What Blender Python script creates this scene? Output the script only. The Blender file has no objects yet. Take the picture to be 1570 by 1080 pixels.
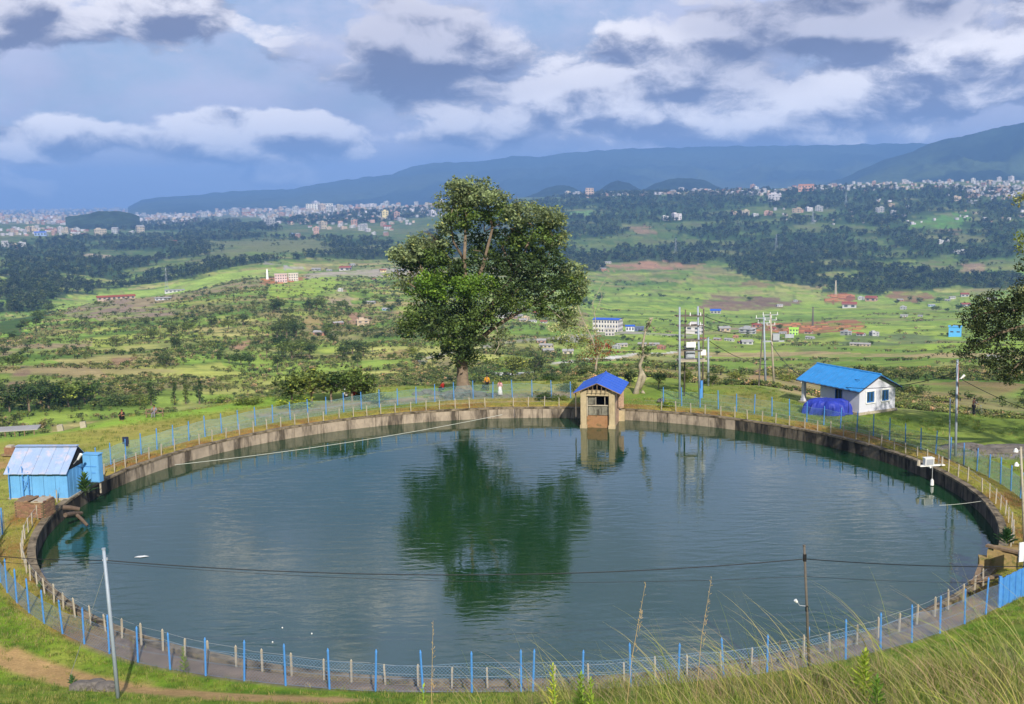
import bpy, math, random
import numpy as np
from math import radians as R, sin, cos, pi, atan2, hypot
from mathutils import Vector, Matrix

rnd = random.Random(7)
rng = np.random.default_rng(11)
sc = bpy.context.scene
col = sc.collection

# ------------------------------------------------------------------ camera
EYE = 20.0
FPX, YH, ROLL = 1740.0, 297.0, R(-1.0)
PITCH = math.atan((540 - YH) / FPX)
cam_d = bpy.data.cameras.new('camera')
cam = bpy.data.objects.new('camera', cam_d)
col.objects.link(cam)
cam_d.sensor_width = 36.0
cam_d.lens = 36.0 * FPX / 1570.0
cam_d.clip_start = 0.1
cam_d.clip_end = 60000
_f = Vector((0, cos(PITCH), -sin(PITCH)))
_u = Vector((0, sin(PITCH), cos(PITCH)))
_r = Vector((1, 0, 0))
_x = _r * cos(ROLL) + _u * sin(ROLL)
_y = -_r * sin(ROLL) + _u * cos(ROLL)
_m = Matrix((_x, _y, -_f)).transposed().to_4x4()
_m.translation = Vector((0, 0, EYE))
cam.matrix_world = _m
sc.camera = cam

# ------------------------------------------------------------------ light
SUN_EL, SUN_ROT = R(33), R(167)
sc.view_settings.view_transform = 'Standard'
sc.view_settings.look = 'None'
sc.view_settings.gamma = 1
sc.view_settings.exposure = 0.5
sc.view_settings.use_curve_mapping = False
sc.cycles.use_denoising = True
sc.cycles.max_bounces = 6
sc.cycles.diffuse_bounces = 2
sc.cycles.glossy_bounces = 3
sc.cycles.transmission_bounces = 3
sc.cycles.volume_bounces = 0
sc.cycles.transparent_max_bounces = 8

sun_d = bpy.data.lights.new('sun', 'SUN')
sun_d.energy = 4.6
sun_d.angle = R(0.6)
sun_d.color = (1.0, 0.93, 0.82)
sun = bpy.data.objects.new('sun', sun_d)
col.objects.link(sun)
SD = Vector((sin(SUN_ROT) * cos(SUN_EL), cos(SUN_ROT) * cos(SUN_EL), sin(SUN_EL)))
sun.rotation_euler = SD.to_track_quat('Z', 'Y').to_euler()
sun.location = SD * 500

W = bpy.data.worlds.new('World')
sc.world = W
W.use_nodes = True


def world_sky():
    nt = W.node_tree
    nt.nodes.clear()
    N, L = nt.nodes.new, nt.links.new

    def val(x):
        return x
    def mt(op, a, b=None, c=None, clamp=False):
        n = N('ShaderNodeMath'); n.operation = op; n.use_clamp = clamp
        for i, s in enumerate((a, b, c)):
            if s is None: continue
            if isinstance(s, (int, float)): n.inputs[i].default_value = s
            else: L(s, n.inputs[i])
        return n.outputs[0]
    def mr(v, a, b, c=0.0, d=1.0, smooth=True):
        n = N('ShaderNodeMapRange'); n.interpolation_type = 'SMOOTHSTEP' if smooth else 'LINEAR'
        L(v, n.inputs['Value'])
        n.inputs['From Min'].default_value = a; n.inputs['From Max'].default_value = b
        n.inputs['To Min'].default_value = c; n.inputs['To Max'].default_value = d
        return n.outputs['Result']
    def mixc(f, a, b):
        n = N('ShaderNodeMix'); n.data_type = 'RGBA'; n.clamp_factor = True
        if isinstance(f, float): n.inputs[0].default_value = f
        else: L(f, n.inputs[0])
        for s, i in ((a, 6), (b, 7)):
            if isinstance(s, tuple): n.inputs[i].default_value = (*s, 1)
            else: L(s, n.inputs[i])
        return n.outputs[2]

    tc = N('ShaderNodeTexCoord')
    sky = N('ShaderNodeTexSky'); sky.sky_type = 'NISHITA'; sky.sun_disc = False
    sky.sun_elevation = SUN_EL; sky.sun_rotation = SUN_ROT
    sky.altitude = 1300; sky.air_density = 1.0; sky.dust_density = 0.6; sky.ozone_density = 2.0
    sep = N('ShaderNodeSeparateXYZ'); L(tc.outputs['Generated'], sep.inputs[0])
    X, Y, Z = sep.outputs
    az = mt('ARCTAN2', X, Y)
    el = mt('ARCSINE', Z)
    U = mt('MULTIPLY', az, 17.4)       # hundredths of a radian-ish: one unit is 3.3 degrees
    V = mt('MULTIPLY', el, 17.4)
    cmb = N('ShaderNodeCombineXYZ')
    L(X, cmb.inputs[0]); L(Y, cmb.inputs[1]); L(mt('MULTIPLY', Z, 1.9), cmb.inputs[2])
    P = cmb.outputs[0]

    def noise(vec, scale, detail, rough, dist=0.0, off=(0, 0, 0)):
        a = N('ShaderNodeVectorMath'); a.operation = 'ADD'; L(vec, a.inputs[0]); a.inputs[1].default_value = off
        n = N('ShaderNodeTexNoise'); n.noise_dimensions = '3D'
        L(a.outputs[0], n.inputs['Vector'])
        n.inputs['Scale'].default_value = scale; n.inputs['Detail'].default_value = detail
        n.inputs['Roughness'].default_value = rough; n.inputs['Distortion'].default_value = dist
        return n.outputs['Fac']

    # cloud banks: (bearing, height, half width, half height, weight, darkness)
    banks = [(-7.3, 2.55, 1.2, 0.50, .40, .55), (-4.75, 2.55, 1.1, .55, .46, .40), (-1.25, 2.10, 1.1, .50, .44, .80), (1.5, 1.95, 1.4, .42, .36, .25),
             (5.0, 2.35, 2.0, .45, .38, .85), (6.9, 1.45, 2.0, .45, .42, .05), (3.4, 1.05, 1.7, .36, .44, .0), (5.6, 1.35, 1.4, .36, .30, .25), (1.4, 1.02, 1.1, .30, .30, .15), (-.7, .92, 1.2, .30, .30, .25),
             (-6.4, .90, 1.9, .30, .40, .05), (-4.25, 1.02, .7, .34, .36, .12), (-2.9, .85, .9, .34, .34, .15), (8.6, 2.3, 1.2, .7, .30, .3), (0.2, 1.45, 2.6, .20, .18, .45), (3.0, 1.70, 1.2, .25, .22, .8)]
    def noise3(vec, scale, detail, rough):
        n = N('ShaderNodeTexNoise'); L(vec, n.inputs['Vector'])
        n.inputs['Scale'].default_value = scale; n.inputs['Detail'].default_value = detail; n.inputs['Roughness'].default_value = rough
        q = N('ShaderNodeSeparateColor'); L(n.outputs['Color'], q.inputs[0])
        return n.outputs['Color'], q.outputs[0], q.outputs[1], q.outputs[2]
    wc, w1, w2, w3 = noise3(P, 11, 3, .55)
    U2 = mt('ADD', U, mt('MULTIPLY', mt('SUBTRACT', w1, .5), 2.4))
    V2 = mt('ADD', V, mt('MULTIPLY', mt('SUBTRACT', w2, .5), 1.0))
    pw = N('ShaderNodeVectorMath'); pw.operation = 'MULTIPLY_ADD'; L(wc, pw.inputs[0]); pw.inputs[1].default_value = (.06, .06, .06); L(P, pw.inputs[2])
    PW = pw.outputs[0]

    def field(dz, det):
        a = N('ShaderNodeVectorMath'); a.operation = 'ADD'; L(PW, a.inputs[0]); a.inputs[1].default_value = (0, 0, dz)
        big = noise(a.outputs[0], 7.0, det, .66)
        vor = N('ShaderNodeTexVoronoi'); vor.feature = 'F1'
        L(a.outputs[0], vor.inputs['Vector']); vor.inputs['Scale'].default_value = 15
        return mt('ADD', big, mt('MULTIPLY', mt('SUBTRACT', .42, vor.outputs['Distance']), .26))

    bias = None; sv = None; dk = None
    for (u, v, ru, rv, w, t) in banks:
        a = mt('DIVIDE', mt('SUBTRACT', U2, u), ru)
        b = mt('DIVIDE', mt('SUBTRACT', V2, v), rv)
        d = mt('ADD', mt('MULTIPLY', a, a), mt('MULTIPLY', b, b))
        g = mt('MULTIPLY', mt('EXPONENT', mt('MULTIPLY', d, -1.0)), w)
        bias = g if bias is None else mt('ADD', bias, g)
        q = mt('MULTIPLY', g, mt('ADD', b, 0.0)); sv = q if sv is None else mt('ADD', sv, q)
        q = mt('MULTIPLY', g, t); dk = q if dk is None else mt('ADD', dk, q)
    bias_s = mt('ADD', bias, .02)
    sv = mt('DIVIDE', sv, bias_s); dk = mt('DIVIDE', dk, bias_s)
    f0 = field(0, 9); d1 = field(.030, 2)
    d0 = mt('ADD', f0, bias)
    cover = mr(d0, .535, .66)
    top = mt('SUBTRACT', f0, d1)
    lit = mr(mt('ADD', top, mt('MULTIPLY', sv, .10)), -.12, .10)
    skyc = N('ShaderNodeHueSaturation'); L(sky.outputs[0], skyc.inputs['Color'])
    skyc.inputs['Saturation'].default_value = 1.28; skyc.inputs['Value'].default_value = .60
    vc, v1, v2, v3 = noise3(P, 7, 7, .6)
    veil = mt('MULTIPLY', mr(v1, .30, .58, .35, 1.0), mr(V, 2.8, 3.8, 1, .55))
    base = mixc(veil, skyc.outputs[0], (4.8, 5.0, 6.4))
    sheet = mt('MULTIPLY', mt('MULTIPLY', mr(U2, -4.2, .0, .35, 1), mr(V2, 2.7, 1.7, 0, 1)), mr(v2, .28, .52, .35, 1))
    base = mixc(mt('MULTIPLY', sheet, .9), base, mixc(mr(v3, .36, .62), (2.5, 2.8, 4.0), (4.9, 4.9, 6.0)))
    deck = mt('MULTIPLY', mr(V, 2.9, 4.2, 0, 1), mr(v2, .42, .64))
    base = mixc(mt('MULTIPLY', deck, .75), base, (4.6, 5.7, 8.8))
    white = (10.2, 9.7, 9.6)
    grey = (1.7, 1.85, 2.8)
    shade = mixc(lit, grey, white)
    shade = mixc(mt('MULTIPLY', dk, .9), shade, mixc(lit, (1.0, 1.1, 1.8), (3.2, 3.2, 4.1)))
    withc = mixc(mt('MULTIPLY', cover, .94), base, shade)
    low = mr(el, -.01, .036, .7, 0)
    withc = mixc(low, withc, (2.9, 3.5, 5.1))
    bg = N('ShaderNodeBackground'); bg.inputs['Strength'].default_value = 0.10
    L(withc, bg.inputs['Color'])
    out = N('ShaderNodeOutputWorld'); L(bg.outputs[0], out.inputs[0])


world_sky()

# ------------------------------------------------------------------ helpers
def lin(r, g, b, k=1.0):
    f = lambda c: (c / 12.92 if c <= .04045 else ((c + .055) / 1.055) ** 2.4)
    return (f(r / 255) * k, f(g / 255) * k, f(b / 255) * k)


def ray(px, py):
    u, v = px - 785, py - 540
    c, s = cos(ROLL), sin(ROLL)
    u, v = c * u + s * v, -s * u + c * v
    return Vector((u, FPX * cos(PITCH) - v * sin(PITCH), -FPX * sin(PITCH) - v * cos(PITCH)))


def hit_z(px, py, z=0.0):
    d = ray(px, py)
    t = (z - EYE) / d.z
    return Vector((d.x * t, d.y * t, z))


def hit_d(px, py, D):
    d = ray(px, py)
    t = D / d.y
    return Vector((d.x * t, D, EYE + d.z * t))


CX, CY = 0.13, 75.2
RIM, WATER = 30.3, -1.05


def polar(ang, r, z=0.0):
    a = R(ang)
    return Vector((CX + r * sin(a), CY + r * cos(a), z))


# --- smooth value noise, vectorised
_perm = rng.random((256, 256))


def vn(x, y):
    xi = np.floor(x).astype(int); yi = np.floor(y).astype(int)
    fx = x - xi; fy = y - yi
    fx = fx * fx * (3 - 2 * fx); fy = fy * fy * (3 - 2 * fy)
    a = _perm[xi & 255, yi & 255]; b = _perm[(xi + 1) & 255, yi & 255]
    c = _perm[xi & 255, (yi + 1) & 255]; d = _perm[(xi + 1) & 255, (yi + 1) & 255]
    return (a * (1 - fx) + b * fx) * (1 - fy) + (c * (1 - fx) + d * fx) * fy


def fbm(x, y, s, o=4, seed=0):
    v = 0; a = .5; t = 0
    x = x / s + seed * 17.3; y = y / s + seed * 9.1
    for i in range(o):
        v = v + a * vn(x, y); t += a
        x = x * 2.03 + 5.1; y = y * 2.03 + 1.7; a *= .5
    return v / t


# --- the lie of the land: for nine bearings, distance -> height (given as height or as the row where it shows)
cols_px = [0, 200, 400, 600, 785, 950, 1150, 1350, 1570]
H = 'z'
prof = [
    [(106, H, 0), (135, H, -8), (200, H, -30), (350, 603), (600, 530), (950, 492), (1300, H, -105), (1500, 470), (3000, 385), (4500, 352), (7000, 336), (20000, H, -110)],
    [(112, H, 0), (150, H, -12), (220, H, -32), (350, 598), (600, 530), (1000, 468), (1150, 456), (1600, H, -118), (2000, 436), (3000, 385), (4500, 354), (7000, 336), (20000, H, -110)],
    [(118, H, 0), (160, H, -12), (350, 600), (600, 520), (1000, 450), (1300, 430), (1700, 424), (3000, 372), (4500, 345), (7000, 326), (20000, H, -110)],
    [(120, H, 0), (170, H, -10), (350, 575), (600, 520), (1000, 458), (1500, 425), (2200, 400), (3000, 368), (4500, 336), (6000, 317), (20000, H, -110)],
    [(121, H, 0), (170, H, -9), (400, 560), (700, 515), (1100, 480), (1700, 440), (2400, 388), (3200, 345), (4500, 312), (6000, 303), (9000, H, -60), (20000, H, -110)],
    [(119, H, 0), (200, H, -11), (400, 552), (700, 528), (1100, 500), (1600, 470), (2000, 432), (2600, 388), (3500, 328), (4500, 300), (5200, 297), (7000, H, -60), (20000, H, -110)],
    [(117, H, 0), (200, H, -12), (300, 572), (500, 552), (800, 528), (1200, 502), (1700, 470), (2100, 430), (2700, 382), (3500, 326), (4500, 293), (5200, 290), (7000, H, -60), (20000, H, -110)],
    [(108, H, 0), (200, H, -15), (300, 567), (500, 548), (800, 525), (1200, 498), (1750, 467), (2150, 430), (2700, 380), (3500, 326), (4500, 284), (5200, 281), (7000, H, -60), (20000, H, -110)],
    [(106, H, 0), (200, H, -16), (300, 565), (500, 545), (800, 522), (1200, 495), (1750, 466), (2150, 428), (2700, 378), (3500, 322), (4500, 283), (5200, 276), (7000, H, -60), (20000, H, -110)],
]
_lnD = np.linspace(math.log(60), math.log(20000), 400)
_tab = []; _az = []
for p_, kn in zip(cols_px, prof):
    ds = [60]; zs = [0]
    for k in kn:
        if k[1] == H: z = k[2]
        else:
            d = ray(p_, k[1]); z = EYE + k[0] * d.z / hypot(d.x, d.y)
        ds.append(k[0]); zs.append(z)
    row = np.interp(_lnD, np.log(ds), zs)
    ker = np.array([1, 2, 3, 2, 1]) / 9.0
    row2 = np.convolve(np.pad(row, 2, mode='edge'), ker, 'valid')
    _tab.append(row2)
    d = ray(p_, 500); _az.append(atan2(d.x, d.y))
_tab = np.array(_tab); _az = np.array(_az)


def hill_z(x, y):
    foot = np.where(x > 0, 0.012 * x * x, 0.004 * x * x)
    foot = np.clip(foot, 0, 14)
    yy = y - foot * np.clip((y - 10) / 25, 0, 1)
    k = np.interp(x, [-1.5, 0.2], [.30, .19])
    z = np.interp(yy, [-3000, -200, -40, -5, 0, 10, 20, 30, 38, 43, 46], [700, 110, 34, 19.6, 18.4, 14.6, 10.0, 5.5, 1.9, .35, 0])
    near = 18.4 - k * y
    w = np.clip((y + 2) / 2, 0, 1) * np.clip((8.5 - y) / 2.5, 0, 1)
    return z * (1 - w) + near * w


def T(x, y, detail=True):
    x = np.asarray(x, float); y = np.asarray(y, float)
    D = np.maximum(np.hypot(x, y), 1); a = np.arctan2(x, y)
    ai = np.interp(a, _az, np.arange(len(_az)))
    i0 = np.clip(np.floor(ai).astype(int), 0, len(_az) - 2); fa = ai - i0
    fa = fa * fa * (3 - 2 * fa)
    li = np.interp(np.log(D), _lnD, np.arange(len(_lnD)))
    j0 = np.clip(np.floor(li).astype(int), 0, len(_lnD) - 2); fj = li - j0
    z = ((_tab[i0, j0] * (1 - fa) + _tab[i0 + 1, j0] * fa) * (1 - fj) + (_tab[i0, j0 + 1] * (1 - fa) + _tab[i0 + 1, j0 + 1] * fa) * fj)
    z = np.where(y < 60, hill_z(x, y), z)
    r = np.hypot(x - CX, y - CY)
    if detail:
        amp = np.clip((D - 125) / 300, 0, 1)
        z = z + amp * (fbm(x, y, 120, 4, 1) - .5) * np.interp(D, [100, 600, 2500, 5000], [4, 9, 14, 14])
        z = z + (1 - amp) * (fbm(x, y, 6, 3, 2) - .5) * .35 * np.clip((r - 33) / 4, 0, 1)
    return z


def tz(x, y):
    return float(T(np.array([x]), np.array([y]))[0])


_dm = np.exp(np.linspace(math.log(30), math.log(18000), 2500))


def on_ground(px, py):
    """where a line of sight meets the land"""
    d = ray(px, py); h = hypot(d.x, d.y)
    x = _dm * d.x / h; y = _dm * d.y / h; zz = EYE + _dm * d.z / h
    t = T(x, y)
    k = np.argmax(t >= zz) if (t >= zz).any() else len(_dm) - 1
    if k > 0 and (t[k] >= zz[k]):
        a, b = zz[k - 1] - t[k - 1], t[k] - zz[k]
        f = a / max(a + b, 1e-6)
        return Vector((x[k - 1] + (x[k] - x[k - 1]) * f, y[k - 1] + (y[k] - y[k - 1]) * f, t[k - 1] + (t[k] - t[k - 1]) * f))
    return Vector((x[k], y[k], t[k]))


# --- materials
MATS = {}


def mat(name, c=(.5, .5, .5), rough=.8, var=.15, scale=3.0, metal=0.0, bump=0.0, spec=.3, streak=0.0, dirt=None, objcol=False, bscale=None, corr=None):
    m = bpy.data.materials.new(name); m.use_nodes = True
    nt = m.node_tree; N, L = nt.nodes.new, nt.links.new
    b = nt.nodes['Principled BSDF']
    b.inputs['Roughness'].default_value = rough; b.inputs['Metallic'].default_value = metal
    b.inputs['Specular IOR Level'].default_value = spec
    tc = N('ShaderNodeTexCoord')
    nz = N('ShaderNodeTexNoise'); nz.inputs['Scale'].default_value = scale; nz.inputs['Detail'].default_value = 6
    nz.inputs['Roughness'].default_value = .65
    L(tc.outputs['Object'], nz.inputs['Vector'])
    rmp = N('ShaderNodeMapRange'); rmp.inputs['From Min'].default_value = .3; rmp.inputs['From Max'].default_value = .7
    rmp.inputs['To Min'].default_value = 1 - var; rmp.inputs['To Max'].default_value = 1 + var
    L(nz.outputs['Fac'], rmp.inputs['Value'])
    mul = N('ShaderNodeVectorMath'); mul.operation = 'SCALE'
    L(rmp.outputs['Result'], mul.inputs['Scale'])
    if objcol:
        oi = N('ShaderNodeObjectInfo'); L(oi.outputs['Color'], mul.inputs[0])
    else:
        mul.inputs[0].default_value = c
    cur = mul.outputs[0]
    if dirt:
        mp = N('ShaderNodeMapping'); mp.inputs['Scale'].default_value = (1, 1, .18) if streak else (1, 1, 1)
        L(tc.outputs['Object'], mp.inputs['Vector'])
        n2 = N('ShaderNodeTexNoise'); n2.inputs['Scale'].default_value = dirt[1]; n2.inputs['Detail'].default_value = 7
        n2.inputs['Roughness'].default_value = .7
        L(mp.outputs[0], n2.inputs['Vector'])
        r2 = N('ShaderNodeMapRange'); r2.inputs['From Min'].default_value = dirt[2]; r2.inputs['From Max'].default_value = dirt[2] + .14
        L(n2.outputs['Fac'], r2.inputs['Value'])
        mx = N('ShaderNodeMix'); mx.data_type = 'RGBA'
        L(r2.outputs['Result'], mx.inputs[0]); L(cur, mx.inputs[6]); mx.inputs[7].default_value = (*dirt[0], 1)
        cur = mx.outputs[2]
    L(cur, b.inputs['Base Color'])
    if bump:
        bp = N('ShaderNodeBump'); bp.inputs['Strength'].default_value = bump; bp.inputs['Distance'].default_value = .03
        nb = N('ShaderNodeTexNoise'); nb.inputs['Scale'].default_value = bscale or scale * 4; nb.inputs['Detail'].default_value = 4
        L(tc.outputs['Object'], nb.inputs['Vector']); L(nb.outputs['Fac'], bp.inputs['Height']); L(bp.outputs[0], b.inputs['Normal'])
    MATS[name] = m
    return m


def leaf_mat(name, transl=.35, hue=.04, val=.35):
    m = bpy.data.materials.new(name); m.use_nodes = True
    nt = m.node_tree; nt.nodes.clear(); N, L = nt.nodes.new, nt.links.new
    at = N('ShaderNodeAttribute'); at.attribute_name = 'tint'
    oi = N('ShaderNodeObjectInfo')
    hs = N('ShaderNodeHueSaturation')
    a = N('ShaderNodeMapRange'); L(oi.outputs['Random'], a.inputs['Value']); a.inputs['To Min'].default_value = .5 - hue; a.inputs['To Max'].default_value = .5 + hue * .6
    b = N('ShaderNodeMapRange'); L(oi.outputs['Random'], b.inputs['Value']); b.inputs['To Min'].default_value = 1 + val; b.inputs['To Max'].default_value = 1 - val
    L(a.outputs[0], hs.inputs['Hue']); L(b.outputs[0], hs.inputs['Value']); L(at.outputs['Color'], hs.inputs['Color'])
    df = N('ShaderNodeBsdfPrincipled'); L(hs.outputs[0], df.inputs['Base Color']); df.inputs['Roughness'].default_value = .55
    df.inputs['Specular IOR Level'].default_value = .25
    tr = N('ShaderNodeBsdfTranslucent'); L(hs.outputs[0], tr.inputs['Color'])
    mx = N('ShaderNodeMixShader'); mx.inputs[0].default_value = transl
    L(df.outputs[0], mx.inputs[1]); L(tr.outputs[0], mx.inputs[2])
    o = N('ShaderNodeOutputMaterial'); L(mx.outputs[0], o.inputs[0])
    return m


M_ = {
    'leaf': leaf_mat('foliage'),
    'forest': leaf_mat('far_foliage', .25, .05, .50),
    'grass': leaf_mat('grass_blade', .4, .05, .35),
    'bark': mat('bark', lin(120, 105, 88), .9, .35, 2.5, bump=.6),
    'pale_bark': mat('pale_bark', lin(150, 140, 120), .85, .3, 3, bump=.5),
    'concrete': mat('concrete', lin(150, 137, 120), .9, .25, 1.2, bump=.4, dirt=(lin(74, 66, 56), .8, .46), streak=1),
    'concrete_clean': mat('concrete_clean', lin(165, 156, 138), .85, .15, 2.5, bump=.3, dirt=(lin(110, 98, 80), 3, .56)),
    'coping': mat('coping', lin(120, 108, 88), .95, .4, 1.6, bump=.6, dirt=(lin(58, 50, 36), 1.2, .48)),
    'pole': mat('pole_steel', lin(150, 160, 172), .55, .12, 2, metal=.15),
    'dark_pole': mat('weathered_pole', lin(95, 88, 80), .8, .25, 3),
    'blue_paint': mat('blue_paint', lin(72, 132, 196), .6, .15, 4, dirt=(lin(90, 110, 130), 7, .64)),
    'blue_wall': mat('blue_wall', lin(100, 160, 208), .6, .10, 1.2, dirt=(lin(125, 168, 200), 2.2, .60)),
    'hut_roof': mat('hut_roof', lin(148, 168, 198), .5, .10, 1.0, metal=.1, dirt=(lin(182, 178, 190), 1.3, .52)),
    'royal_roof': mat('royal_blue_sheet', lin(38, 88, 190), .45, .10, 1.5, spec=.4, dirt=(lin(60, 115, 205), 2.0, .62)),
    'sky_roof': mat('sky_blue_sheet', lin(48, 132, 196), .45, .12, 1.5, spec=.4, dirt=(lin(85, 165, 220), 1.8, .6)),
    'white_wall': mat('whitewash', lin(192, 193, 203), .85, .06, 1.2, dirt=(lin(165, 160, 155), 1.4, .6), bump=.2),
    'window_blue': mat('window_blue', lin(45, 105, 165), .5, .1, 3),
    'glass_dark': mat('dark_glass', lin(40, 60, 80), .15, .1, 3, spec=.5),
    'tarp': mat('tarpaulin', lin(36, 52, 150), .55, .25, 2, spec=.3, bump=.9, bscale=3, dirt=(lin(70, 90, 180), 2.2, .58)),
    'brick': mat('old_brick', lin(145, 108, 84), .9, .35, 4, objcol=True, dirt=(lin(92, 88, 66), 3, .52)),
    'wood': mat('old_wood', lin(125, 105, 82), .85, .3, 4),
    'dark': mat('dark_interior', lin(30, 28, 26), .9, .2, 2),
    'cable': mat('cable', lin(28, 30, 34), .6, .1, 2),
    'white_paint': mat('white_paint', lin(222, 222, 218), .6, .06, 3, dirt=(lin(160, 155, 145), 5, .6)),
    'rope': mat('rope', lin(178, 180, 170), .7, .1, 3),
    'rock': mat('rock', lin(104, 98, 92), .9, .35, 1.3, bump=.7, dirt=(lin(70, 66, 58), 2, .52)),
    'net_blue': mat('net_wire_blue', lin(110, 140, 175), .6, .1, 3),
    'net_green': mat('net_wire_green', lin(120, 158, 160), .6, .1, 3),
    'wall_any': mat('house_wall', rough=.85, var=.08, scale=.15, objcol=True),
    'win_far': mat('far_window', lin(70, 75, 85), .5, .1, 2),
    'roof_grey': mat('roof_grey', lin(150, 148, 146), .8, .15, .3),
    'roof_rust': mat('rusty_roof', lin(140, 75, 60), .8, .2, .2),
    'kiln': mat('kiln_brick', lin(165, 112, 78), .9, .25, .1, dirt=(lin(160, 130, 105), .08, .52)),
    'steel': mat('galvanised_steel', lin(165, 170, 178), .5, .1, 2, metal=.3),
    'skin': mat('skin', lin(150, 100, 75), .6, .05, 5),
    'hair': mat('hair', lin(22, 18, 16), .6, .1, 8),
    'cl_red': mat('red_cloth', lin(150, 35, 30), .85, .1, 8),
    'cl_yellow': mat('yellow_cloth', lin(195, 140, 25), .85, .1, 8),
    'cl_pink': mat('pink_cloth', lin(215, 150, 155), .85, .1, 8),
    'cl_white': mat('white_cloth', lin(225, 222, 220), .85, .05, 8),
    'cl_black': mat('black_cloth', lin(25, 25, 30), .85, .1, 8),
    'cl_dark': mat('dark_blue_cloth', lin(35, 42, 65), .85, .1, 8),
    'cl_grey': mat('grey_cloth', lin(120, 118, 125), .85, .1, 8),
    'cl_tan': mat('tan_cloth', lin(160, 130, 100), .85, .1, 8),
    'rubber': mat('rubber', lin(28, 28, 30), .7, .1, 8),
    'green_paint': mat('lime_paint', lin(160, 215, 70), .8, .06, .5),
}


def tag(o, label=None, cat=None, group=None, kind=None):
    if label: o['label'] = label
    if cat: o['category'] = cat
    if group: o['group'] = group
    if kind: o['kind'] = kind
    return o


def empty(name, loc, rz=0, label=None, cat=None, group=None):
    o = bpy.data.objects.new(name, None); col.objects.link(o)
    o.empty_display_size = .3
    o.location = loc; o.rotation_euler = (0, 0, rz)
    return tag(o, label, cat, group)


class MB:
    def __init__(s): s.v = []; s.f = []; s.mi = []
    def face(s, pts, mi=0):
        i = len(s.v); s.v += [tuple(p) for p in pts]; s.f.append(tuple(range(i, i + len(pts)))); s.mi.append(mi)
        return s
    def box(s, c, d, rz=0, mi=0, rot=None):
        """c centre, d full size"""
        i = len(s.v)
        m = rot or Matrix.Rotation(rz, 3, 'Z')
        for z in (-.5, .5):
            for x, y in ((-.5, -.5), (.5, -.5), (.5, .5), (-.5, .5)):
                s.v.append(tuple(Vector(c) + m @ Vector((x * d[0], y * d[1], z * d[2]))))
        for f in ((0, 3, 2, 1), (4, 5, 6, 7), (0, 1, 5, 4), (1, 2, 6, 5), (2, 3, 7, 6), (3, 0, 4, 7)):
            s.f.append(tuple(i + k for k in f)); s.mi.append(mi)
        return s
    def tube(s, pts, rad, n=6, cap=True, mi=0):
        pts = [Vector(p) for p in pts]
        if not hasattr(rad, '__len__'): rad = [rad] * len(pts)
        i0 = len(s.v)
        prev = None
        for k, p in enumerate(pts):
            t = (pts[min(k + 1, len(pts) - 1)] - pts[max(k - 1, 0)])
            if t.length < 1e-6: t = Vector((0, 0, 1))
            t.normalize()
            if prev is None:
                a = t.cross(Vector((0, 0, 1)) if abs(t.z) < .9 else Vector((1, 0, 0))).normalized()
            else:
                a = (prev - t * prev.dot(t)).normalized()
            prev = a; b = t.cross(a)
            for q in range(n):
                w = 2 * pi * q / n
                s.v.append(tuple(p + (a * cos(w) + b * sin(w)) * rad[k]))
        for k in range(len(pts) - 1):
            for q in range(n):
                s.f.append((i0 + k * n + q, i0 + k * n + (q + 1) % n, i0 + (k + 1) * n + (q + 1) % n, i0 + (k + 1) * n + q)); s.mi.append(mi)
        if cap:
            s.f.append(tuple(i0 + q for q in range(n))[::-1]); s.mi.append(mi)
            s.f.append(tuple(i0 + (len(pts) - 1) * n + q for q in range(n))); s.mi.append(mi)
        return s
    def build(s, name, mats, parent=None, loc=None, smooth=False, rz=0):
        me = bpy.data.meshes.new(name)
        me.from_pydata(s.v, [], s.f)
        if not isinstance(mats, (list, tuple)): mats = [mats]
        for m in mats: me.materials.append(m)
        me.polygons.foreach_set('material_index', s.mi)
        if smooth: me.polygons.foreach_set('use_smooth', [True] * len(s.f))
        me.update()
        o = bpy.data.objects.new(name, me); col.objects.link(o)
        if parent: o.parent = parent
        if loc is not None: o.location = loc
        if rz: o.rotation_euler = (0, 0, rz)
        return o


def inst(o, name=None, loc=None, rz=None, scale=None, parent=None):
    c = o.copy(); col.objects.link(c)
    if name: c.name = name
    if loc is not None: c.location = loc
    if rz is not None: c.rotation_euler = (0, 0, rz)
    if scale is not None: c.scale = scale
    if parent is not None: c.parent = parent
    return c


def np_mesh(name, v, f, mats, tint=None, smooth=False, mi=None):
    """v (n,3), f (m,3|4)"""
    me = bpy.data.meshes.new(name)
    k = f.shape[1]
    me.vertices.add(len(v)); me.vertices.foreach_set('co', np.asarray(v, np.float32).ravel())
    me.loops.add(f.size); me.loops.foreach_set('vertex_index', f.astype(np.int32).ravel())
    me.polygons.add(len(f)); me.polygons.foreach_set('loop_start', np.arange(0, f.size, k, dtype=np.int32))
    try: me.polygons.foreach_set('loop_total', np.full(len(f), k, np.int32))
    except Exception: pass
    if smooth: me.polygons.foreach_set('use_smooth', np.ones(len(f), bool))
    for m in (mats if isinstance(mats, (list, tuple)) else [mats]): me.materials.append(m)
    if mi is not None: me.polygons.foreach_set('material_index', mi.astype(np.int32))
    me.update(calc_edges=True)
    if tint is not None:
        a = me.color_attributes.new('tint', 'FLOAT_COLOR', 'POINT')
        c = np.ones((len(v), 4), np.float32); c[:, :3] = tint
        a.data.foreach_set('color', c.ravel())
    me.validate()
    return me


def mesh_obj(me, name, parent=None, loc=None):
    o = bpy.data.objects.new(name, me); col.objects.link(o)
    if parent: o.parent = parent
    if loc is not None: o.location = loc
    return o


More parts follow.
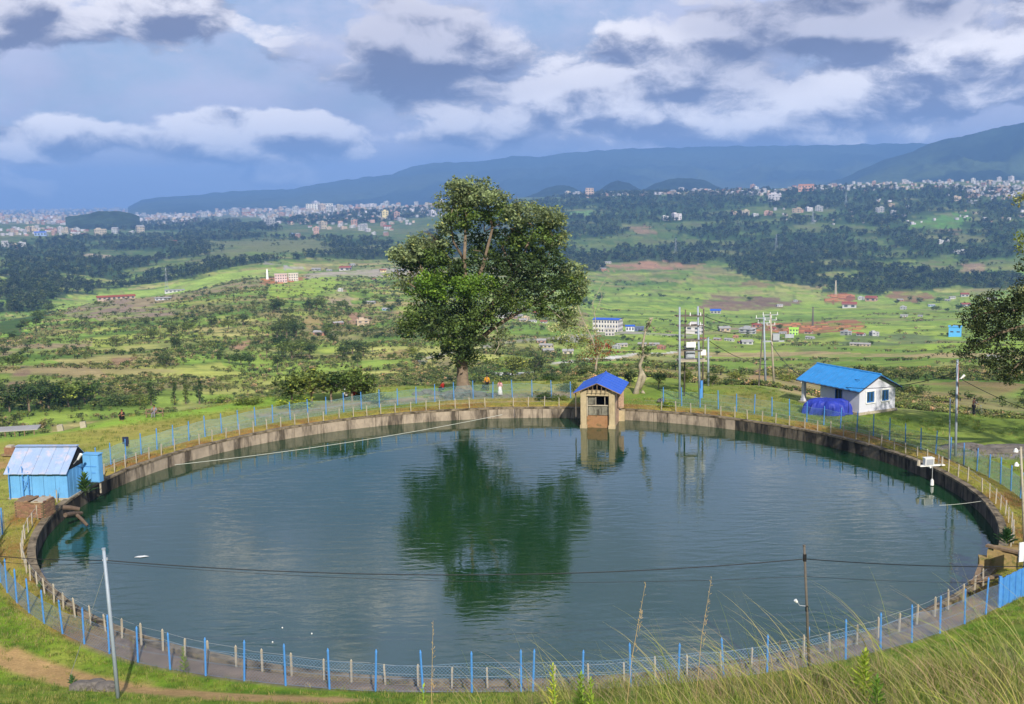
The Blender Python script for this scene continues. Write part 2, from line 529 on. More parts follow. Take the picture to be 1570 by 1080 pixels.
# --- foliage
def leaves(centres, size, tint, up=.5, aspect=.55, jit=.3):
    """rhombic leaf faces at the given points"""
    n = len(centres)
    nrm = rng.normal(size=(n, 3)); nrm /= np.linalg.norm(nrm, axis=1)[:, None]
    nrm[:, 2] = np.abs(nrm[:, 2]) + up; nrm /= np.linalg.norm(nrm, axis=1)[:, None]
    a = np.cross(nrm, rng.normal(size=(n, 3))); a /= np.linalg.norm(a, axis=1)[:, None]
    b = np.cross(nrm, a)
    s = (size * (1 + jit * rng.uniform(-1, 1, n)))[:, None]
    fold = nrm * s * .12
    v = np.stack([centres - a * s * .5, centres - b * s * aspect * .5 + fold, centres + a * s * .5, centres + b * s * aspect * .5 + fold], 1).reshape(-1, 3)
    f = np.arange(4 * n).reshape(n, 4)
    t = np.repeat(tint, 4, 0)
    return v, f, t


def crown_points(lobes, clump_r=.8, per=26, dens=1.0):
    """lobes: (centre, radii, clumps, base colour)"""
    P = []; C = []
    for (c, r, nc, colr) in lobes:
        nc = max(3, int(nc * dens))
        d = rng.normal(size=(nc, 3)); d /= np.linalg.norm(d, axis=1)[:, None]
        rad = np.where(rng.random(nc) < .72, rng.uniform(.75, 1.05, nc), rng.uniform(.25, .8, nc))
        cc = np.array(c) + d * np.array(r) * rad[:, None]
        k = per
        off = rng.normal(size=(nc, k, 3)) * clump_r * np.array([.5, .5, .33])
        P.append((cc[:, None, :] + off).reshape(-1, 3))
        base = np.array(colr)[None, :] * rng.uniform(.65, 1.4, (nc, 1))
        cl = np.repeat(base, k, 0) * rng.uniform(.75, 1.3, (nc * k, 1))
        yel = rng.random(nc * k) < .06
        cl[yel] = cl[yel] * np.array([2.0, 1.6, 1.2])
        C.append(cl)
    return np.concatenate(P), np.concatenate(C)


def limb(mb, p0, p1, r0, r1, wob=.08, n=6, seg=5):
    p0, p1 = Vector(p0), Vector(p1); L = (p1 - p0).length
    pts = []; rad = []
    for i in range(seg + 1):
        t = i / seg
        p = p0.lerp(p1, t)
        if 0 < i < seg: p += Vector((rnd.uniform(-1, 1), rnd.uniform(-1, 1), rnd.uniform(-.6, .8))) * wob * L
        pts.append(p); rad.append(r0 + (r1 - r0) * t)
    mb.tube(pts, rad, n)
    return pts


def generic_tree(kind, h, spread, colr, nleaf, leafsize, seed, matk='leaf'):
    global rng
    keep = rng; rng = np.random.default_rng(seed); rr = random.Random(seed)
    lobes = []
    if kind == 'round':
        for i in range(7):
            a = rr.uniform(0, 2 * pi); q = spread * rr.uniform(.2, .55)
            lobes.append(((cos(a) * q, sin(a) * q, h * rr.uniform(.42, .82)), (spread * rr.uniform(.35, .55), spread * rr.uniform(.35, .55), h * rr.uniform(.14, .24)), 10, colr))
    elif kind == 'tall':
        for i in range(7):
            t = i / 6
            lobes.append(((rr.uniform(-.2, .2) * spread, rr.uniform(-.2, .2) * spread, h * (.25 + .68 * t)), (spread * (.6 - .4 * t), spread * (.6 - .4 * t), h * .11), 9, colr))
    else:
        for i in range(6):
            a = rr.uniform(0, 2 * pi); q = spread * rr.uniform(.2, .6)
            lobes.append(((cos(a) * q, sin(a) * q, h * rr.uniform(.3, .6)), (spread * rr.uniform(.35, .55), spread * rr.uniform(.35, .55), h * rr.uniform(.25, .4)), 10, colr))
    per = max(4, nleaf // (len(lobes) * 10))
    P, C = crown_points(lobes, spread * .22, per)
    P[:, 2] = np.maximum(P[:, 2], .05)
    v, f, t = leaves(P, np.full(len(P), leafsize), C, up=.6, aspect=.75)
    crown = np_mesh('crown', v, f, M_[matk], t)
    rng = keep
    mb = MB()
    mb.tube([(0, 0, -.5), (0, 0, h * .3), (spread * .05, 0, h * .6)], [h * .035, h * .025, h * .01], 5)
    if kind == 'round':
        for i in range(4):
            a = rr.uniform(0, 6.28)
            mb.tube([(0, 0, h * .28), (cos(a) * spread * .4, sin(a) * spread * .4, h * .6)], [h * .018, h * .006], 4)
    me = bpy.data.meshes.new('trunk'); me.from_pydata(mb.v, [], mb.f); me.materials.append(M_['bark'])
    return crown, me


def scatter(name, pts, scl, rot, protos, label, cat, pick=None):
    """points mesh with instances of a few source meshes, for what nobody could count"""
    me = bpy.data.meshes.new(name)
    me.from_pydata([tuple(p) for p in pts], [], [])
    a = me.attributes.new('size', 'FLOAT', 'POINT'); a.data.foreach_set('value', np.asarray(scl, np.float32))
    b = me.attributes.new('turn', 'FLOAT_VECTOR', 'POINT'); b.data.foreach_set('vector', np.asarray(rot, np.float32).ravel())
    if pick is None: pick = rng.integers(0, len(protos), len(pts))
    c = me.attributes.new('pick', 'INT', 'POINT'); c.data.foreach_set('value', np.asarray(pick, np.int32))
    o = mesh_obj(me, name)
    cl = bpy.data.collections.new(name + '_kinds')
    for i, pm in enumerate(protos):
        po = bpy.data.objects.new('%s_kind_%02d' % (name, i), pm); cl.objects.link(po)
    ng = bpy.data.node_groups.new(name, 'GeometryNodeTree')
    ng.interface.new_socket('Geometry', in_out='INPUT', socket_type='NodeSocketGeometry')
    ng.interface.new_socket('Geometry', in_out='OUTPUT', socket_type='NodeSocketGeometry')
    N, L = ng.nodes.new, ng.links.new
    gi, go = N('NodeGroupInput'), N('NodeGroupOutput')
    ci = N('GeometryNodeCollectionInfo'); ci.inputs['Collection'].default_value = cl
    ci.inputs['Separate Children'].default_value = True; ci.inputs['Reset Children'].default_value = True
    ip = N('GeometryNodeInstanceOnPoints'); ip.inputs['Pick Instance'].default_value = True
    def na(n, t):
        x = N('GeometryNodeInputNamedAttribute'); x.data_type = t; x.inputs['Name'].default_value = n
        return next(s for s in x.outputs if s.enabled and s.name == 'Attribute')
    L(gi.outputs[0], ip.inputs['Points']); L(ci.outputs[0], ip.inputs['Instance'])
    L(na('pick', 'INT'), ip.inputs['Instance Index'])
    L(na('turn', 'FLOAT_VECTOR'), ip.inputs['Rotation'])
    L(na('size', 'FLOAT'), ip.inputs['Scale'])
    L(ip.outputs[0], go.inputs[0])
    md = o.modifiers.new('scatter', 'NODES'); md.node_group = ng
    return tag(o, label, cat, kind='stuff')


#SECTION_LAND
# ------------------------------------------------------------------ land cover, mapped on the ground
def poly_xy(px):
    q = [on_ground(a, b) for a, b in px]
    return np.array([(p.x, p.y) for p in q])


def inside(poly, x, y):
    r = np.zeros(x.shape, bool)
    n = len(poly); j = n - 1
    for i in range(n):
        xi, yi = poly[i]; xj, yj = poly[j]
        if yi != yj:
            r ^= ((yi > y) != (yj > y)) & (x < (xj - xi) * (y - yi) / (yj - yi) + xi)
        j = i
    return r


K = .80
FOREST = [poly_xy(p) for p in [
    [(0, 478), (40, 470), (80, 458), (140, 448), (200, 445), (250, 436), (330, 418), (420, 402), (500, 396), (610, 396), (640, 372), (560, 366), (430, 366), (330, 356), (230, 362), (120, 366), (0, 378)],
    [(0, 520), (20, 518), (60, 492), (80, 470), (40, 468), (0, 470)],
    [(640, 400), (860, 392), (860, 345), (700, 345), (640, 365)],
    [(860, 420), (940, 405), (1000, 398), (1060, 408), (1100, 398), (1130, 420), (1190, 432), (1260, 446), (1330, 452), (1400, 448), (1470, 440), (1570, 446), (1570, 292), (1400, 287), (1200, 292), (1050, 297), (860, 302)],
    [(430, 345), (560, 345), (640, 335), (860, 330), (860, 308), (700, 318), (620, 320), (500, 330), (430, 336)],
    [(150, 344), (300, 338), (420, 345), (420, 358), (150, 352)],
]]
CLEAR = [poly_xy(p) for p in [
    [(195, 432), (235, 420), (310, 405), (300, 396), (250, 400), (200, 418)],
    [(330, 402), (430, 396), (520, 388), (500, 368), (400, 366), (330, 372)],
    [(130, 392), (255, 396), (255, 388), (130, 382)],
    [(1385, 350), (1400, 336), (1490, 320), (1495, 336), (1480, 352), (1430, 356)],
    [(865, 332), (865, 322), (910, 322), (912, 332)],
    [(950, 372), (1050, 366), (1060, 352), (960, 350)],
    [(1120, 330), (1290, 334), (1290, 322), (1120, 318)],
    [(1300, 372), (1350, 378), (1360, 366), (1300, 362)],
    [(1470, 420), (1520, 424), (1510, 402), (1475, 400)],
    [(950, 352), (1200, 342), (1200, 336), (950, 342)],
    [(870, 385), (1080, 372), (1080, 362), (870, 366)],
    [(1240, 350), (1330, 358), (1330, 346), (1240, 340)],
    [(1400, 362), (1500, 372), (1500, 364), (1400, 356)],
    [(1420, 400), (1460, 404), (1460, 392), (1420, 390)],
    [(600, 385), (860, 378), (860, 362), (600, 366)],
]]
# plain patches: rows of (outline, colour, edge softness in share of distance)
g = lambda r, gg, b: lin(r, gg, b, K)
PATCH = [
    ([(80, 468), (150, 450), (300, 430), (420, 412), (480, 412), (400, 425), (300, 445), (160, 462), (85, 478)], g(170, 195, 85)),
    ([(0, 520), (18, 516), (70, 495), (60, 488), (0, 492)], g(150, 185, 70)),
    ([(100, 476), (155, 462), (240, 468), (300, 480), (150, 490), (100, 486)], g(160, 140, 118)),
    ([(195, 460), (260, 452), (330, 440), (400, 428), (400, 440), (300, 455), (200, 472)], g(165, 148, 110)),
    ([(0, 532), (60, 528), (150, 522), (140, 532), (50, 540), (0, 548)], g(170, 152, 112)),
    ([(160, 560), (185, 545), (210, 548), (190, 562)], g(165, 135, 100)),
    ([(0, 620), (20, 575), (45, 560), (45, 575), (25, 620)], g(150, 125, 100)),
    ([(345, 535), (380, 518), (388, 522), (360, 545), (340, 545)], g(180, 145, 110)),
    ([(466, 505), (466, 485), (492, 482), (492, 505)], g(170, 150, 95)),
    ([(530, 498), (540, 478), (570, 485), (565, 500)], g(175, 140, 110)),
    ([(500, 465), (520, 440), (540, 455), (535, 468)], g(185, 165, 130)),
    ([(580, 545), (620, 535), (625, 548), (590, 552)], g(168, 150, 95)),
    ([(672, 575), (672, 548), (690, 548), (700, 575)], g(150, 140, 95)),
    ([(400, 437), (400, 428), (470, 424), (470, 434)], g(180, 130, 90)),
    ([(410, 460), (410, 440), (510, 424), (520, 440), (480, 452)], g(165, 190, 75)),
    # town street band
    ([(470, 420), (560, 412), (640, 416), (690, 430), (620, 428), (560, 424), (470, 428)], g(190, 178, 155)),
    ([(400, 404), (440, 414), (470, 412), (440, 408), (405, 400)], g(180, 172, 160)),
    ([(120, 392), (190, 398), (258, 398), (258, 394), (190, 393), (125, 389)], g(185, 170, 140)),
    # right side scars and terraces
    ([(885, 414), (890, 405), (960, 402), (1080, 400), (1080, 410), (960, 414)], g(178, 138, 105)),
    ([(860, 398), (1000, 393), (1100, 396), (1000, 400), (860, 402)], g(135, 135, 85)),
    ([(1070, 472), (1090, 452), (1160, 455), (1230, 462), (1190, 474), (1120, 476)], g(142, 118, 92)),
    ([(1160, 440), (1120, 440), (1160, 428), (1180, 440)], g(150, 135, 85)),
    ([(1240, 440), (1230, 420), (1250, 425), (1280, 442)], g(172, 145, 105)),
    ([(1265, 458), (1270, 448), (1310, 452), (1310, 462), (1275, 468)], g(160, 105, 75)),
    ([(1355, 455), (1370, 446), (1420, 448), (1435, 456), (1400, 464)], g(160, 125, 88)),
    ([(1150, 502), (1200, 494), (1260, 492), (1320, 492), (1325, 504), (1250, 512), (1190, 512), (1150, 510)], g(172, 120, 80)),
    ([(1475, 418), (1480, 402), (1510, 405), (1510, 420)], g(165, 140, 108)),
    ([(1170, 378), (1190, 370), (1240, 376), (1240, 386), (1180, 386)], g(155, 140, 95)),
    ([(1290, 385), (1290, 372), (1330, 378), (1330, 386)], g(150, 122, 88)),
    ([(960, 350), (990, 346), (1010, 358), (990, 362)], g(155, 130, 98)),
    ([(1120, 350), (1130, 344), (1150, 352), (1130, 356)], g(150, 132, 98)),
    ([(1430, 358), (1450, 348), (1480, 352), (1470, 362)], g(140, 122, 88)),
    ([(1395, 350), (1405, 338), (1488, 323), (1488, 336), (1470, 350)], g(105, 150, 62)),
    ([(866, 331), (866, 324), (908, 323), (908, 331)], g(120, 155, 85)),
    # valley road and bare strips
    ([(850, 562), (960, 550), (1040, 545), (1180, 547), (1400, 548), (1570, 552), (1570, 545), (1400, 542), (1200, 540), (1040, 539), (960, 546), (850, 556)], g(185, 165, 115)),
    ([(846, 560), (880, 556), (960, 547), (1040, 541), (1040, 538), (960, 543), (880, 552), (846, 557)], g(225, 220, 205)),
    ([(745, 574), (790, 576), (820, 573), (820, 570), (790, 572), (745, 571)], g(225, 222, 210)),
    ([(640, 560), (740, 535), (830, 522), (960, 512), (1060, 518), (1060, 514), (960, 508), (830, 518), (735, 530), (640, 552)], g(175, 170, 150)),
    ([(1150, 590), (1150, 565), (1165, 558), (1175, 575), (1180, 592)], g(172, 135, 105)),
    ([(1180, 600), (1220, 575), (1240, 560), (1260, 590), (1240, 606)], g(165, 140, 112)),
    ([(1400, 612), (1410, 590), (1480, 585), (1570, 588), (1570, 606), (1470, 612)], g(150, 132, 88)),
    ([(1170, 505), (1100, 506), (1130, 500), (1170, 500)], g(165, 150, 115)),
    ([(1280, 532), (1300, 512), (1400, 512), (1450, 520), (1380, 530)], g(118, 135, 80)),
    # gentle tan strips
    ([(720, 600), (850, 578), (870, 590), (860, 602), (740, 606)], g(168, 152, 95)),
    ([(850, 500), (860, 478), (900, 480), (900, 500)], g(160, 145, 95)),
]
PATCH = [(poly_xy(p), c) for p, c in PATCH]


def forest_at(x, y):
    D = np.hypot(x, y)
    w = np.clip(D * .006, 1, 40)
    xx = x + (fbm(x, y, 60, 3, 4) - .5) * 6 * w; yy = y + (fbm(x, y, 60, 3, 5) - .5) * 8 * w
    m = np.zeros(x.shape, bool)
    for p in FOREST: m |= inside(p, xx, yy)
    for p in CLEAR: m &= ~inside(p, xx, yy)
    gaps = fbm(x, y, 110, 4, 8)
    return m & (gaps < .64)


def cover(x, y, z):
    D = np.hypot(x, y); a = np.arctan2(x, y)
    n = x.shape
    c = np.zeros(n + (3,))
    def blend(mask, colour):
        m = np.clip(mask, 0, 1)[..., None]
        c[:] = c * (1 - m) + np.asarray(colour) * m
    # fields: plots along the contour, each with its own crop
    L2 = np.interp(D, [100, 500, 1200, 3000], [7, 15, 30, 60]); L1 = L2 * 4.5
    wx = (fbm(x, y, 90, 3, 11) - .5) * 90; wy = (fbm(x, y, 140, 3, 12) - .5) * 120
    # terraces step with level where the land slopes, with distance where it is flat
    lev = (D + wy) / 24.0 + z / 3.2
    row = np.floor(lev); fr = lev - row
    arc = a * 900 + wx * .9
    cw = 70 + 45 * np.sin(row * 12.9898)
    colm = np.floor(arc / cw + np.sin(row * 78.2) * 5)
    hsh = lambda k: np.abs(np.sin(row * 127.1 + colm * 311.7 + k * 74.7) * 43758.5453) % 1
    h1, h2 = hsh(1), hsh(2)
    right = np.clip((a - R(-4)) / R(9), 0, 1) * np.clip((D - 330) / 250, 0, 1) * np.clip((2000 - D) / 250, 0, 1)
    wild = np.stack([np.interp(h1, [0, .4, .7, .88, 1], k) for k in zip(g(150, 170, 74), g(122, 156, 62), g(176, 186, 84), g(190, 174, 114), g(164, 176, 80))], -1)
    rice = np.stack([np.interp(h1, [0, .35, .7, .93, 1], k) for k in zip(g(156, 180, 64), g(134, 164, 64), g(172, 190, 80), g(116, 146, 60), g(168, 168, 98))], -1)
    c[:] = wild * (1 - right[..., None]) + rice * right[..., None]
    c *= (.80 + .40 * h2)[..., None]
    # bunds between plots
    edge = np.clip(1 - np.minimum(fr, 1 - fr) * 9, 0, 1)
    blend(edge * .62, g(78, 104, 46))
    # scrub patches
    sc_ = fbm(x, y, 70, 5, 3)
    blend(np.clip((sc_ - .55) * 9, 0, 1) * .55 * (1 - right * .75), g(78, 108, 46))
    spot = fbm(x, y, 16, 4, 16)
    blend(np.clip((spot - .60) * 10, 0, 1) * .5 * (1 - right * .8), g(70, 98, 44))
    blend(np.clip((.36 - spot) * 10, 0, 1) * .45 * (1 - right * .8), g(190, 180, 110))
    dry = fbm(x, y, 55, 5, 6)
    blend(np.clip((dry - .60) * 9, 0, 1) * .65 * (1 - right * .7), g(170, 148, 108))
    # past two kilometres the land is mostly scrub and trees
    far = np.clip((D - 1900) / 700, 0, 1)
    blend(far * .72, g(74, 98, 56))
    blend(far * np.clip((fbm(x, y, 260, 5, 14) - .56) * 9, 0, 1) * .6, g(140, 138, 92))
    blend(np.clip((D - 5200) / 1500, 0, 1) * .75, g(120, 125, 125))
    w = np.clip(D * .004, .5, 10)
    xx = x + (fbm(x, y, 14, 3, 4) - .5) * 3 * w; yy = y + (fbm(x, y, 14, 3, 5) - .5) * 3 * w
    for p, k in PATCH:
        m = inside(p, xx, yy)
        if m.any():
            kk = np.asarray(k) * (.8 + .4 * fbm(x, y, 9, 4, 31))[..., None]
            mm = m * (.30 + .70 * np.clip((fbm(x, y, 26, 5, 33) - .36) * 7, 0, 1))
            c[:] = c * (1 - mm[..., None]) + kk * mm[..., None]
    f = forest_at(x, y)
    blend(f * .85, g(58, 84, 40))
    # ---------- the plateau round the reservoir
    r = np.hypot(x - CX, y - CY); ang = np.degrees(np.arctan2(x - CX, y - CY))
    plat = np.clip((np.interp(a, _az, [109, 115, 121, 124, 125, 123, 120, 111, 108]) - D) / 6, 0, 1)
    n1 = fbm(x, y, 9, 5, 21); n2 = fbm(x, y, 3.0, 4, 22)
    gr = np.stack([np.interp(n1, [.3, .45, .6, .75], k) for k in zip(g(120, 145, 58), g(140, 152, 66), g(162, 156, 84), g(178, 150, 96))], -1)
    gr *= (.85 + .3 * n2)[..., None]
    leftd = np.clip((-x - 8) / 15, 0, 1)
    gr = gr * (1 - .5 * leftd[..., None]) + np.asarray(g(165, 158, 78)) * .5 * leftd[..., None]
    rightg = np.clip((x - 18) / 8, 0, 1)
    gr = gr * (1 - .75 * rightg[..., None]) + np.asarray(g(118, 142, 58)) * (.8 + .4 * n2[..., None]) * .75 * rightg[..., None]
    c[:] = c * (1 - plat[..., None]) + gr * plat[..., None]
    # bright young crop on the far left of the plateau
    blend(plat * np.clip((-x - 12) / 10, 0, 1) * np.clip((D - np.interp(x, [-55, -45, -30, -12], [99, 102, 107, 113])) / 2.5, 0, 1), g(140, 172, 66))
    # ochre patch, far left
    blend(plat * np.clip(1 - np.hypot((x + 42) / 9, (y - 84) / 5), 0, 1) * 1.2 * (n2 > .35), g(185, 140, 98))
    # worn strip behind the far fence and round the big tree
    blend(plat * np.clip(1 - np.abs(r - 36.5) / 2.2, 0, 1) * ((ang > -42) & (ang < 9)) * 1.3, g(160, 140, 118))
    # ring between rim and fence
    ring = np.clip((32.9 - r) / .4, 0, 1) * (r < 33)
    nearside = np.clip((np.abs(ang) - 138) / 6, 0, 1)
    grav = np.asarray(g(142, 124, 106)) * (.75 + .5 * fbm(x, y, .8, 4, 41))[..., None]
    rg = np.stack([np.interp(fbm(x, y, 2.2, 4, 42), [.3, .5, .7], k) for k in zip(g(150, 148, 62), g(165, 145, 72), g(150, 112, 62))], -1)
    rc = grav * nearside[..., None] + rg * (1 - nearside[..., None])
    c[:] = c * (1 - ring[..., None]) + rc * ring[..., None]
    # the green verge and the footpath at the foot of the hill
    foot = ((y < 60) & (r > 32.7))
    vg = np.stack([np.interp(fbm(x, y, 1.6, 5, 43), [.3, .5, .7], k) for k in zip(g(96, 132, 36), g(128, 156, 48), g(150, 160, 66))], -1)
    m = foot[..., None] * 1.0
    c[:] = c * (1 - m) + vg * m
    # path: a band whose middle runs from left to the foot of the frame
    pth = PATH_LINE
    dmin = np.full(n, 99.0)
    near = foot & (D < 80)
    if near.any():
        xs, ys = x[near], y[near]; dd = np.full(xs.shape, 99.0)
        for i in range(len(pth) - 1):
            ax, ay = pth[i]; bx, by = pth[i + 1]
            t = np.clip(((xs - ax) * (bx - ax) + (ys - ay) * (by - ay)) / ((bx - ax) ** 2 + (by - ay) ** 2), 0, 1)
            dd = np.minimum(dd, np.hypot(xs - ax - t * (bx - ax), ys - ay - t * (by - ay)))
        dmin[near] = dd
    wob = dmin + (fbm(x, y, 1.1, 3, 51) - .5) * .7
    blend(np.clip((.95 - wob) / .25, 0, 1) * foot, np.asarray(g(190, 156, 104)))
    # slate-grey outcrop and slabs to the right of the fence
    sl = np.hypot((x - 39.5) / 6.0, (y - 83.0) / 1.9) + (n2 - .5) * .9
    blend(np.clip((1 - sl) * 4, 0, 1) * plat, g(150, 145, 145))
    sl2 = np.hypot((x - 34.5) / 2.6, (y - 85.6) / .9) + (n2 - .5) * .8
    blend(np.clip((1 - sl2) * 4, 0, 1) * plat, g(150, 142, 138))
    return np.clip(c, 0.004, 1)


PATH_LINE = [(q.x, q.y) for q in (hit_z(-160, 975), hit_z(0, 1004), hit_z(60, 1030), hit_z(120, 1052), hit_z(180, 1068), hit_z(240, 1080), hit_z(330, 1100), hit_z(520, 1118))]

# ------------------------------------------------------------------ ground sheet
def ground():
    th = np.concatenate([np.arange(-32, 32, .1), np.arange(32, 150, 1.2), np.arange(150, 210, .3), np.arange(210, 328, 1.2)])
    r = [RIM + .42]
    while r[-1] < 50: r.append(r[-1] + .45)
    while r[-1] < 92: r.append(r[-1] + .75)
    while r[-1] < 20000: r.append(r[-1] * 1.0145)
    r = np.array(r)
    TH, RR = np.meshgrid(np.radians(th), r)
    x = CX + RR * np.sin(TH); y = CY + RR * np.cos(TH)
    z = T(x, y)
    z = np.where(RR < 32.5, (fbm(x, y, 1.5, 3, 9) - .5) * .10 - .02, z)
    z[0, :] = -.22
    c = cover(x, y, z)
    nr, nt_ = x.shape
    idx = np.arange(nr * nt_).reshape(nr, nt_)
    a = idx[:-1, :]; b = idx[1:, :]
    a2 = np.roll(a, -1, 1); b2 = np.roll(b, -1, 1)
    f = np.stack([a, a2, b2, b], -1).reshape(-1, 4)[:, ::-1]
    v = np.stack([x, y, z], -1).reshape(-1, 3)
    m = bpy.data.materials.new('ground_cover'); m.use_nodes = True
    nt = m.node_tree; N, L = nt.nodes.new, nt.links.new
    bs = nt.nodes['Principled BSDF']; bs.inputs['Roughness'].default_value = .95; bs.inputs['Specular IOR Level'].default_value = .1
    at = N('ShaderNodeAttribute'); at.attribute_name = 'tint'
    tc = N('ShaderNodeTexCoord')
    cur = at.outputs['Color']
    for s, lo, hi in ((9.0, .72, 1.28), (1.1, .82, 1.18), (.12, .80, 1.20), (.03, .82, 1.18)):
        nz = N('ShaderNodeTexNoise'); nz.inputs['Scale'].default_value = s; nz.inputs['Detail'].default_value = 8; nz.inputs['Roughness'].default_value = .7
        L(tc.outputs['Object'], nz.inputs['Vector'])
        mp = N('ShaderNodeMapRange'); mp.inputs['From Min'].default_value = .3; mp.inputs['From Max'].default_value = .7
        mp.inputs['To Min'].default_value = lo; mp.inputs['To Max'].default_value = hi; L(nz.outputs['Fac'], mp.inputs['Value'])
        sc_ = N('ShaderNodeVectorMath'); sc_.operation = 'SCALE'; L(cur, sc_.inputs[0]); L(mp.outputs[0], sc_.inputs['Scale'])
        cur = sc_.outputs[0]
    L(cur, bs.inputs['Base Color'])
    bp = N('ShaderNodeBump'); bp.inputs['Strength'].default_value = .6; bp.inputs['Distance'].default_value = .12
    nz = N('ShaderNodeTexNoise'); nz.inputs['Scale'].default_value = 2.2; nz.inputs['Detail'].default_value = 9; nz.inputs['Roughness'].default_value = .75
    L(tc.outputs['Object'], nz.inputs['Vector']); L(nz.outputs['Fac'], bp.inputs['Height']); L(bp.outputs[0], bs.inputs['Normal'])
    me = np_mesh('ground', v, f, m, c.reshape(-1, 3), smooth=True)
    tag(mesh_obj(me, 'ground'), kind='structure')


ground()


# ------------------------------------------------------------------ mountains
def mountain(name, ridge, D0, depth, base, colr, rough=.16, seed=1, back=.7, patch=None, natural=1.0):
    xs = [p[0] for p in ridge]; ys = [p[1] for p in ridge]
    pxs = np.arange(xs[0], xs[-1] + .1, 3.0)
    az = []; zt = []
    for p in pxs:
        d = ray(p, float(np.interp(p, xs, ys))); az.append(atan2(d.x, d.y)); zt.append(EYE + D0 * d.z / hypot(d.x, d.y))
    az = np.array(az); zt = np.array(zt)
    t = np.linspace(-1, back, 64)
    A, Tt = np.meshgrid(az, t)
    Dm = D0 + Tt * depth
    x = Dm * np.sin(A); y = Dm * np.cos(A)
    prof_ = np.where(Tt < 0, 1 + Tt, 1 - (Tt / back)) ** 1.0
    prof_ = np.clip(prof_, 0, 1); prof_ = np.where(Tt < 0, prof_ ** 1.15, prof_)
    hgt = np.maximum(zt[None, :] - base, 5) / (D0 / 1.0) * D0
    spur = fbm(A * D0 + Tt * depth * .25, Tt * depth * .5, depth * .22, 6, seed)
    rdg = 1 - np.abs(fbm(A * D0, Tt * depth * .6, depth * .13, 5, seed + 3) - .5) * 2
    z = base + hgt * prof_ * (1 - rough * 3.0 * np.sin(np.clip(prof_, 0, 1) * pi) * (spur - .3)) + hgt * .30 * (rdg - .75) * np.sin(np.clip(prof_, 0, 1) * pi)
    z = z + (fbm(A * D0, Tt * depth, D0 * .008, 4, seed + 9) - .5) * D0 * .0022 * prof_
    z = np.where(prof_ <= 0.001, base - 30, z)
    cc = np.asarray(colr) * (.30 + 1.4 * fbm(x, y, depth * .10, 6, seed + 5))[..., None]
    if patch:
        pm = np.clip((fbm(x, y, depth * .2, 5, seed + 7) - .45) * 7, 0, 1)[..., None] * np.clip(1.25 - prof_, 0, 1)[..., None]
        cc = cc * (1 - pm) + np.asarray(patch) * pm
    nr, nc = x.shape
    idx = np.arange(nr * nc).reshape(nr, nc)
    f = np.stack([idx[:-1, :-1], idx[:-1, 1:], idx[1:, 1:], idx[1:, :-1]], -1).reshape(-1, 4)
    v = np.stack([x, y, z], -1).reshape(-1, 3)
    me = np_mesh(name, v, f, M_['hill'], cc.reshape(-1, 3), smooth=True)
    return tag(mesh_obj(me, name), kind='structure')


def hill_mat():
    m = bpy.data.materials.new('hillside'); m.use_nodes = True
    nt = m.node_tree; N, L = nt.nodes.new, nt.links.new
    bs = nt.nodes['Principled BSDF']; bs.inputs['Roughness'].default_value = .95; bs.inputs['Specular IOR Level'].default_value = .05
    at = N('ShaderNodeAttribute'); at.attribute_name = 'tint'; tc = N('ShaderNodeTexCoord')
    nz = N('ShaderNodeTexNoise'); nz.inputs['Scale'].default_value = .012; nz.inputs['Detail'].default_value = 9; nz.inputs['Roughness'].default_value = .75
    L(tc.outputs['Object'], nz.inputs['Vector'])
    mp = N('ShaderNodeMapRange'); mp.inputs['From Min'].default_value = .3; mp.inputs['From Max'].default_value = .7
    mp.inputs['To Min'].default_value = .6; mp.inputs['To Max'].default_value = 1.4; L(nz.outputs['Fac'], mp.inputs['Value'])
    s = N('ShaderNodeVectorMath'); s.operation = 'SCALE'; L(at.outputs['Color'], s.inputs[0]); L(mp.outputs[0], s.inputs['Scale'])
    L(s.outputs[0], bs.inputs['Base Color'])
    M_['hill'] = m


hill_mat()
dark_green = (.018, .034, .024)
mountain('far_mountain_range', [(196, 318), (215, 308), (240, 303), (320, 297), (380, 292), (450, 290), (480, 283), (520, 277), (560, 272), (600, 267), (630, 257), (660, 250), (690, 249), (720, 248), (760, 244), (785, 239), (830, 240), (860, 236), (950, 228), (1050, 226), (1130, 224), (1250, 223), (1400, 219), (1500, 222), (1640, 225), (1900, 230)],
         12500, 4200, -110, dark_green, seed=3, patch=(.06, .08, .035))
mountain('near_right_mountain', [(1180, 296), (1230, 290), (1290, 274), (1330, 256), (1360, 244), (1400, 232), (1425, 221), (1450, 214), (1480, 208), (1530, 196), (1570, 188), (1640, 178), (1760, 168), (1950, 170)],
         8200, 2600, -70, dark_green, seed=8, patch=(.085, .12, .045))
for s_, rl in ((21, [(800, 304), (822, 297), (840, 288), (855, 284), (872, 285), (888, 292), (905, 302)]),
               (22, [(902, 302), (918, 292), (935, 280), (947, 277), (965, 281), (985, 293), (992, 302)]),
               (23, [(960, 304), (985, 291), (1005, 281), (1030, 275), (1055, 273), (1080, 277), (1105, 288), (1135, 297)])):
    mountain('wooded_hill', rl, 6400, 700, -30, dark_green, seed=s_, rough=.05)
mountain('low_town_hill', [(100, 333), (130, 328), (150, 325), (175, 323), (200, 326), (215, 333)], 5000, 300, -95, (.03, .05, .025), seed=31, rough=.05)


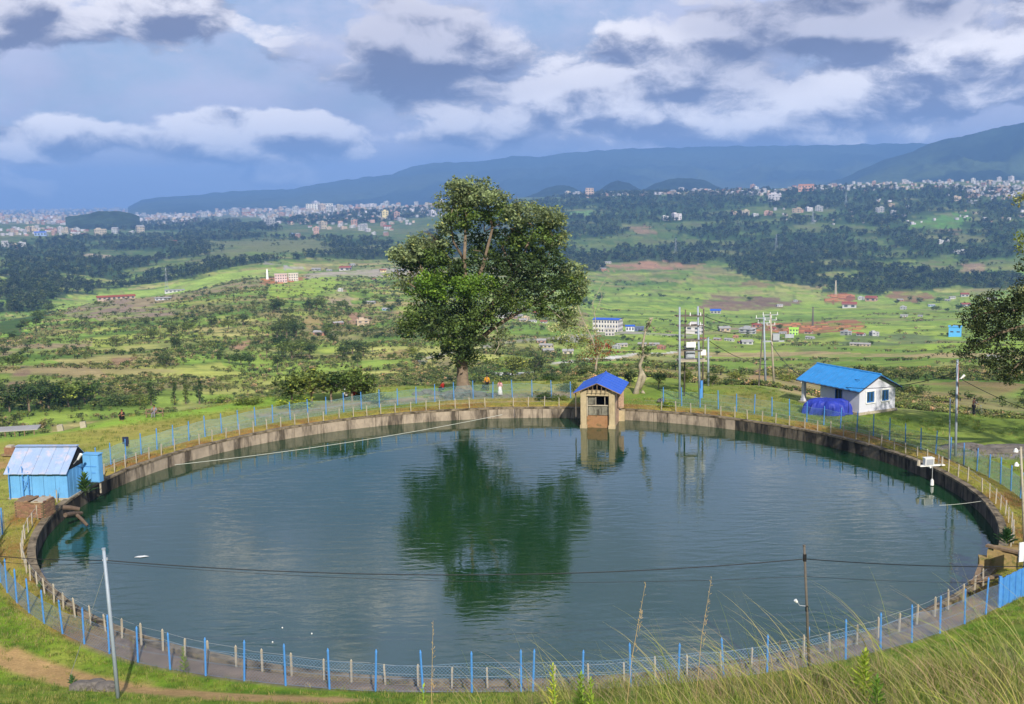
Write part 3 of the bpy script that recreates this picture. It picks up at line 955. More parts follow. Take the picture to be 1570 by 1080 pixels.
# ------------------------------------------------------------------ air
def haze():
    mb = MB(); mb.box((0, 0, 210), (44000, 44000, 800))
    m = bpy.data.materials.new('haze'); m.use_nodes = True
    nt = m.node_tree; nt.nodes.clear()
    v = nt.nodes.new('ShaderNodeVolumePrincipled'); o = nt.nodes.new('ShaderNodeOutputMaterial')
    v.inputs['Color'].default_value = (.27, .52, 1.0, 1)
    v.inputs['Density'].default_value = 1.1e-4
    v.inputs['Anisotropy'].default_value = 0.0
    nt.links.new(v.outputs[0], o.inputs['Volume'])
    o_ = mb.build('haze', m)
    tag(o_, kind='stuff'); o_['label'] = 'thin blue haze lying over the valley and the mountains'; 


haze()
# ------------------------------------------------------------------ water
def water():
    n = 180; rad = RIM - .02
    v = [(0, 0, 0)]; f = []
    rings = 12
    for k in range(1, rings + 1):
        for i in range(n):
            a = 2 * pi * i / n; q = rad * k / rings
            v.append((q * sin(a), q * cos(a), 0))
    for i in range(n):
        f.append((0, 1 + (i + 1) % n, 1 + i))
    for k in range(1, rings):
        for i in range(n):
            a = 1 + (k - 1) * n + i; b = 1 + (k - 1) * n + (i + 1) % n
            f.append((a, b, b + n, a + n))
    me = bpy.data.meshes.new('water'); me.from_pydata(v, [], f)
    m = bpy.data.materials.new('pond_water'); m.use_nodes = True
    nt = m.node_tree; N, L = nt.nodes.new, nt.links.new
    bs = nt.nodes['Principled BSDF']
    bs.inputs['Base Color'].default_value = (.010, .040, .030, 1)
    bs.inputs['Roughness'].default_value = .02
    bs.inputs['IOR'].default_value = 1.50
    bs.inputs['Specular IOR Level'].default_value = 1.0
    tc = N('ShaderNodeTexCoord')
    # algae: slow drift of green murk
    nz = N('ShaderNodeTexNoise'); nz.inputs['Scale'].default_value = .06; nz.inputs['Detail'].default_value = 4
    L(tc.outputs['Object'], nz.inputs['Vector'])
    mx = N('ShaderNodeMix'); mx.data_type = 'RGBA'; L(nz.outputs['Fac'], mx.inputs[0])
    mx.inputs[6].default_value = (.008, .038, .015, 1); mx.inputs[7].default_value = (.012, .047, .018, 1)
    L(mx.outputs[2], bs.inputs['Base Color'])
    mp = N('ShaderNodeMapping'); mp.inputs['Scale'].default_value = (.55, 1.6, 1); mp.inputs['Rotation'].default_value = (0, 0, R(9))
    L(tc.outputs['Object'], mp.inputs['Vector'])
    w1 = N('ShaderNodeTexNoise'); w1.inputs['Scale'].default_value = 1.0; w1.inputs['Detail'].default_value = 3; w1.inputs['Roughness'].default_value = .45; w1.inputs['Distortion'].default_value = .6
    L(mp.outputs[0], w1.inputs['Vector'])
    w2 = N('ShaderNodeTexNoise'); w2.inputs['Scale'].default_value = 5.0; w2.inputs['Detail'].default_value = 4
    L(mp.outputs[0], w2.inputs['Vector'])
    # gusts: where the surface is ruffled and where it lies calm
    gs = N('ShaderNodeTexNoise'); gs.inputs['Scale'].default_value = .09; gs.inputs['Detail'].default_value = 3
    L(tc.outputs['Object'], gs.inputs['Vector'])
    gm = N('ShaderNodeMapRange'); gm.inputs['From Min'].default_value = .35; gm.inputs['From Max'].default_value = .65
    gm.inputs['To Min'].default_value = .25; gm.inputs['To Max'].default_value = 1.0; L(gs.outputs['Fac'], gm.inputs['Value'])
    ad = N('ShaderNodeMath'); ad.operation = 'MULTIPLY_ADD'; L(w2.outputs['Fac'], ad.inputs[0]); ad.inputs[1].default_value = .10; L(w1.outputs['Fac'], ad.inputs[2])
    bp = N('ShaderNodeBump'); bp.inputs['Distance'].default_value = .05
    sm = N('ShaderNodeMath'); sm.operation = 'MULTIPLY'; L(gm.outputs[0], sm.inputs[0]); sm.inputs[1].default_value = .50
    L(sm.outputs[0], bp.inputs['Strength'])
    L(ad.outputs[0], bp.inputs['Height']); L(bp.outputs[0], bs.inputs['Normal'])
    me.materials.append(m)
    tag(mesh_obj(me, 'water', loc=(CX, CY, WATER)), kind='structure')
    bed = MB(); pts = [(rad * sin(2 * pi * i / 72), rad * cos(2 * pi * i / 72), 0) for i in range(72)]
    bed.face(pts[::-1])
    tag(bed.build('reservoir_bed', M_['dark'], loc=(CX, CY, -4.5)), kind='structure')


water()


def arc_block(a0, a1, r0, r1, z0, z1, n=3, jz=(0, 0)):
    """a curved block, corners in pond coordinates"""
    mb = MB(); v = mb.v
    for i in range(n + 1):
        a = R(a0 + (a1 - a0) * i / n)
        for (r, z) in ((r0, z0), (r0, z1), (r1, z1), (r1, z0)):
            v.append((r * sin(a), r * cos(a), z + (jz[1] if z == z1 else 0)))
    for i in range(n):
        k = i * 4
        for q in range(4):
            mb.f.append((k + q, k + (q + 1) % 4, k + 4 + (q + 1) % 4, k + 4 + q)); mb.mi.append(0)
    mb.f.append((3, 2, 1, 0)); mb.mi.append(0); mb.f.append((n * 4, n * 4 + 1, n * 4 + 2, n * 4 + 3)); mb.mi.append(0)
    return mb


M_['wall_dark'] = mat('shaded_algae_concrete', lin(96, 88, 76), .9, .3, 1.2, bump=.4, dirt=(lin(38, 36, 32), 1.1, .42), streak=1)  # black algae, with the shade on these wall sides also put into the colour
wall = empty('reservoir_wall', (CX, CY, 0), 0, 'round stained concrete retaining wall standing in the water of the reservoir', 'retaining wall')
NP = 72
for i in range(NP):
    a0 = i * 360 / NP + .035; a1 = (i + 1) * 360 / NP - .035
    j = rnd.uniform(-.01, .01)
    arc_block(a0, a1, RIM + j, RIM + .36, -4.5, -.16, 2).build('wall_panel', M_['wall_dark'] if (40 + rnd.uniform(-8, 8) < ((a0 + 180) % 360 - 180) < 130 or -135 < ((a0 + 180) % 360 - 180) < -80 + rnd.uniform(-6, 6)) else M_['concrete'], wall)
    arc_block(a0 - .06, a1 + .06, RIM - .05 + j, RIM + .40, -.155, -.02 + rnd.uniform(-.02, .03), 2).build('coping_stone', M_['coping'], wall)
arc_block(0, 359.99, RIM + .362, RIM + .45, -4.5, -.2, 120).build('wall_backing', M_['coping'], wall)

# ------------------------------------------------------------------ fences
GATE_A, GATE_B = 125.5, 135.6


def fence_r(ang):
    ang = (ang + 180) % 360 - 180
    return float(np.interp(ang, [-180, -150, -130, -60, -30, -10, 2, 10, 25, 40, 60, 180], [32.7, 32.6, 32.4, 32.4, 33.2, 35.0, 35.6, 34.6, 33.4, 33.1, 32.7, 32.7]))


def blue_skip(a):
    a = (a + 180) % 360 - 180
    return (GATE_A < a < GATE_B) or (-103 < a < -76.5)


def fence_pt(a, z=0.0):
    r = fence_r(a); x = CX + r * sin(R(a)); y = CY + r * cos(R(a))
    return Vector((x, y, tz(x, y) + z))


blue_fence = empty('blue_post_fence', (CX, CY, 0), 0, 'blue post and wire net fence running round the whole reservoir', 'fence')
mb = MB()
mb.tube([(0, 0, -.3), (0, 0, 1.66)], [.046, .042], 6)
mb.tube([(0, 0, 1.66), (0, 0, 1.78)], [.052, .02], 6)
mb.tube([(0, 0, 1.2), (.0, 0.09, 1.2)], .012, 4)
post0 = mb.build('post', M_['blue_paint'], blue_fence)
first = True
posts_a = []
a = -180.0
while a < 179.9:
    step = 3.42 if abs(a) > 100 else 3.15
    if not blue_skip(a): posts_a.append(a)
    a += step
for a in posts_a:
    p = fence_pt(a)
    if 9.5 < (a + 180) % 360 - 180 < 24.5: continue      # the inlet house stands here
    o = post0 if first else inst(post0, parent=blue_fence); first = False
    o.location = (p.x - CX, p.y - CY, p.z)
    o.rotation_euler = (rnd.gauss(0, .015), rnd.gauss(0, .022), R(-a) + rnd.uniform(-.3, .3)); o.scale = (1, 1, rnd.uniform(.93, 1.05))


def net(a0, a1, h0, h1, cell, wr, m, name='net'):
    """real wires, woven diagonally"""
    mb = MB()
    L = abs(R(a1 - a0)) * 32.8
    n = max(1, int(L / cell))
    span = (h1 - h0)
    k = max(1, int(round(span / cell)))
    P = lambda s, t: fence_pt(a0 + (a1 - a0) * s / n, h0 + span * t / k) - Vector((CX, CY, 0))
    sag = {}
    def q(s, t):
        key = (s, t)
        if key not in sag:
            p = P(s, t)
            sag[key] = p + Vector((0, 0, (fbm(np.array([p.x * 1.0]), np.array([p.y * 1.0]), 2.0, 2, 5)[0] - .5) * .25 * t / k))
        return sag[key]
    for s in range(-k, n):
        pts1 = [q(s + t, t) for t in range(k + 1) if 0 <= s + t <= n]
        pts2 = [q(s + k - t, t) for t in range(k + 1) if 0 <= s + k - t <= n]
        for pts in (pts1, pts2):
            if len(pts) > 1: mb.tube([pts[0], pts[-1]] if len(pts) < 3 else [pts[0], pts[len(pts) // 2], pts[-1]], wr, 3, cap=False)
    for t in (0, k // 2, k):
        mb.tube([q(s, t) for s in range(0, n + 1, 2)], wr * 1.4, 3, cap=False)
    o = mb.build(name, m, blue_fence)
    return o


def nets(A, B, **kw):
    a = A
    while a < B - .5:
        net(a, min(a + 9.6, B), **kw); a += 9.6


nets(-76.5, 9.5, h0=.05, h1=1.35, cell=.16, wr=.008, m=M_['net_green'])
nets(24.5, 125.5, h0=.05, h1=1.35, cell=.16, wr=.006, m=M_['net_green'])
nets(135.6, 180, h0=.05, h1=1.2, cell=.15, wr=.0042, m=M_['net_blue'])
nets(-180, -103, h0=.05, h1=1.2, cell=.15, wr=.0042, m=M_['net_blue'])

# the row of low concrete posts on the rim
rim_fence = empty('rim_post_row', (CX, CY, 0), 0, 'row of low pale concrete posts with thin wire along the reservoir rim', 'post row')
mb = MB(); mb.box((0, 0, .34), (.07, .07, .98)); mb.tube([(0, 0, .83), (0, 0, .88)], [.045, .02], 4)
rp0 = mb.build('post', M_['concrete_clean'], rim_fence)
first = True
nr_ = 138
for i in range(nr_):
    a = i * 360 / nr_ + rnd.uniform(-.2, .2)
    aa = (a + 180) % 360 - 180
    if 9 < aa < 23 or (122 < aa < 130): continue
    if rnd.random() < .06 and abs(aa) < 120: continue
    rr_ = 30.95 + rnd.uniform(-.04, .04)
    o = rp0 if first else inst(rp0, parent=rim_fence); first = False
    x, y = rr_ * sin(R(a)), rr_ * cos(R(a))
    o.location = (x, y, 0)
    o.rotation_euler = (rnd.uniform(-.05, .05), rnd.uniform(-.05, .05), R(-a) + rnd.uniform(-.2, .2))
    o.scale = (1, 1, rnd.uniform(.86, 1.08))
for hgt in (.42, .78):
    mb = MB()
    for (A, B) in ((-180, 9), (23, 122), (130, 180)):
        pts = [(30.95 * sin(R(q)), 30.95 * cos(R(q)), hgt + .03 * sin(q)) for q in np.arange(A, B, 2.4)]
        mb.tube(pts, .008, 3, cap=False)
    mb.build('wire', M_['steel'], rim_fence)


# ------------------------------------------------------------------ inlet house on the far rim
def inlet_house():
    A = R(16.7)
    o = CX + 25.9 * sin(A), CY + 25.9 * cos(A)
    t = empty('inlet_house', (o[0], o[1], WATER), -R(12.5), 'narrow concrete intake house under a bright blue gable roof standing in the far water', 'pump house')
    # local: x to the right, y outwards, z up from the water
    HT = 3.45
    def part(name, m, fn, smooth=False, par=t):
        mb = MB(); fn(mb); return mb.build(name, m, par, smooth=smooth)
    for sx in (-1, 1):
        part('pillar', M_['concrete'] if 0 else M_['tan_conc'], lambda mb: (mb.box((sx * 1.28, .3, HT / 2 - 1), (.52, .55, HT + 2)), mb.box((sx * 1.28, .28, .05), (.62, .62, .5))))
        part('pillar', M_['tan_conc'], lambda mb: mb.box((sx * 1.28, 4.6, HT / 2 - 1), (.45, .5, HT + 2)))
    def side(mb, sx):
        # plaster side wall with a doorway towards the bank
        mb.box((sx * 1.40, 1.55, HT / 2 - 1), (.16, 1.95, HT + 2))
        mb.box((sx * 1.40, 3.95, HT / 2 - 1), (.16, .85, HT + 2))
        mb.box((sx * 1.40, 3.0, .6), (.16, 1.05, 1.2))
        mb.box((sx * 1.40, 3.0, HT - .25), (.16, 1.05, .5))
    part('side_wall', M_['pink_plaster'], lambda mb: side(mb, 1))
    part('side_wall', M_['tan_conc'], lambda mb: side(mb, -1))
    part('back_wall', M_['dark'], lambda mb: mb.box((0, 4.7, HT / 2), (2.1, .12, HT - .2)))
    part('sill_wall', M_['rust_conc'], lambda mb: mb.box((0, .52, .05), (2.04, .22, 2.1)))
    part('floor_slab', M_['tan_conc'], lambda mb: mb.box((0, 2.6, 1.0), (2.5, 4.2, .14)))
    part('lintel', M_['tan_conc'], lambda mb: (mb.box((0, .28, HT - .12), (3.12, .5, .26)), mb.box((0, .25, HT - .40), (2.04, .28, .18))))
    fr = part('window_frame', M_['concrete_clean'], lambda mb: (mb.box((-.98, .36, 2.05), (.09, .12, 2.0)), mb.box((0, .36, 2.05), (1.95, .10, .10)), mb.box((.62, .37, 2.55), (.05, .07, .95)), mb.box((-.2, .37, 2.55), (.05, .07, .95))))
    part('lower_shutter', M_['grey_slats'], lambda mb: [mb.box((-.92 + .115 * k, .44 + .01 * (k % 2), 1.58), (.10, .03, .86)) for k in range(17)])
    part('upper_shutter', M_['grey_slats'], lambda mb: [mb.box((-.88 + .13 * k, .46, 2.58), (.11, .03, .86)) for k in range(5)])
    # gable roof, ridge running outwards
    rf = empty('roof', (0, 0, 0)); rf.parent = t
    y0, y1, ew, ez, rz_ = -.35, 5.9, 2.15, HT - .18, HT + .78
    for s in (-1, 1):
        mb = MB(); n = 12
        for k in range(n):
            ya = y0 + (y1 - y0) * k / n; yb = y0 + (y1 - y0) * (k + 1) / n - .015; dz = .02 * (k % 2)
            a_, b_, c_, d_ = (0, ya, rz_ + dz), (0, yb, rz_ + dz), (s * ew, yb, ez + dz), (s * ew, ya, ez + dz)
            mb.face([a_, b_, c_, d_]); mb.face([(p[0], p[1], p[2] - .05) for p in (d_, c_, b_, a_)])
            mb.face([a_, d_, (d_[0], d_[1], d_[2] - .05), (a_[0], a_[1], a_[2] - .05)])
            mb.face([d_, c_, (c_[0], c_[1], c_[2] - .05), (d_[0], d_[1], d_[2] - .05)])
        mb.build('roof_sheet', M_['royal_roof'], rf)
    mb = MB(); mb.tube([(0, y0 - .05, rz_ + .03), (0, y1, rz_ + .03)], .07, 6); mb.build('ridge_cap', M_['royal_roof'], rf)
    mb = MB()
    for s in (-1, 1):
        mb.tube([(0, y0, rz_ - .08), (s * ew, y0, ez - .08)], .045, 4)
        mb.tube([(s * 1.4, y0, ez + .18), (s * 1.4, y1, ez + .18)], .05, 4)
    for x in (-.8, -.4, 0, .4, .8): mb.tube([(x, y0 + .1, ez + .05), (x, y0 + .1, ez + .78 - abs(x) * .42)], .035, 4)
    mb.build('roof_frame', M_['wood'], rf)
    # open door leaf on the bank side
    mb = MB(); mb.box((1.72, 3.3, 2.2), (.5, .06, 1.7)); mb.box((1.72, 3.26, 1.5), (.45, .04, .06)); mb.box((1.72, 3.26, 2.9), (.45, .04, .06))
    mb.build('door', M_['pink_plaster'], t)
    # apron linking it to the bank
    part('apron', M_['tan_conc'], lambda mb: (mb.box((1.65, 4.1, -.5), (.7, 1.0, 3.0)), mb.box((0, 4.95, .4), (3.2, .6, 1.5))))
    mb = MB(); mb.tube([(-2.0, .2, 1.0), (-2.0, .2, HT - .1)], .06, 6); mb.tube([(-2.0, 4.3, .8), (-2.0, 4.3, HT - .1)], .06, 6)
    mb.build('roof_post', M_['dark_pole'], t)
    return t


mat('tan_concrete', lin(170, 154, 122), .9, .18, 1.5, bump=.3, dirt=(lin(120, 108, 80), 1.6, .56), streak=1); M_['tan_conc'] = MATS['tan_concrete']
mat('rust_concrete', lin(150, 112, 78), .9, .25, 2, bump=.3, dirt=(lin(110, 90, 60), 2, .5)); M_['rust_conc'] = MATS['rust_concrete']
mat('pink_plaster', lin(175, 146, 124), .9, .2, 1.5, dirt=(lin(130, 108, 86), 2.5, .5)); M_['pink_plaster'] = MATS['pink_plaster']
mat('grey_slats', lin(125, 122, 108), .9, .35, 3, dirt=(lin(55, 52, 44), 3, .5), streak=1); M_['grey_slats'] = MATS['grey_slats']
inlet_house()


# ------------------------------------------------------------------ white guard house with the blue roof
def guard_house():
    A = hit_z(1317, 636); A.z = 0
    gx = Vector((.885, .465, 0)).normalized(); ly = Vector((-gx.y, gx.x, 0))
    rz = atan2(gx.y, gx.x)
    t = empty('guard_house', A, rz, 'small whitewashed cabin with a sky blue gable roof and open porch on the right lawn', 'house')
    Wd, Ln, Pr, Hh, Ap = 4.35, 4.9, 2.7, 2.25, 3.35
    P = lambda name, m, fn, par=t: (lambda mb: (fn(mb), mb.build(name, m, par))[1])(MB())
    P('plinth', M_['concrete_clean'], lambda mb: (mb.box((Wd / 2, Ln / 2, .06), (Wd + .35, Ln + .35, .22)), mb.box((Wd / 2, Ln + Pr / 2, .02), (Wd + .5, Pr, .2))))
    # gable wall facing the camera's right: local y = 0 plane, with two window openings
    def gable(mb):
        th = .2
        xs = [0, .88, 1.78, 2.72, 3.55, Wd]; z0, z1 = .95, 1.95
        zs = lambda x: Hh + (Ap - Hh) * (1 - abs(x - Wd / 2) / (Wd / 2))
        for i in range(5):
            a, b = xs[i], xs[i + 1]
            if i in (1, 3):
                mb.box(((a + b) / 2, th / 2, z0 / 2 + .05), (b - a, th, z0 - .1))
                lo = z1
            else: lo = .1
            pts = [(a, lo), (b, lo), (b, zs(b)), (Wd / 2, Ap) if a < Wd / 2 < b else None, (a, zs(a))]
            pts = [p for p in pts if p]
            mb.face([(x, 0, z) for x, z in pts]); mb.face([(x, th, z) for x, z in pts][::-1])
            for k in range(len(pts)):
                p, q = pts[k], pts[(k + 1) % len(pts)]
                mb.face([(q[0], 0, q[1]), (p[0], 0, p[1]), (p[0], th, p[1]), (q[0], th, q[1])])
    P('gable_wall', M_['white_wall'], gable)
    def longw(mb):
        th = .2
        mb.box((th / 2, .2 + .95, Hh / 2), (th, 1.9, Hh)); mb.box((th / 2, 3.95, Hh / 2), (th, 1.9, Hh))
        mb.box((th / 2, 2.55, .5), (th, .92, 1.0)); mb.box((th / 2, 2.55, Hh - .15), (th, .92, .3))
    P('long_wall', M_['white_wall'], longw)
    P('long_wall', M_['white_wall'], lambda mb: mb.box((Wd - .1, Ln / 2 + .1, Hh / 2), (.2, Ln - .2, Hh)))
    def porchw(mb):
        mb.box((Wd / 2, Ln - .1, Hh / 2), (Wd - .4, .2, Hh))
    P('porch_wall', M_['white_wall'], porchw)
    for cx_, w in ((1.33, .9), (3.135, .83)):
        w_ = P('window', M_['window_blue'], lambda mb: (mb.box((cx_, .10, 1.45), (w - .02, .05, .98)), [mb.box((cx_ + s * (w / 2 - .04), .05, 1.45), (.07, .08, 1.0)) for s in (-1, 1)], mb.box((cx_, .05, 1.45), (.05, .07, 1.0)), mb.box((cx_, .05, 1.91), (w, .08, .07))))
        P('window_surround', M_['white_paint'], lambda mb: (mb.box((cx_, -.03, 2.02), (w + .3, .08, .12)), mb.box((cx_, -.05, .92), (w + .2, .12, .07)), [mb.box((cx_ + s * (w / 2 + .08), -.02, 1.46), (.1, .06, 1.0)) for s in (-1, 1)]))
        P('pane', M_['glass_dark'], lambda mb: [mb.box((cx_ + s * .2, .068, 1.45), (.26, .02, .8)) for s in (-1, 1)], w_)
    w_ = P('window', M_['window_blue'], lambda mb: (mb.box((.02, 2.13, 1.45), (.08, .07, .95)), mb.box((.02, 2.97, 1.45), (.08, .07, .95)), mb.box((.03, 2.55, 1.45), (.05, .05, .95))))
    P('pane', M_['glass_dark'], lambda mb: mb.box((.1, 2.55, 1.45), (.03, .8, .9)), w_)
    # porch columns
    for x in (.18, Wd - .18):
        P('porch_column', M_['white_wall'], lambda mb: (mb.box((x, Ln + Pr - .3, Hh / 2), (.3, .3, Hh)), mb.box((x, Ln + Pr - .3, .2), (.42, .42, .3))))
    P('porch_beam', M_['white_wall'], lambda mb: (mb.box((Wd / 2, Ln + Pr - .3, Hh + .03), (Wd - .1, .2, .16)), mb.box((.12, Ln + Pr / 2 - .1, Hh + .02), (.16, Pr - .3, .14))))
    rf = empty('roof', (0, 0, 0)); rf.parent = t
    y0, y1, ov = -.38, Ln + Pr + .15, .42
    slope = (Ap - Hh) / (Wd / 2)
    for s in (-1, 1):
        mb = MB(); n = 22
        xe = Wd / 2 + s * (Wd / 2 + ov); ze = Hh + .12 - ov * slope; zr = Ap + .12
        for k in range(n):
            ya = y0 + (y1 - y0) * k / n; yb = y0 + (y1 - y0) * (k + 1) / n - .02; dz = .025 * (k % 2)
            q = [(Wd / 2, ya, zr + dz), (Wd / 2, yb, zr + dz), (xe, yb, ze + dz), (xe, ya, ze + dz)]
            mb.face(q); w = [(p[0], p[1], p[2] - .05) for p in q]; mb.face(w[::-1])
            for i in range(4): mb.face([q[i], w[i], w[(i + 1) % 4], q[(i + 1) % 4]])
        mb.build('roof_sheet', M_['sky_roof'], rf)
    mb = MB()
    for s in (-1, 1):
        xe = Wd / 2 + s * (Wd / 2 + ov); ze = Hh + .02 - ov * slope
        mb.tube([(Wd / 2, y0 + .02, Ap + .0), (xe, y0 + .02, ze)], .07, 4)
        mb.tube([(xe, y0, ze), (xe, y1, ze)], .04, 4)
    mb.build('fascia', M_['dark_roof_edge'], rf)
    mb = MB(); mb.tube([(Wd / 2, y0, Ap + .14), (Wd / 2, y1, Ap + .14)], .08, 6); mb.build('ridge_cap', M_['sky_roof'], rf)
    return t


mat('dark_roof_edge', lin(50, 52, 70), .8, .1, 3); M_['dark_roof_edge'] = MATS['dark_roof_edge']
guard_house()


def tarp_heap():
    c = hit_z(1272, 637); n = 96; mrows = 26
    v = []; f = []
    for j in range(mrows + 1):
        t_ = j / mrows
        for i in range(n):
            a = 2 * pi * i / n
            rr = (1 - (1 - t_) ** 2.2) ** .55 if t_ > 0 else 0
            fold = 1 + .07 * sin(a * 9 + t_ * 3) * t_ + .05 * sin(a * 17 + 2 + t_ * 2) * t_ + .07 * sin(a * 4) + .03 * sin(a * 31 + t_ * 5) * t_
            zz = 1.35 * (1 - t_ ** 2.2) * (1 + .07 * sin(a * 3 + 1) * t_) + .16 * sin(a * 5 + t_ * 4) * t_ * (1 - t_) + .10 * sin(a * 13 - t_ * 9) * t_ * (1 - t_) + .05 * sin(a * 23 + t_ * 15) * t_ * (1 - t_)
            v.append((2.05 * rr * cos(a) * fold, 1.25 * rr * sin(a) * fold, max(zz, .02)))
    for j in range(mrows):
        for i in range(n):
            f.append((j * n + i, (j + 1) * n + i, (j + 1) * n + (i + 1) % n, j * n + (i + 1) % n))
    me = bpy.data.meshes.new('tarpaulin_heap'); me.from_pydata(v, [], f); me.materials.append(M_['tarp'])
    o = mesh_obj(me, 'tarpaulin_heap', loc=(c.x, c.y + .9, -.02)); o.rotation_euler = (0, 0, R(-14))
    tag(o, 'heap covered with a royal blue tarpaulin in front of the white cabin', 'covered heap')


tarp_heap()


# ------------------------------------------------------------------ blue sheet metal hut on the left bank
def sheet(mb, p0, p1, h0, h1, n, off=.03):
    """ribbed wall sheet from p0 to p1 (xy), heights z0..z1 given at both ends"""
    p0 = Vector(p0); p1 = Vector(p1); d = p1 - p0; nn = Vector((d.y, -d.x)).normalized()
    for k in range(n):
        a, b = k / n, (k + 1) / n
        q = nn * (off if k % 2 else 0)
        A = p0 + d * a + q; B = p0 + d * b + q
        za = h1[0] + (h1[1] - h1[0]) * a; zb = h1[0] + (h1[1] - h1[0]) * b
        i = [(A.x, A.y, h0), (B.x, B.y, h0), (B.x, B.y, zb), (A.x, A.y, za)]
        mb.face(i)
        A2 = A - nn * .05; B2 = B - nn * .05
        j = [(A2.x, A2.y, h0), (B2.x, B2.y, h0), (B2.x, B2.y, zb), (A2.x, A2.y, za)]
        mb.face(j[::-1])
        for e in range(4): mb.face([i[(e + 1) % 4], i[e], j[e], j[(e + 1) % 4]])


def blue_hut():
    C = hit_z(105, 765); C.z = 0
    E_ = hit_z(15, 765)
    gx = (Vector((C.x, C.y, 0)) - Vector((E_.x, E_.y, 0))); Wd = gx.length; gx.normalize()
    rz = atan2(gx.y, gx.x)
    t = empty('blue_hut', (C.x, C.y, 0), rz, 'sky blue sheet metal hut with a pale grey-blue sloping roof on the left bank', 'hut')
    # local: corner at origin, x negative towards the left, y away
    Dp, Hf, Ap = 3.4, 1.92, 3.3
    def P(name, m, fn, par=t): mb = MB(); fn(mb); return mb.build(name, m, par)
    P('front_wall', M_['blue_wall'], lambda mb: [sheet(mb, (-Wd + k * Wd / 5, 0), (-Wd + (k + 1) * Wd / 5 - .02, 0), 0, (Hf, Hf), 6, .012) for k in range(5)])
    def gab(mb):
        sheet(mb, (0, 0), (0, Dp / 2), 0, (Hf + .1, Hf + .5), 6, .012); sheet(mb, (0, Dp / 2), (0, Dp), 0, (Hf + .5, Hf + .1), 6, .012)
    P('gable_wall', M_['blue_wall'], gab)
    P('back_wall', M_['blue_wall'], lambda mb: sheet(mb, (0, Dp), (-Wd, Dp), 0, (Hf, Hf), 16, .012))
    P('far_gable_wall', M_['blue_wall'], lambda mb: sheet(mb, (-Wd, Dp), (-Wd, 0), 0, (Hf, Hf), 10, .012))
    P('floor_kerb', M_['concrete_clean'], lambda mb: mb.box((-Wd / 2, Dp / 2, -.02), (Wd + .2, Dp + .2, .16)))
    rf = empty('roof', (0, 0, 0)); rf.parent = t
    for (ya, za, yb, zb) in ((-.30, Hf - .12, Dp / 2, Ap), (Dp / 2, Ap, Dp + .25, Hf)):
        mb = MB(); n = 9
        x0, x1 = -Wd - .15, .12
        for k in range(n):
            xa = x0 + (x1 - x0) * k / n; xb = x0 + (x1 - x0) * (k + 1) / n - .012; dz = .015 * (k % 2)
            q = [(xa, ya, za + dz), (xb, ya, za + dz), (xb, yb, zb + dz), (xa, yb, zb + dz)]
            w = [(p[0], p[1], p[2] - .04) for p in q]
            mb.face(q); mb.face(w[::-1])
            for i in range(4): mb.face([q[i], w[i], w[(i + 1) % 4], q[(i + 1) % 4]])
        mb.build('roof_sheet', M_['hut_roof'], rf)
    mb = MB(); mb.box((-Wd / 2, Dp / 2 - .02, Ap + .02), (Wd + .27, .5, .03)); mb.build('ridge_cap', M_['hut_roof'], rf)
    mb = MB(); mb.face([(.02, .2, Hf), (.02, Dp - .1, Hf), (.02, Dp / 2, Ap - .08)]); mb.face([(-.03, .2, Hf), (-.03, Dp / 2, Ap - .08), (-.03, Dp - .1, Hf)])
    mb.tube([(.05, -.25, Hf - .15), (.05, Dp / 2, Ap - .05), (.05, Dp + .2, Hf - .05)], .05, 4)
    mb.build('gable_infill', M_['dark'], rf)
    # struts and a ladder frame against the front
    mb = MB()
    for x in (-Wd + .15, -Wd + 1.1, -Wd + 1.5): mb.tube([(x, -.22, -.1), (x + .02, -.22, 2.3 if x < -Wd + 1.4 else 1.9)], .035, 5)
    mb.tube([(-Wd + 1.1, -.22, 1.5), (-Wd + 1.55, -.22, .7)], .03, 5); mb.tube([(-Wd + 1.1, -.22, .6), (-Wd + 1.55, -.22, 1.5)], .03, 5)
    mb.build('front_strut', M_['blue_paint'], t)
    # lamp under the gable
    lp = P('gable_lamp', M_['steel'], lambda mb: (mb.tube([(.05, Dp * .3, Hf + .25), (.55, Dp * .25, Hf + .75)], .03, 5),))
    P('lamp_head', M_['white_paint'], lambda mb: mb.tube([(.45, Dp * .25, Hf + .6), (.75, Dp * .22, Hf + 1.0)], [.07, .11], 7), lp)


blue_hut()

# control cabinet on posts beside the hut
c = hit_z(147, 752)
t = empty('control_cabinet', (c.x - .2, c.y + .3, 0), R(-12), 'upright blue metal cabinet standing on two posts between hut and water', 'cabinet')
MB().box((0, 0, 1.55), (1.2, .5, 1.95)).box((0, 0, 2.56), (1.32, .62, .06)).build('cabinet_box', M_['blue_wall'], t)
for s in (-1, 1):
    MB().box((s * .29, -.27, 1.55), (.56, .03, 1.85)).build('door', M_['blue_wall'], t)
MB().box((.0, -.30, 1.7), (.9, .04, .03)).box((.2, -.30, 1.25), (.3, .04, .03)).build('hinge_bar', M_['blue_paint'], t)
for s in (-1, 1): MB().box((s * .48, 0, .2), (.09, .09, .9)).build('leg', M_['concrete_clean'], t)

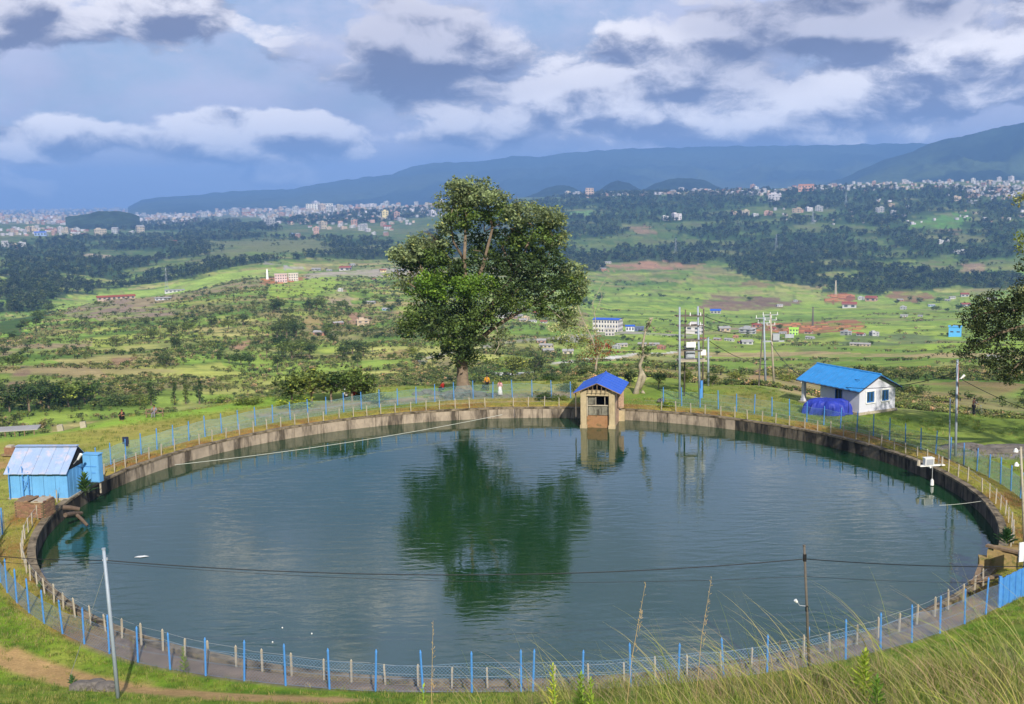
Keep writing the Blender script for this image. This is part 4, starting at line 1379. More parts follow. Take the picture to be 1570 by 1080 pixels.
# brick tank beside the hut
c = hit_z(49, 794)
t = empty('brick_tank', (c.x, c.y + .6, 0), R(-8), 'square mossy tank of rough red brick beside the blue hut', 'brick tank')
k = 0
b0 = None
bw, bh, bd = .245, .085, .13
for row_ in range(13):
    for side_ in range(4):
        L_ = 2.3 if side_ % 2 == 0 else 1.5
        n = int(L_ / (bw + .015))
        for i in range(n):
            if row_ == 12 and rnd.random() < .45: continue
            if side_ == 2 and row_ < 9: continue
            s = -L_ / 2 + (i + .5 + (.5 if row_ % 2 else 0)) * (bw + .015)
            if s > L_ / 2 + .1: continue
            pos = [(s, -.75), (1.15, s), (s, .75), (-1.15, s)][side_]
            if k >= 290: continue
            if b0 is None:
                o = b0 = MB().box((0, 0, 0), (bw, bd, bh)).build('brick', M_['brick'], t)
            else: o = inst(b0, parent=t)
            o.location = (pos[0] + rnd.uniform(-.01, .01), pos[1] + rnd.uniform(-.015, .015), .06 + row_ * (bh + .014))
            o.rotation_euler = (0, 0, (pi / 2 if side_ % 2 else 0) + rnd.uniform(-.05, .05)); k += 1
            q_ = rnd.uniform(.6, 1.25); o.color = (.27 * q_, .145 * q_ * rnd.uniform(.85, 1.2), .09 * q_, 1)
mortar = mat('mortar', lin(88, 78, 60), .95, .3, 3, dirt=(lin(88, 95, 48), 2, .52))
mb = MB()
for (x, y, w, d) in ((0, -.75, 2.28, .09), (0, .75, 2.28, .09), (1.15, 0, .09, 1.45), (-1.15, 0, .09, 1.45)): mb.box((x, y, .58), (w, d, 1.14))
mb.build('mortar_bed', mortar, t)
for s in (-1, 1): MB().box((s * .62, -.02, 1.22), (.95, 1.6, .07), rz=s * .03).build('cover_slab', M_['wood'] if s < 0 else M_['concrete_clean'], t)
t.scale = (.86, .86, .86)

# timbers and rubble poking over the wall by the hut
for i, (pa, pb, za, zb, r_, lb) in enumerate((((96, 778), (122, 781), .12, -.15, .16, 'upper thick dark log lying over the wall edge below the blue hut'),
                                         ((100, 790), (125, 787), -.1, -.5, .15, 'middle dark log jutting out over the water below the hut'),
                                         ((118, 790), (134, 806), -.3, -.9, .12, 'lowest short log dipping to the water below the hut'))):
    p, q = hit_z(*pa, za), hit_z(*pb, zb)
    mb = MB(); d = Vector(q) - Vector(p)
    mb.tube([(0, 0, 0), d * .5 + Vector((0, 0, .04)), d], [r_, r_ * .9, r_ * .8], 8)
    tag(mb.build('log', M_['dark_log'] if 'dark_log' in M_ else mat('dark_log', lin(92, 78, 66), .9, .3, 4), loc=p), lb, 'log', 'logs over the wall below the hut')


# ------------------------------------------------------------------ blue gate and stone pier at the right
ga, gb = GATE_A, GATE_B
p0 = polar(GATE_B, 32.7); p1 = polar(GATE_B - 4.2, 33.0); p2 = polar(GATE_B - 8.4, 33.6)
t = empty('blue_gate', p0, 0, 'tall bright blue sheet metal gate with a stepped top at the right edge', 'gate')
def gpanel(a, b, h, name='gate_panel'):
    a = a - p0; b = b - p0; mb = MB()
    sheet(mb, (a.x, a.y), (b.x, b.y), .05, (h, h + .05), 8, .04)
    return mb.build(name, M_['blue_paint'], t)
gpanel(p0, p1 + (p0 - p1) * .03, 1.45)
gpanel(p1, p2, 1.5)
for p, h in ((p0, 1.6), (p1, 2.5), (p1.lerp(p2, .35), 2.55), (p2, 2.3)):
    q = p - p0
    MB().box((q.x, q.y, h / 2), (.13, .13, h)).build('gate_post', M_['blue_paint'], t)
q1, q2 = p1 - p0, p1.lerp(p2, .35) - p0
mb = MB(); sheet(mb, (q1.x, q1.y), (q2.x, q2.y), 1.6, (2.4, 2.45), 4, .03); mb.build('upper_panel', M_['blue_paint'], t)
c = hit_z(1567, 848, 1.6)
t = empty('white_notice_board', (c.x, c.y, 1.2), R(20), 'blank white board fixed at the blue gate by the right edge', 'board')
MB().box((.25, 0, .45), (.9, .05, 1.0)).build('board', M_['white_paint'], t)
MB().tube([(.25, .06, -1.2), (.25, .06, .9)], .03, 6).build('post', M_['steel'], t)

# stone pier with moss, timbers
def rock_mesh(rx, ry, rz_, seed, n=14):
    rr = random.Random(seed); v = []; f = []
    off = [rr.uniform(0, 50) for _ in range(2)]
    for j in range(n + 1):
        ph = pi * j / n
        for i in range(n * 2):
            a = pi * i / n
            d = Vector((sin(ph) * cos(a), sin(ph) * sin(a), cos(ph)))
            k = .72 + .55 * float(fbm(np.array([d.x * 1.3 + off[0]]), np.array([d.y * 1.3 + d.z * 1.7 + off[1]]), .8, 4, seed)[0])
            v.append((d.x * rx * k, d.y * ry * k, d.z * rz_ * k))
    for j in range(n):
        for i in range(2 * n): f.append((j * 2 * n + i, (j + 1) * 2 * n + i, (j + 1) * 2 * n + (i + 1) % (2 * n), j * 2 * n + (i + 1) % (2 * n)))
    me = bpy.data.meshes.new('rock'); me.from_pydata(v, [], f); me.materials.append(M_['rock']); return me


mossy = mat('mossy_concrete', lin(150, 128, 84), .95, .3, 1.5, bump=.6, dirt=(lin(92, 96, 44), 1.6, .5))
c = polar(123.5, 30.9)
t = empty('stone_pier', (c.x, c.y, 0), R(-28), 'broken mossy concrete pier with a fallen slab on the right rim', 'pier')
MB().box((0, 0, -.2), (1.5, 1.1, 2.0)).box((.1, .1, .82), (1.2, .9, .12), rz=.1).build('pier_block', mossy, t)
MB().box((-.9, -.5, -.35), (.5, .7, 1.6), rz=.2).build('broken_corner', mossy, t)
MB().box((.2, -.35, .95), (2.2, .3, .12), rz=-.35).build('fallen_slab', M_['wood'], t)
for i, (a0, a1, r0, r1, z0, z1, lb) in enumerate(((127.0, 131.5, 30.2, 30.6, .35, .15, 'long weathered beam lying along the rim left of the mossy pier'), (128.2, 132.2, 31.3, 30.5, .2, .3, 'short weathered plank propped against the rim posts by the pier'))):
    p, q = polar(a0, r0, z0), polar(a1, r1, z1); d = q - p
    rot = d.to_track_quat('X', 'Z').to_matrix()
    tag(MB().box(d / 2, (d.length, .22, .14), rot=rot).build('timber_beam', M_['wood'], loc=p), lb, 'beam', 'beams by the pier')

# white gauge box on a plank over the right wall
c = polar(81.5, 30.25)
t = empty('gauge_box', (c.x, c.y, .05), R(8), 'white metal gauge box on a white plank jutting over the right wall', 'box')
MB().box((0, 0, .06), (1.9, .3, .07)).box((-.2, 0, -.02), (.12, .5, .1)).build('plank', M_['white_paint'], t)
MB().box((-.25, 0, .36), (.66, .4, .5)).box((-.25, 0, .63), (.74, .48, .04)).build('box_body', M_['white_paint'], t)
MB().box((-.25, -.215, .36), (.54, .02, .4)).build('door', M_['steel'], t)
MB().tube([(.8, 0, .1), (.8, 0, .65)], .07, 6).tube([(-1.0, 0, .1), (-1.0, 0, .5)], [.14, .10], 7).build('stub_post', M_['concrete_clean'], t)
p = hit_z(1425, 744, -.9); c = polar(84, 30.0)
mb = MB(); mb.tube([(0, 0, -.2), (0, 0, .18)], [.13, .11], 9); mb.tube([(0, 0, .18), (0, 0, .26)], [.06, .06], 7); mb.tube([(0, 0, .26), (0, 0, 1.2)], .012, 4)
tag(mb.build('float_gauge', M_['white_paint'], loc=(c.x - .35, c.y, WATER + .25)), 'white float hanging on a cord below the gauge box', 'float')

# floating scrap and rope
p = hit_z(218, 854, WATER)
tag(MB().face([(-.45, -.12, .015), (-.05, -.2, .03), (.42, .02, .02), (.1, .16, .035), (-.3, .1, .02)]).face([(-.3, .1, .0), (.1, .16, .0), (.42, .02, .0), (-.05, -.2, .0), (-.45, -.12, .0)]).build('floating_sheet', M_['white_paint'], loc=p), 'small white scrap of foam floating in the left of the water', 'foam scrap')
for i, (a_, b_) in enumerate(((478, 972), (433, 963), (418, 985))):
    p = hit_z(a_ if i != 0 else 478, b_, WATER)
    tag(MB().tube([(0, 0, -.03), (0, 0, .04)], [.04, .03], 6).build('floating_bottle', M_['white_paint'], loc=p), 'tiny white speck of litter floating on the reservoir', 'litter', 'litter floating on the water')


def cable(pts_or_ends, sag, r, name, label, cat='cable', m='cable', seg=28, group=None):
    a, b = [Vector(p) for p in pts_or_ends]
    mb = MB(); L = b - a
    pts = [L * (i / seg) - Vector((0, 0, 4 * sag * (i / seg) * (1 - i / seg))) for i in range(seg + 1)]
    mb.tube(pts, r, 5, cap=True)
    return tag(mb.build(name, M_[m], loc=a), label, cat, group)


cable((hit_z(268, 713, -.05), hit_z(770, 636, -.1)), .35, .022, 'rope', 'pale rope stretched low across the far water from the left rim', 'rope', 'rope')
cable((hit_z(1440, 775, -.3), hit_z(1508, 768, -.1)), .05, .014, 'rope', 'short pale cord hanging out over the dark right wall', 'rope', 'rope')
# ------------------------------------------------------------------ big tree by the far bank
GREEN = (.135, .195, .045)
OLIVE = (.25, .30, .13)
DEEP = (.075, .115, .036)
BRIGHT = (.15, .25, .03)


def px_lobe(px, py, rx, ry, D, depth, n, colr, base):
    p = hit_d(px, py, D) - base
    k = D / FPX * 1.02
    return ((p.x, p.y, p.z), (rx * k, depth, ry * k), n, colr)


def great_tree():
    base = hit_z(711, 601); base.z = tz(base.x, base.y) - .1
    D = base.y
    t = empty('fig_tree', base, 0, 'great spreading broadleaf tree with pale tips at the middle of the far bank', 'tree')
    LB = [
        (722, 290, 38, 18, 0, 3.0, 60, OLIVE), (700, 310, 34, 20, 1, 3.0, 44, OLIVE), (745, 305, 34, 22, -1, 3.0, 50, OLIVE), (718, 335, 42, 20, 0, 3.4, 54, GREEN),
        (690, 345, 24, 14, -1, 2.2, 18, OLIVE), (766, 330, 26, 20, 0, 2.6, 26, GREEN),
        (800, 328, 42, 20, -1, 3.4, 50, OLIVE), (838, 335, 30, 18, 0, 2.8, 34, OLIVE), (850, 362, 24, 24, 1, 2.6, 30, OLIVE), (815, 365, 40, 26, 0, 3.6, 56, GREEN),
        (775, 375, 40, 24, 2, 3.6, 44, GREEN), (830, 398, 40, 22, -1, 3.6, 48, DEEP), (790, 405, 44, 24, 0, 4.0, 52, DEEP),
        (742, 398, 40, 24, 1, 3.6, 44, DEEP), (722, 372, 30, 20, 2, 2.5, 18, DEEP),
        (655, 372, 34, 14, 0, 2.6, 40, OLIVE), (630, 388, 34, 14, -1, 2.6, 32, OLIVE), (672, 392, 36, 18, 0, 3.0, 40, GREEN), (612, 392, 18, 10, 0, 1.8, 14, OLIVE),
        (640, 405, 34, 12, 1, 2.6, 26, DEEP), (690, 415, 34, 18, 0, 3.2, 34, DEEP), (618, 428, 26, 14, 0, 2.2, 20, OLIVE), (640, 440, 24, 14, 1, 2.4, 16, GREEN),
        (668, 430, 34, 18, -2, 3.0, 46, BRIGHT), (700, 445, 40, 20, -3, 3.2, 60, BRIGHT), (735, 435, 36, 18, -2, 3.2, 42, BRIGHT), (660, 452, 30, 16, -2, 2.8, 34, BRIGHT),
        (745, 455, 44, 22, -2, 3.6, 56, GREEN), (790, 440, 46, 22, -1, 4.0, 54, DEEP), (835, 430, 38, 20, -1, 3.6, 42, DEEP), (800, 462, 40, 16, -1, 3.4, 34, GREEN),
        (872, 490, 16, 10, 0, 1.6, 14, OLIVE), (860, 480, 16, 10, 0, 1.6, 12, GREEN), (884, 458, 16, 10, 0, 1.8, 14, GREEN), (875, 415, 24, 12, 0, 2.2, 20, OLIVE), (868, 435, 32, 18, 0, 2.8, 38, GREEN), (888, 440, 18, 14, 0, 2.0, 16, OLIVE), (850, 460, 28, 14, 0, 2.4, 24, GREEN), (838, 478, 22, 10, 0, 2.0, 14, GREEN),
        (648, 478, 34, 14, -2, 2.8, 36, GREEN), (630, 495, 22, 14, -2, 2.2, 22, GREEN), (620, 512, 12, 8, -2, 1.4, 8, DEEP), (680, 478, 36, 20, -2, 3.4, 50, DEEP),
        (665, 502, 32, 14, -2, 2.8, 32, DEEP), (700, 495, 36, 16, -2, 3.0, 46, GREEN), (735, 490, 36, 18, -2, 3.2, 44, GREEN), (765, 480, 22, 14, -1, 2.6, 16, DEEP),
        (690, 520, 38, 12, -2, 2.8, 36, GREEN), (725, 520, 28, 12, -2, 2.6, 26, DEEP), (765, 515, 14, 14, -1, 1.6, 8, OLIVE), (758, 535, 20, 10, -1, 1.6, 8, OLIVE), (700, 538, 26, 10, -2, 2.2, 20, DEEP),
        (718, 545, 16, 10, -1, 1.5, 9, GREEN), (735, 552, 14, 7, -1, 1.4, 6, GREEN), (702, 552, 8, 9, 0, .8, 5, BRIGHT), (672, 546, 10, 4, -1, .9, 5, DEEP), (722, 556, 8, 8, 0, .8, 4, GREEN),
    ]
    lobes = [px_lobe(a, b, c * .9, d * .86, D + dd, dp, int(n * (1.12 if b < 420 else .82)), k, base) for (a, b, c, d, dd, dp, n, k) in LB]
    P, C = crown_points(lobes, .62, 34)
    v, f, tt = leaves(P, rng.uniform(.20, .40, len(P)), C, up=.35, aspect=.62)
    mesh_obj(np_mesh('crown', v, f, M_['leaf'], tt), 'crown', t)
    mb = MB()
    lp = lambda px, py, dd=0: tuple(hit_d(px, py, D + dd) - base)
    mb.tube([(0, 0, -.4), (0, 0, .3), (-.1, .0, 1.3), lp(709, 565), lp(707, 545), lp(712, 522)], [1.25, .82, .62, .58, .55, .50], 10)
    for s in range(6):
        a = s * 1.05 + .3
        mb.tube([(cos(a) * 1.7, sin(a) * 1.3, -.35), (cos(a) * .8, sin(a) * .7, .1), (cos(a) * .35, sin(a) * .35, 1.1)], [.16, .26, .2], 6)
    mb.build('trunk', M_['bark'], t, smooth=True)
    br = [((709, 548), (690, 500), (660, 450), (640, 395), .36), ((711, 540), (715, 480), (712, 400), (715, 320), .40), ((712, 535), (745, 480), (790, 420), (820, 350), .38),
          ((712, 540), (760, 500), (820, 465), (875, 430), .30), ((708, 550), (685, 540), (668, 548), (655, 552), .12), ((710, 545), (670, 515), (640, 495), (622, 500), .2),
          ((713, 470), (740, 410), (755, 350), (745, 300), .26), ((745, 480), (780, 455), (835, 410), (850, 365), .24), ((690, 500), (655, 470), (635, 440), (612, 425), .16),
          ((712, 400), (695, 370), (690, 335), (700, 300), .16), ((790, 420), (770, 380), (795, 340), (800, 320), .16), ((685, 440), (690, 400), (672, 370), (662, 362), .16),
          ((745, 480), (762, 505), (765, 530), (757, 545), .10), ((820, 465), (840, 470), (862, 490), (872, 500), .10)]
    for (a, b, c_, d_, r_) in br:
        mb = MB(); dd = rnd.uniform(-2, 1)
        mb.tube([lp(*a), lp(b[0], b[1], dd * .4), lp(c_[0], c_[1], dd), lp(d_[0], d_[1], dd * 1.3)], [r_, r_ * .75, r_ * .5, r_ * .2], 6)
        for q in range(5):
            k = rnd.random(); s0 = Vector(lp(b[0], b[1], dd * .4)).lerp(Vector(lp(d_[0], d_[1], dd * 1.3)), k)
            e = s0 + Vector((rnd.uniform(-2, 2), rnd.uniform(-2, 1), rnd.uniform(.5, 2.2)))
            mb.tube([s0, s0.lerp(e, .5) + Vector((.2, 0, .1)), e], [r_ * .25, r_ * .18, r_ * .08], 4)
        mb.build('branch', M_['bark'] if r_ > .15 else M_['pale_bark'], t, smooth=True)


great_tree()


def second_tree():
    base = on_ground(912, 575); D = base.y
    t = empty('young_tree', base, 0, 'smaller leaning tree with yellow and russet leaves behind the blue roofed inlet house', 'tree')
    AUT = (.17, .13, .03)
    LB = [(862, 505, 20, 12, 0, 2, 22, OLIVE), (880, 520, 22, 12, 0, 2, 24, GREEN), (875, 490, 14, 12, 0, 1.6, 14, GREEN), (882, 475, 10, 8, 0, 1.2, 6, OLIVE), (895, 535, 26, 10, 0, 2, 20, OLIVE),
          (918, 525, 18, 10, 0, 1.8, 14, AUT), (930, 538, 12, 8, 0, 1.4, 9, (.26, .11, .03)), (905, 548, 18, 7, 0, 1.5, 10, AUT), (900, 508, 16, 10, 0, 1.6, 12, OLIVE), (858, 522, 12, 8, 0, 1.2, 8, DEEP), (885, 458, 12, 8, 0, 1.2, 6, GREEN)]
    P, C = crown_points([px_lobe(a, b, c, d, D + e, dp, n, k, base) for (a, b, c, d, e, dp, n, k) in LB], .7, 18)
    v, f, tt = leaves(P, np.full(len(P), .34), C, up=.3, aspect=.62)
    mesh_obj(np_mesh('crown', v, f, M_['leaf'], tt), 'crown', t)
    lp = lambda px, py, dd=0: tuple(hit_d(px, py, D + dd) - base)
    mb = MB(); mb.tube([(0, 0, -.3), lp(914, 560), lp(916, 545), lp(908, 520), lp(893, 490), lp(884, 462)], [.26, .18, .15, .12, .08, .04], 7)
    mb.build('trunk', M_['pale_bark'], t, smooth=True)
    mb = MB(); mb.tube([lp(916, 548), lp(925, 535), lp(930, 522)], [.12, .08, .03], 5); mb.tube([lp(908, 520), lp(885, 518), lp(862, 508)], [.14, .09, .03], 5)
    mb.tube([lp(905, 512), lp(888, 500), lp(872, 490)], [.12, .07, .02], 5); mb.build('branch', M_['pale_bark'], t)


second_tree()

# bare pale tree, and the old pollarded stem with a leafy knob
base = on_ground(914, 545); D = base.y
lp = lambda px, py: tuple(hit_d(px, py, D) - base)
t = empty('bare_tree', base, 0, 'bare white barked tree with two forked limbs beside the large blue roofed block', 'tree')
mb = MB(); mb.tube([(0, 0, -.5), lp(914, 520), lp(913, 490), lp(911, 478)], [.36, .24, .2, .16], 7)
mb.build('trunk', M_['pale_bark'], t, smooth=True)
for pts in ([(911, 478), (908, 465), (915, 452), (921, 440), (927, 430), (934, 424), (930, 424)], [(912, 480), (918, 468), (923, 456), (921, 446), (917, 440)], [(912, 486), (907, 476), (910, 462)]):
    mb = MB(); mb.tube([lp(*p) for p in pts], list(np.linspace(.17, .05, len(pts))), 6); mb.build('limb', M_['pale_bark'], t, smooth=True)

base = hit_z(978, 604); base.z = tz(base.x, base.y); D = base.y
lp = lambda px, py, dd=0: tuple(hit_d(px, py, D + dd) - base)
t = empty('pollard_stump', base, 0, 'old gnarled bare trunk with a leafy knob, right of the inlet house', 'tree')
mb = MB(); mb.tube([lp(973, 612), lp(977, 595), lp(983, 572), lp(981, 560), lp(987, 545), lp(985, 532), lp(988, 515), lp(992, 500), lp(994, 492)], [.42, .24, .19, .16, .18, .13, .10, .07, .03], 8)
mb.tube([lp(980, 598), lp(988, 578), lp(984, 568)], [.2, .26, .12], 6); mb.tube([lp(984, 600), lp(990, 606)], [.2, .08], 6)
mb.tube([lp(990, 508), lp(996, 496), lp(1001, 487)], [.1, .12, .05], 6); mb.tube([lp(996, 490), lp(1000, 488)], [.2, .05], 6)
mb.build('trunk', M_['pale_bark'], t, smooth=True)
P, C = crown_points([px_lobe(987, 537, 8, 7, D, .6, 16, DEEP, base), px_lobe(994, 497, 4, 6, D, .3, 5, DEEP, base), px_lobe(988, 548, 5, 4, D, .4, 5, DEEP, base)], .3, 16)
v, f, tt = leaves(P, np.full(len(P), .2), C)
mesh_obj(np_mesh('crown', v, f, M_['leaf'], tt), 'crown', t)


def right_tree():
    base = Vector((40.5, 76.0, 0)); base.z = tz(base.x, base.y)
    t = empty('overhanging_tree', base, 0, 'dark feathery tree reaching in from beyond the right edge', 'tree')
    D = 74.0
    dk = (.034, .056, .017)
    LB = [(1560, 460, 30, 16, 0, 2.2, 40, dk), (1525, 462, 30, 10, 0, 1.8, 26, dk), (1500, 478, 26, 12, 0, 1.6, 24, dk), (1540, 485, 36, 16, 0, 2, 46, dk), (1498, 500, 24, 10, 0, 1.6, 22, dk),
          (1560, 515, 26, 20, 0, 2, 40, dk), (1520, 520, 26, 8, 0, 1.4, 18, dk), (1490, 530, 22, 7, 0, 1.2, 16, dk), (1512, 505, 20, 8, 0, 1.2, 12, dk), (1478, 545, 12, 5, 0, .8, 7, dk), (1505, 548, 12, 8, 0, .9, 9, dk),
          (1545, 545, 22, 12, 0, 1.4, 22, dk), (1560, 570, 18, 14, 0, 1.2, 20, dk), (1540, 580, 16, 10, 0, 1.0, 12, dk), (1480, 496, 12, 5, 0, .8, 6, dk), (1525, 560, 12, 8, 0, .9, 7, dk),
          (1568, 372, 8, 16, 0, 1.0, 8, GREEN), (1566, 310, 10, 10, 0, 1.0, 6, OLIVE), (1569, 410, 6, 14, 0, .8, 5, dk), (1572, 440, 12, 12, 0, 1.4, 10, dk), (1575, 548, 16, 20, 0, 1.5, 18, dk), (1570, 448, 14, 10, 0, 1, 12, OLIVE)]
    lobes = [px_lobe(a, b, c, d, D + e, dp, int(n * .75), k, base) for (a, b, c, d, e, dp, n, k) in LB]
    # the mass of the crown, off to the right
    for (x, y, z, r_) in ((-.8, 1, 13, 3.3), (1.8, 0, 16, 4.0), (4, -2, 12, 4), (.3, 3, 10, 3.2), (5, 4, 16, 4), (1.5, -1, 19, 3.2), (3, 1, 8, 3.2), (-.6, 4, 12.5, 3.0)):
        lobes.append(((x, y, z), (r_, r_, r_ * .65), 64, dk))
    P, C = crown_points(lobes, .50, 26)
    W_ = P + np.array(base)
    v, f, tt = leaves(P, np.full(len(P), .25), C, up=.3, aspect=.45)
    mesh_obj(np_mesh('crown', v, f, M_['leaf'], tt), 'crown', t)
    mb = MB(); mb.tube([(1.2, 0, -.5), (1.1, 0, 3), (.9, 0, 7), (1.4, 0, 12), (2, 0, 17)], [.55, .42, .34, .24, .1], 8)
    mb.build('trunk', M_['bark'], t, smooth=True)
    lp = lambda px, py, dd=0: tuple(hit_d(px, py, D + dd) - base)
    for pts in ([(1620, 520), (1570, 500), (1535, 510), (1500, 528), (1478, 543)], [(1620, 500), (1570, 475), (1530, 478), (1500, 482), (1485, 492)], [(1620, 560), (1575, 545), (1560, 560), (1545, 578)]):
        mb = MB(); mb.tube([(1.0, 0, 8.0)] + [lp(*p) for p in pts], list(np.linspace(.2, .02, len(pts) + 1)), 5); mb.build('branch', M_['bark'], t)


right_tree()

# ------------------------------------------------------------------ trees and shrubs of the slopes
GREEN = (.125, .185, .036)
DEEP = (.075, .120, .030)
PRO = {}
for k, args in {
    'r1': ('round', 8.0, 4.2, DEEP, 1300, .52, 101), 'r2': ('round', 7.0, 4.6, GREEN, 1300, .52, 102), 'r3': ('round', 9.0, 4.4, DEEP, 1300, .55, 103),
    't1': ('tall', 9.0, 2.2, DEEP, 900, .45, 104), 't2': ('tall', 8.0, 2.0, GREEN, 900, .42, 105),
    'b1': ('bush', 3.4, 3.2, GREEN, 900, .36, 106), 'b2': ('bush', 3.0, 3.6, DEEP, 900, .36, 107), 'b3': ('bush', 2.6, 2.8, BRIGHT, 800, .34, 108)}.items():
    PRO[k] = generic_tree(*args)


def plant(kind, px, py, hpx, label, cat='tree', group=None, name=None, wide=1.0):
    """a tree of its own standing where that spot lies on the land; hpx = how tall it shows"""
    p = on_ground(px, py); crown, trunk = PRO[kind]
    base_h = {'r1': 8., 'r2': 7., 'r3': 9., 't1': 9., 't2': 8., 'b1': 3.4, 'b2': 3., 'b3': 2.6}[kind]
    s = hpx * p.length / FPX / base_h
    t = empty(name or ('shrub' if kind[0] == 'b' else 'tree'), (p.x, p.y, p.z - .1), rnd.uniform(0, 6.28), label, cat, group)
    t.scale = (s * wide, s * wide, s)
    o = mesh_obj(crown, 'crown', t); o2 = mesh_obj(trunk, 'trunk', t)
    return t


# the clump just beyond the fence, left of the great tree
for (k, x, y, h, w, lb) in (('r1', 448, 612, 42, 1.1, 'leftmost dark rounded tree of the clump behind the left far fence'), ('r2', 478, 610, 48, 1.1, 'lighter green tree second from the left in the clump behind the far fence'),
                            ('r3', 508, 610, 44, 1.2, 'full dark green tree at the middle of the clump behind the far fence'), ('r2', 540, 608, 46, 1.1, 'green rounded tree right of the middle in the clump behind the far fence'),
                            ('r1', 560, 606, 34, 1.0, 'smaller dark tree closing the right end of the clump behind the far fence'),
                            ('b1', 582, 607, 16, 1.6, 'low dark bush just right of the tree clump behind the far fence'), ('b3', 455, 618, 14, 1.6, 'bright low bush at the foot of the clump behind the far fence')):
    plant(k, x, y + 8, h * 1.3, lb, 'tree' if k[0] != 'b' else 'bush', 'trees clumped behind the far fence', wide=w)
for (k, x, y, h, w, lb) in (('r1', 15, 632, 40, 1.1, 'dark tree at the very left edge beyond the bright crop'), ('r3', 45, 632, 46, 1.2, 'tall dark tree second from the left edge beyond the bright crop'),
                            ('r1', 75, 628, 44, 1.2, 'broad dark tree third from the left beyond the bright crop'), ('r2', 105, 624, 44, 1.1, 'broad green tree fourth from the left beyond the bright crop'),
                            ('r2', 130, 620, 40, 1.0, 'lighter green tree at the right end of the left tree group'), ('b2', 185, 622, 18, 1.3, 'round dark bush between the left tree group and the tall pair'),
                            ('t1', 232, 622, 38, 1.2, 'tall narrow tree beside the round bush on the left meadow'), ('b1', 215, 622, 20, 1.3, 'green bush leaning on the tall narrow tree on the left meadow'),
                            ('t1', 268, 620, 36, .8, 'slim dark tree, first of the row of three on the left meadow'), ('t2', 285, 620, 32, 1.0, 'fluffy tree in the middle of the row of three on the left meadow'),
                            ('t1', 306, 620, 40, 1.0, 'tallest tree of the row of three on the left meadow'), ('b3', 340, 618, 12, 1.8, 'low pale bush right of the row of three trees'), ('b1', 378, 620, 16, 1.8, 'wide green bush near the end of the left meadow')):
    plant(k, x, y, h, lb, 'tree' if k[0] != 'b' else 'bush', 'trees beyond the left meadow', wide=w)
# big green mass right of the great tree, and others beyond the far bank
for (k, x, y, h, w, lb) in (('r2', 786, 580, 42, 1.2, 'left half of the dark bushy tree pair just right of the great tree'), ('r1', 820, 576, 38, 1.2, 'right half of the dark bushy tree pair just right of the great tree'),
                            ('b1', 845, 585, 16, 1.5, 'green bush spreading at the foot of the tree pair'), ('b2', 835, 612, 14, 1.6, 'low dark bush seen through the far fence left of the inlet house'),
                            ('b1', 860, 614, 12, 1.5, 'low green bush close to the left of the inlet house'), ('b2', 872, 600, 22, .9, 'dark narrow bush touching the left side of the inlet house'),
                            ('r1', 966, 592, 26, 1.0, 'dark tree directly right of the inlet house roof'), ('r3', 1010, 596, 30, .9, 'dark rounded tree between old stump and transformer poles'),
                            ('r1', 1050, 594, 34, .8, 'dark tree behind the transformer platform'), ('r1', 1092, 592, 26, .9, 'dark small tree right of the transformer platform'),
                            ('b3', 1022, 624, 12, 1.3, 'bright weedy bush at the rim under the far fence'),
                            ('b2', 1385, 602, 16, 2.0, 'dark hedge bush at the right corner of the white cabin'), ('b2', 1402, 604, 14, 1.6, 'low dark bush just beyond the white cabin hedge'), ('r1', 1340, 575, 16, .8, 'small dark tree poking up behind the cabin roof'),
                            ('b1', 1130, 580, 14, 1.6, 'green scrub bush on the brown bank behind the poles'), ('b1', 1210, 585, 16, 1.6, 'green scrub bush on the brown bank left of the cabin')):
    plant(k, x, y, h, lb, 'tree' if k[0] != 'b' else 'bush', 'trees and bushes beyond the far bank', wide=w)
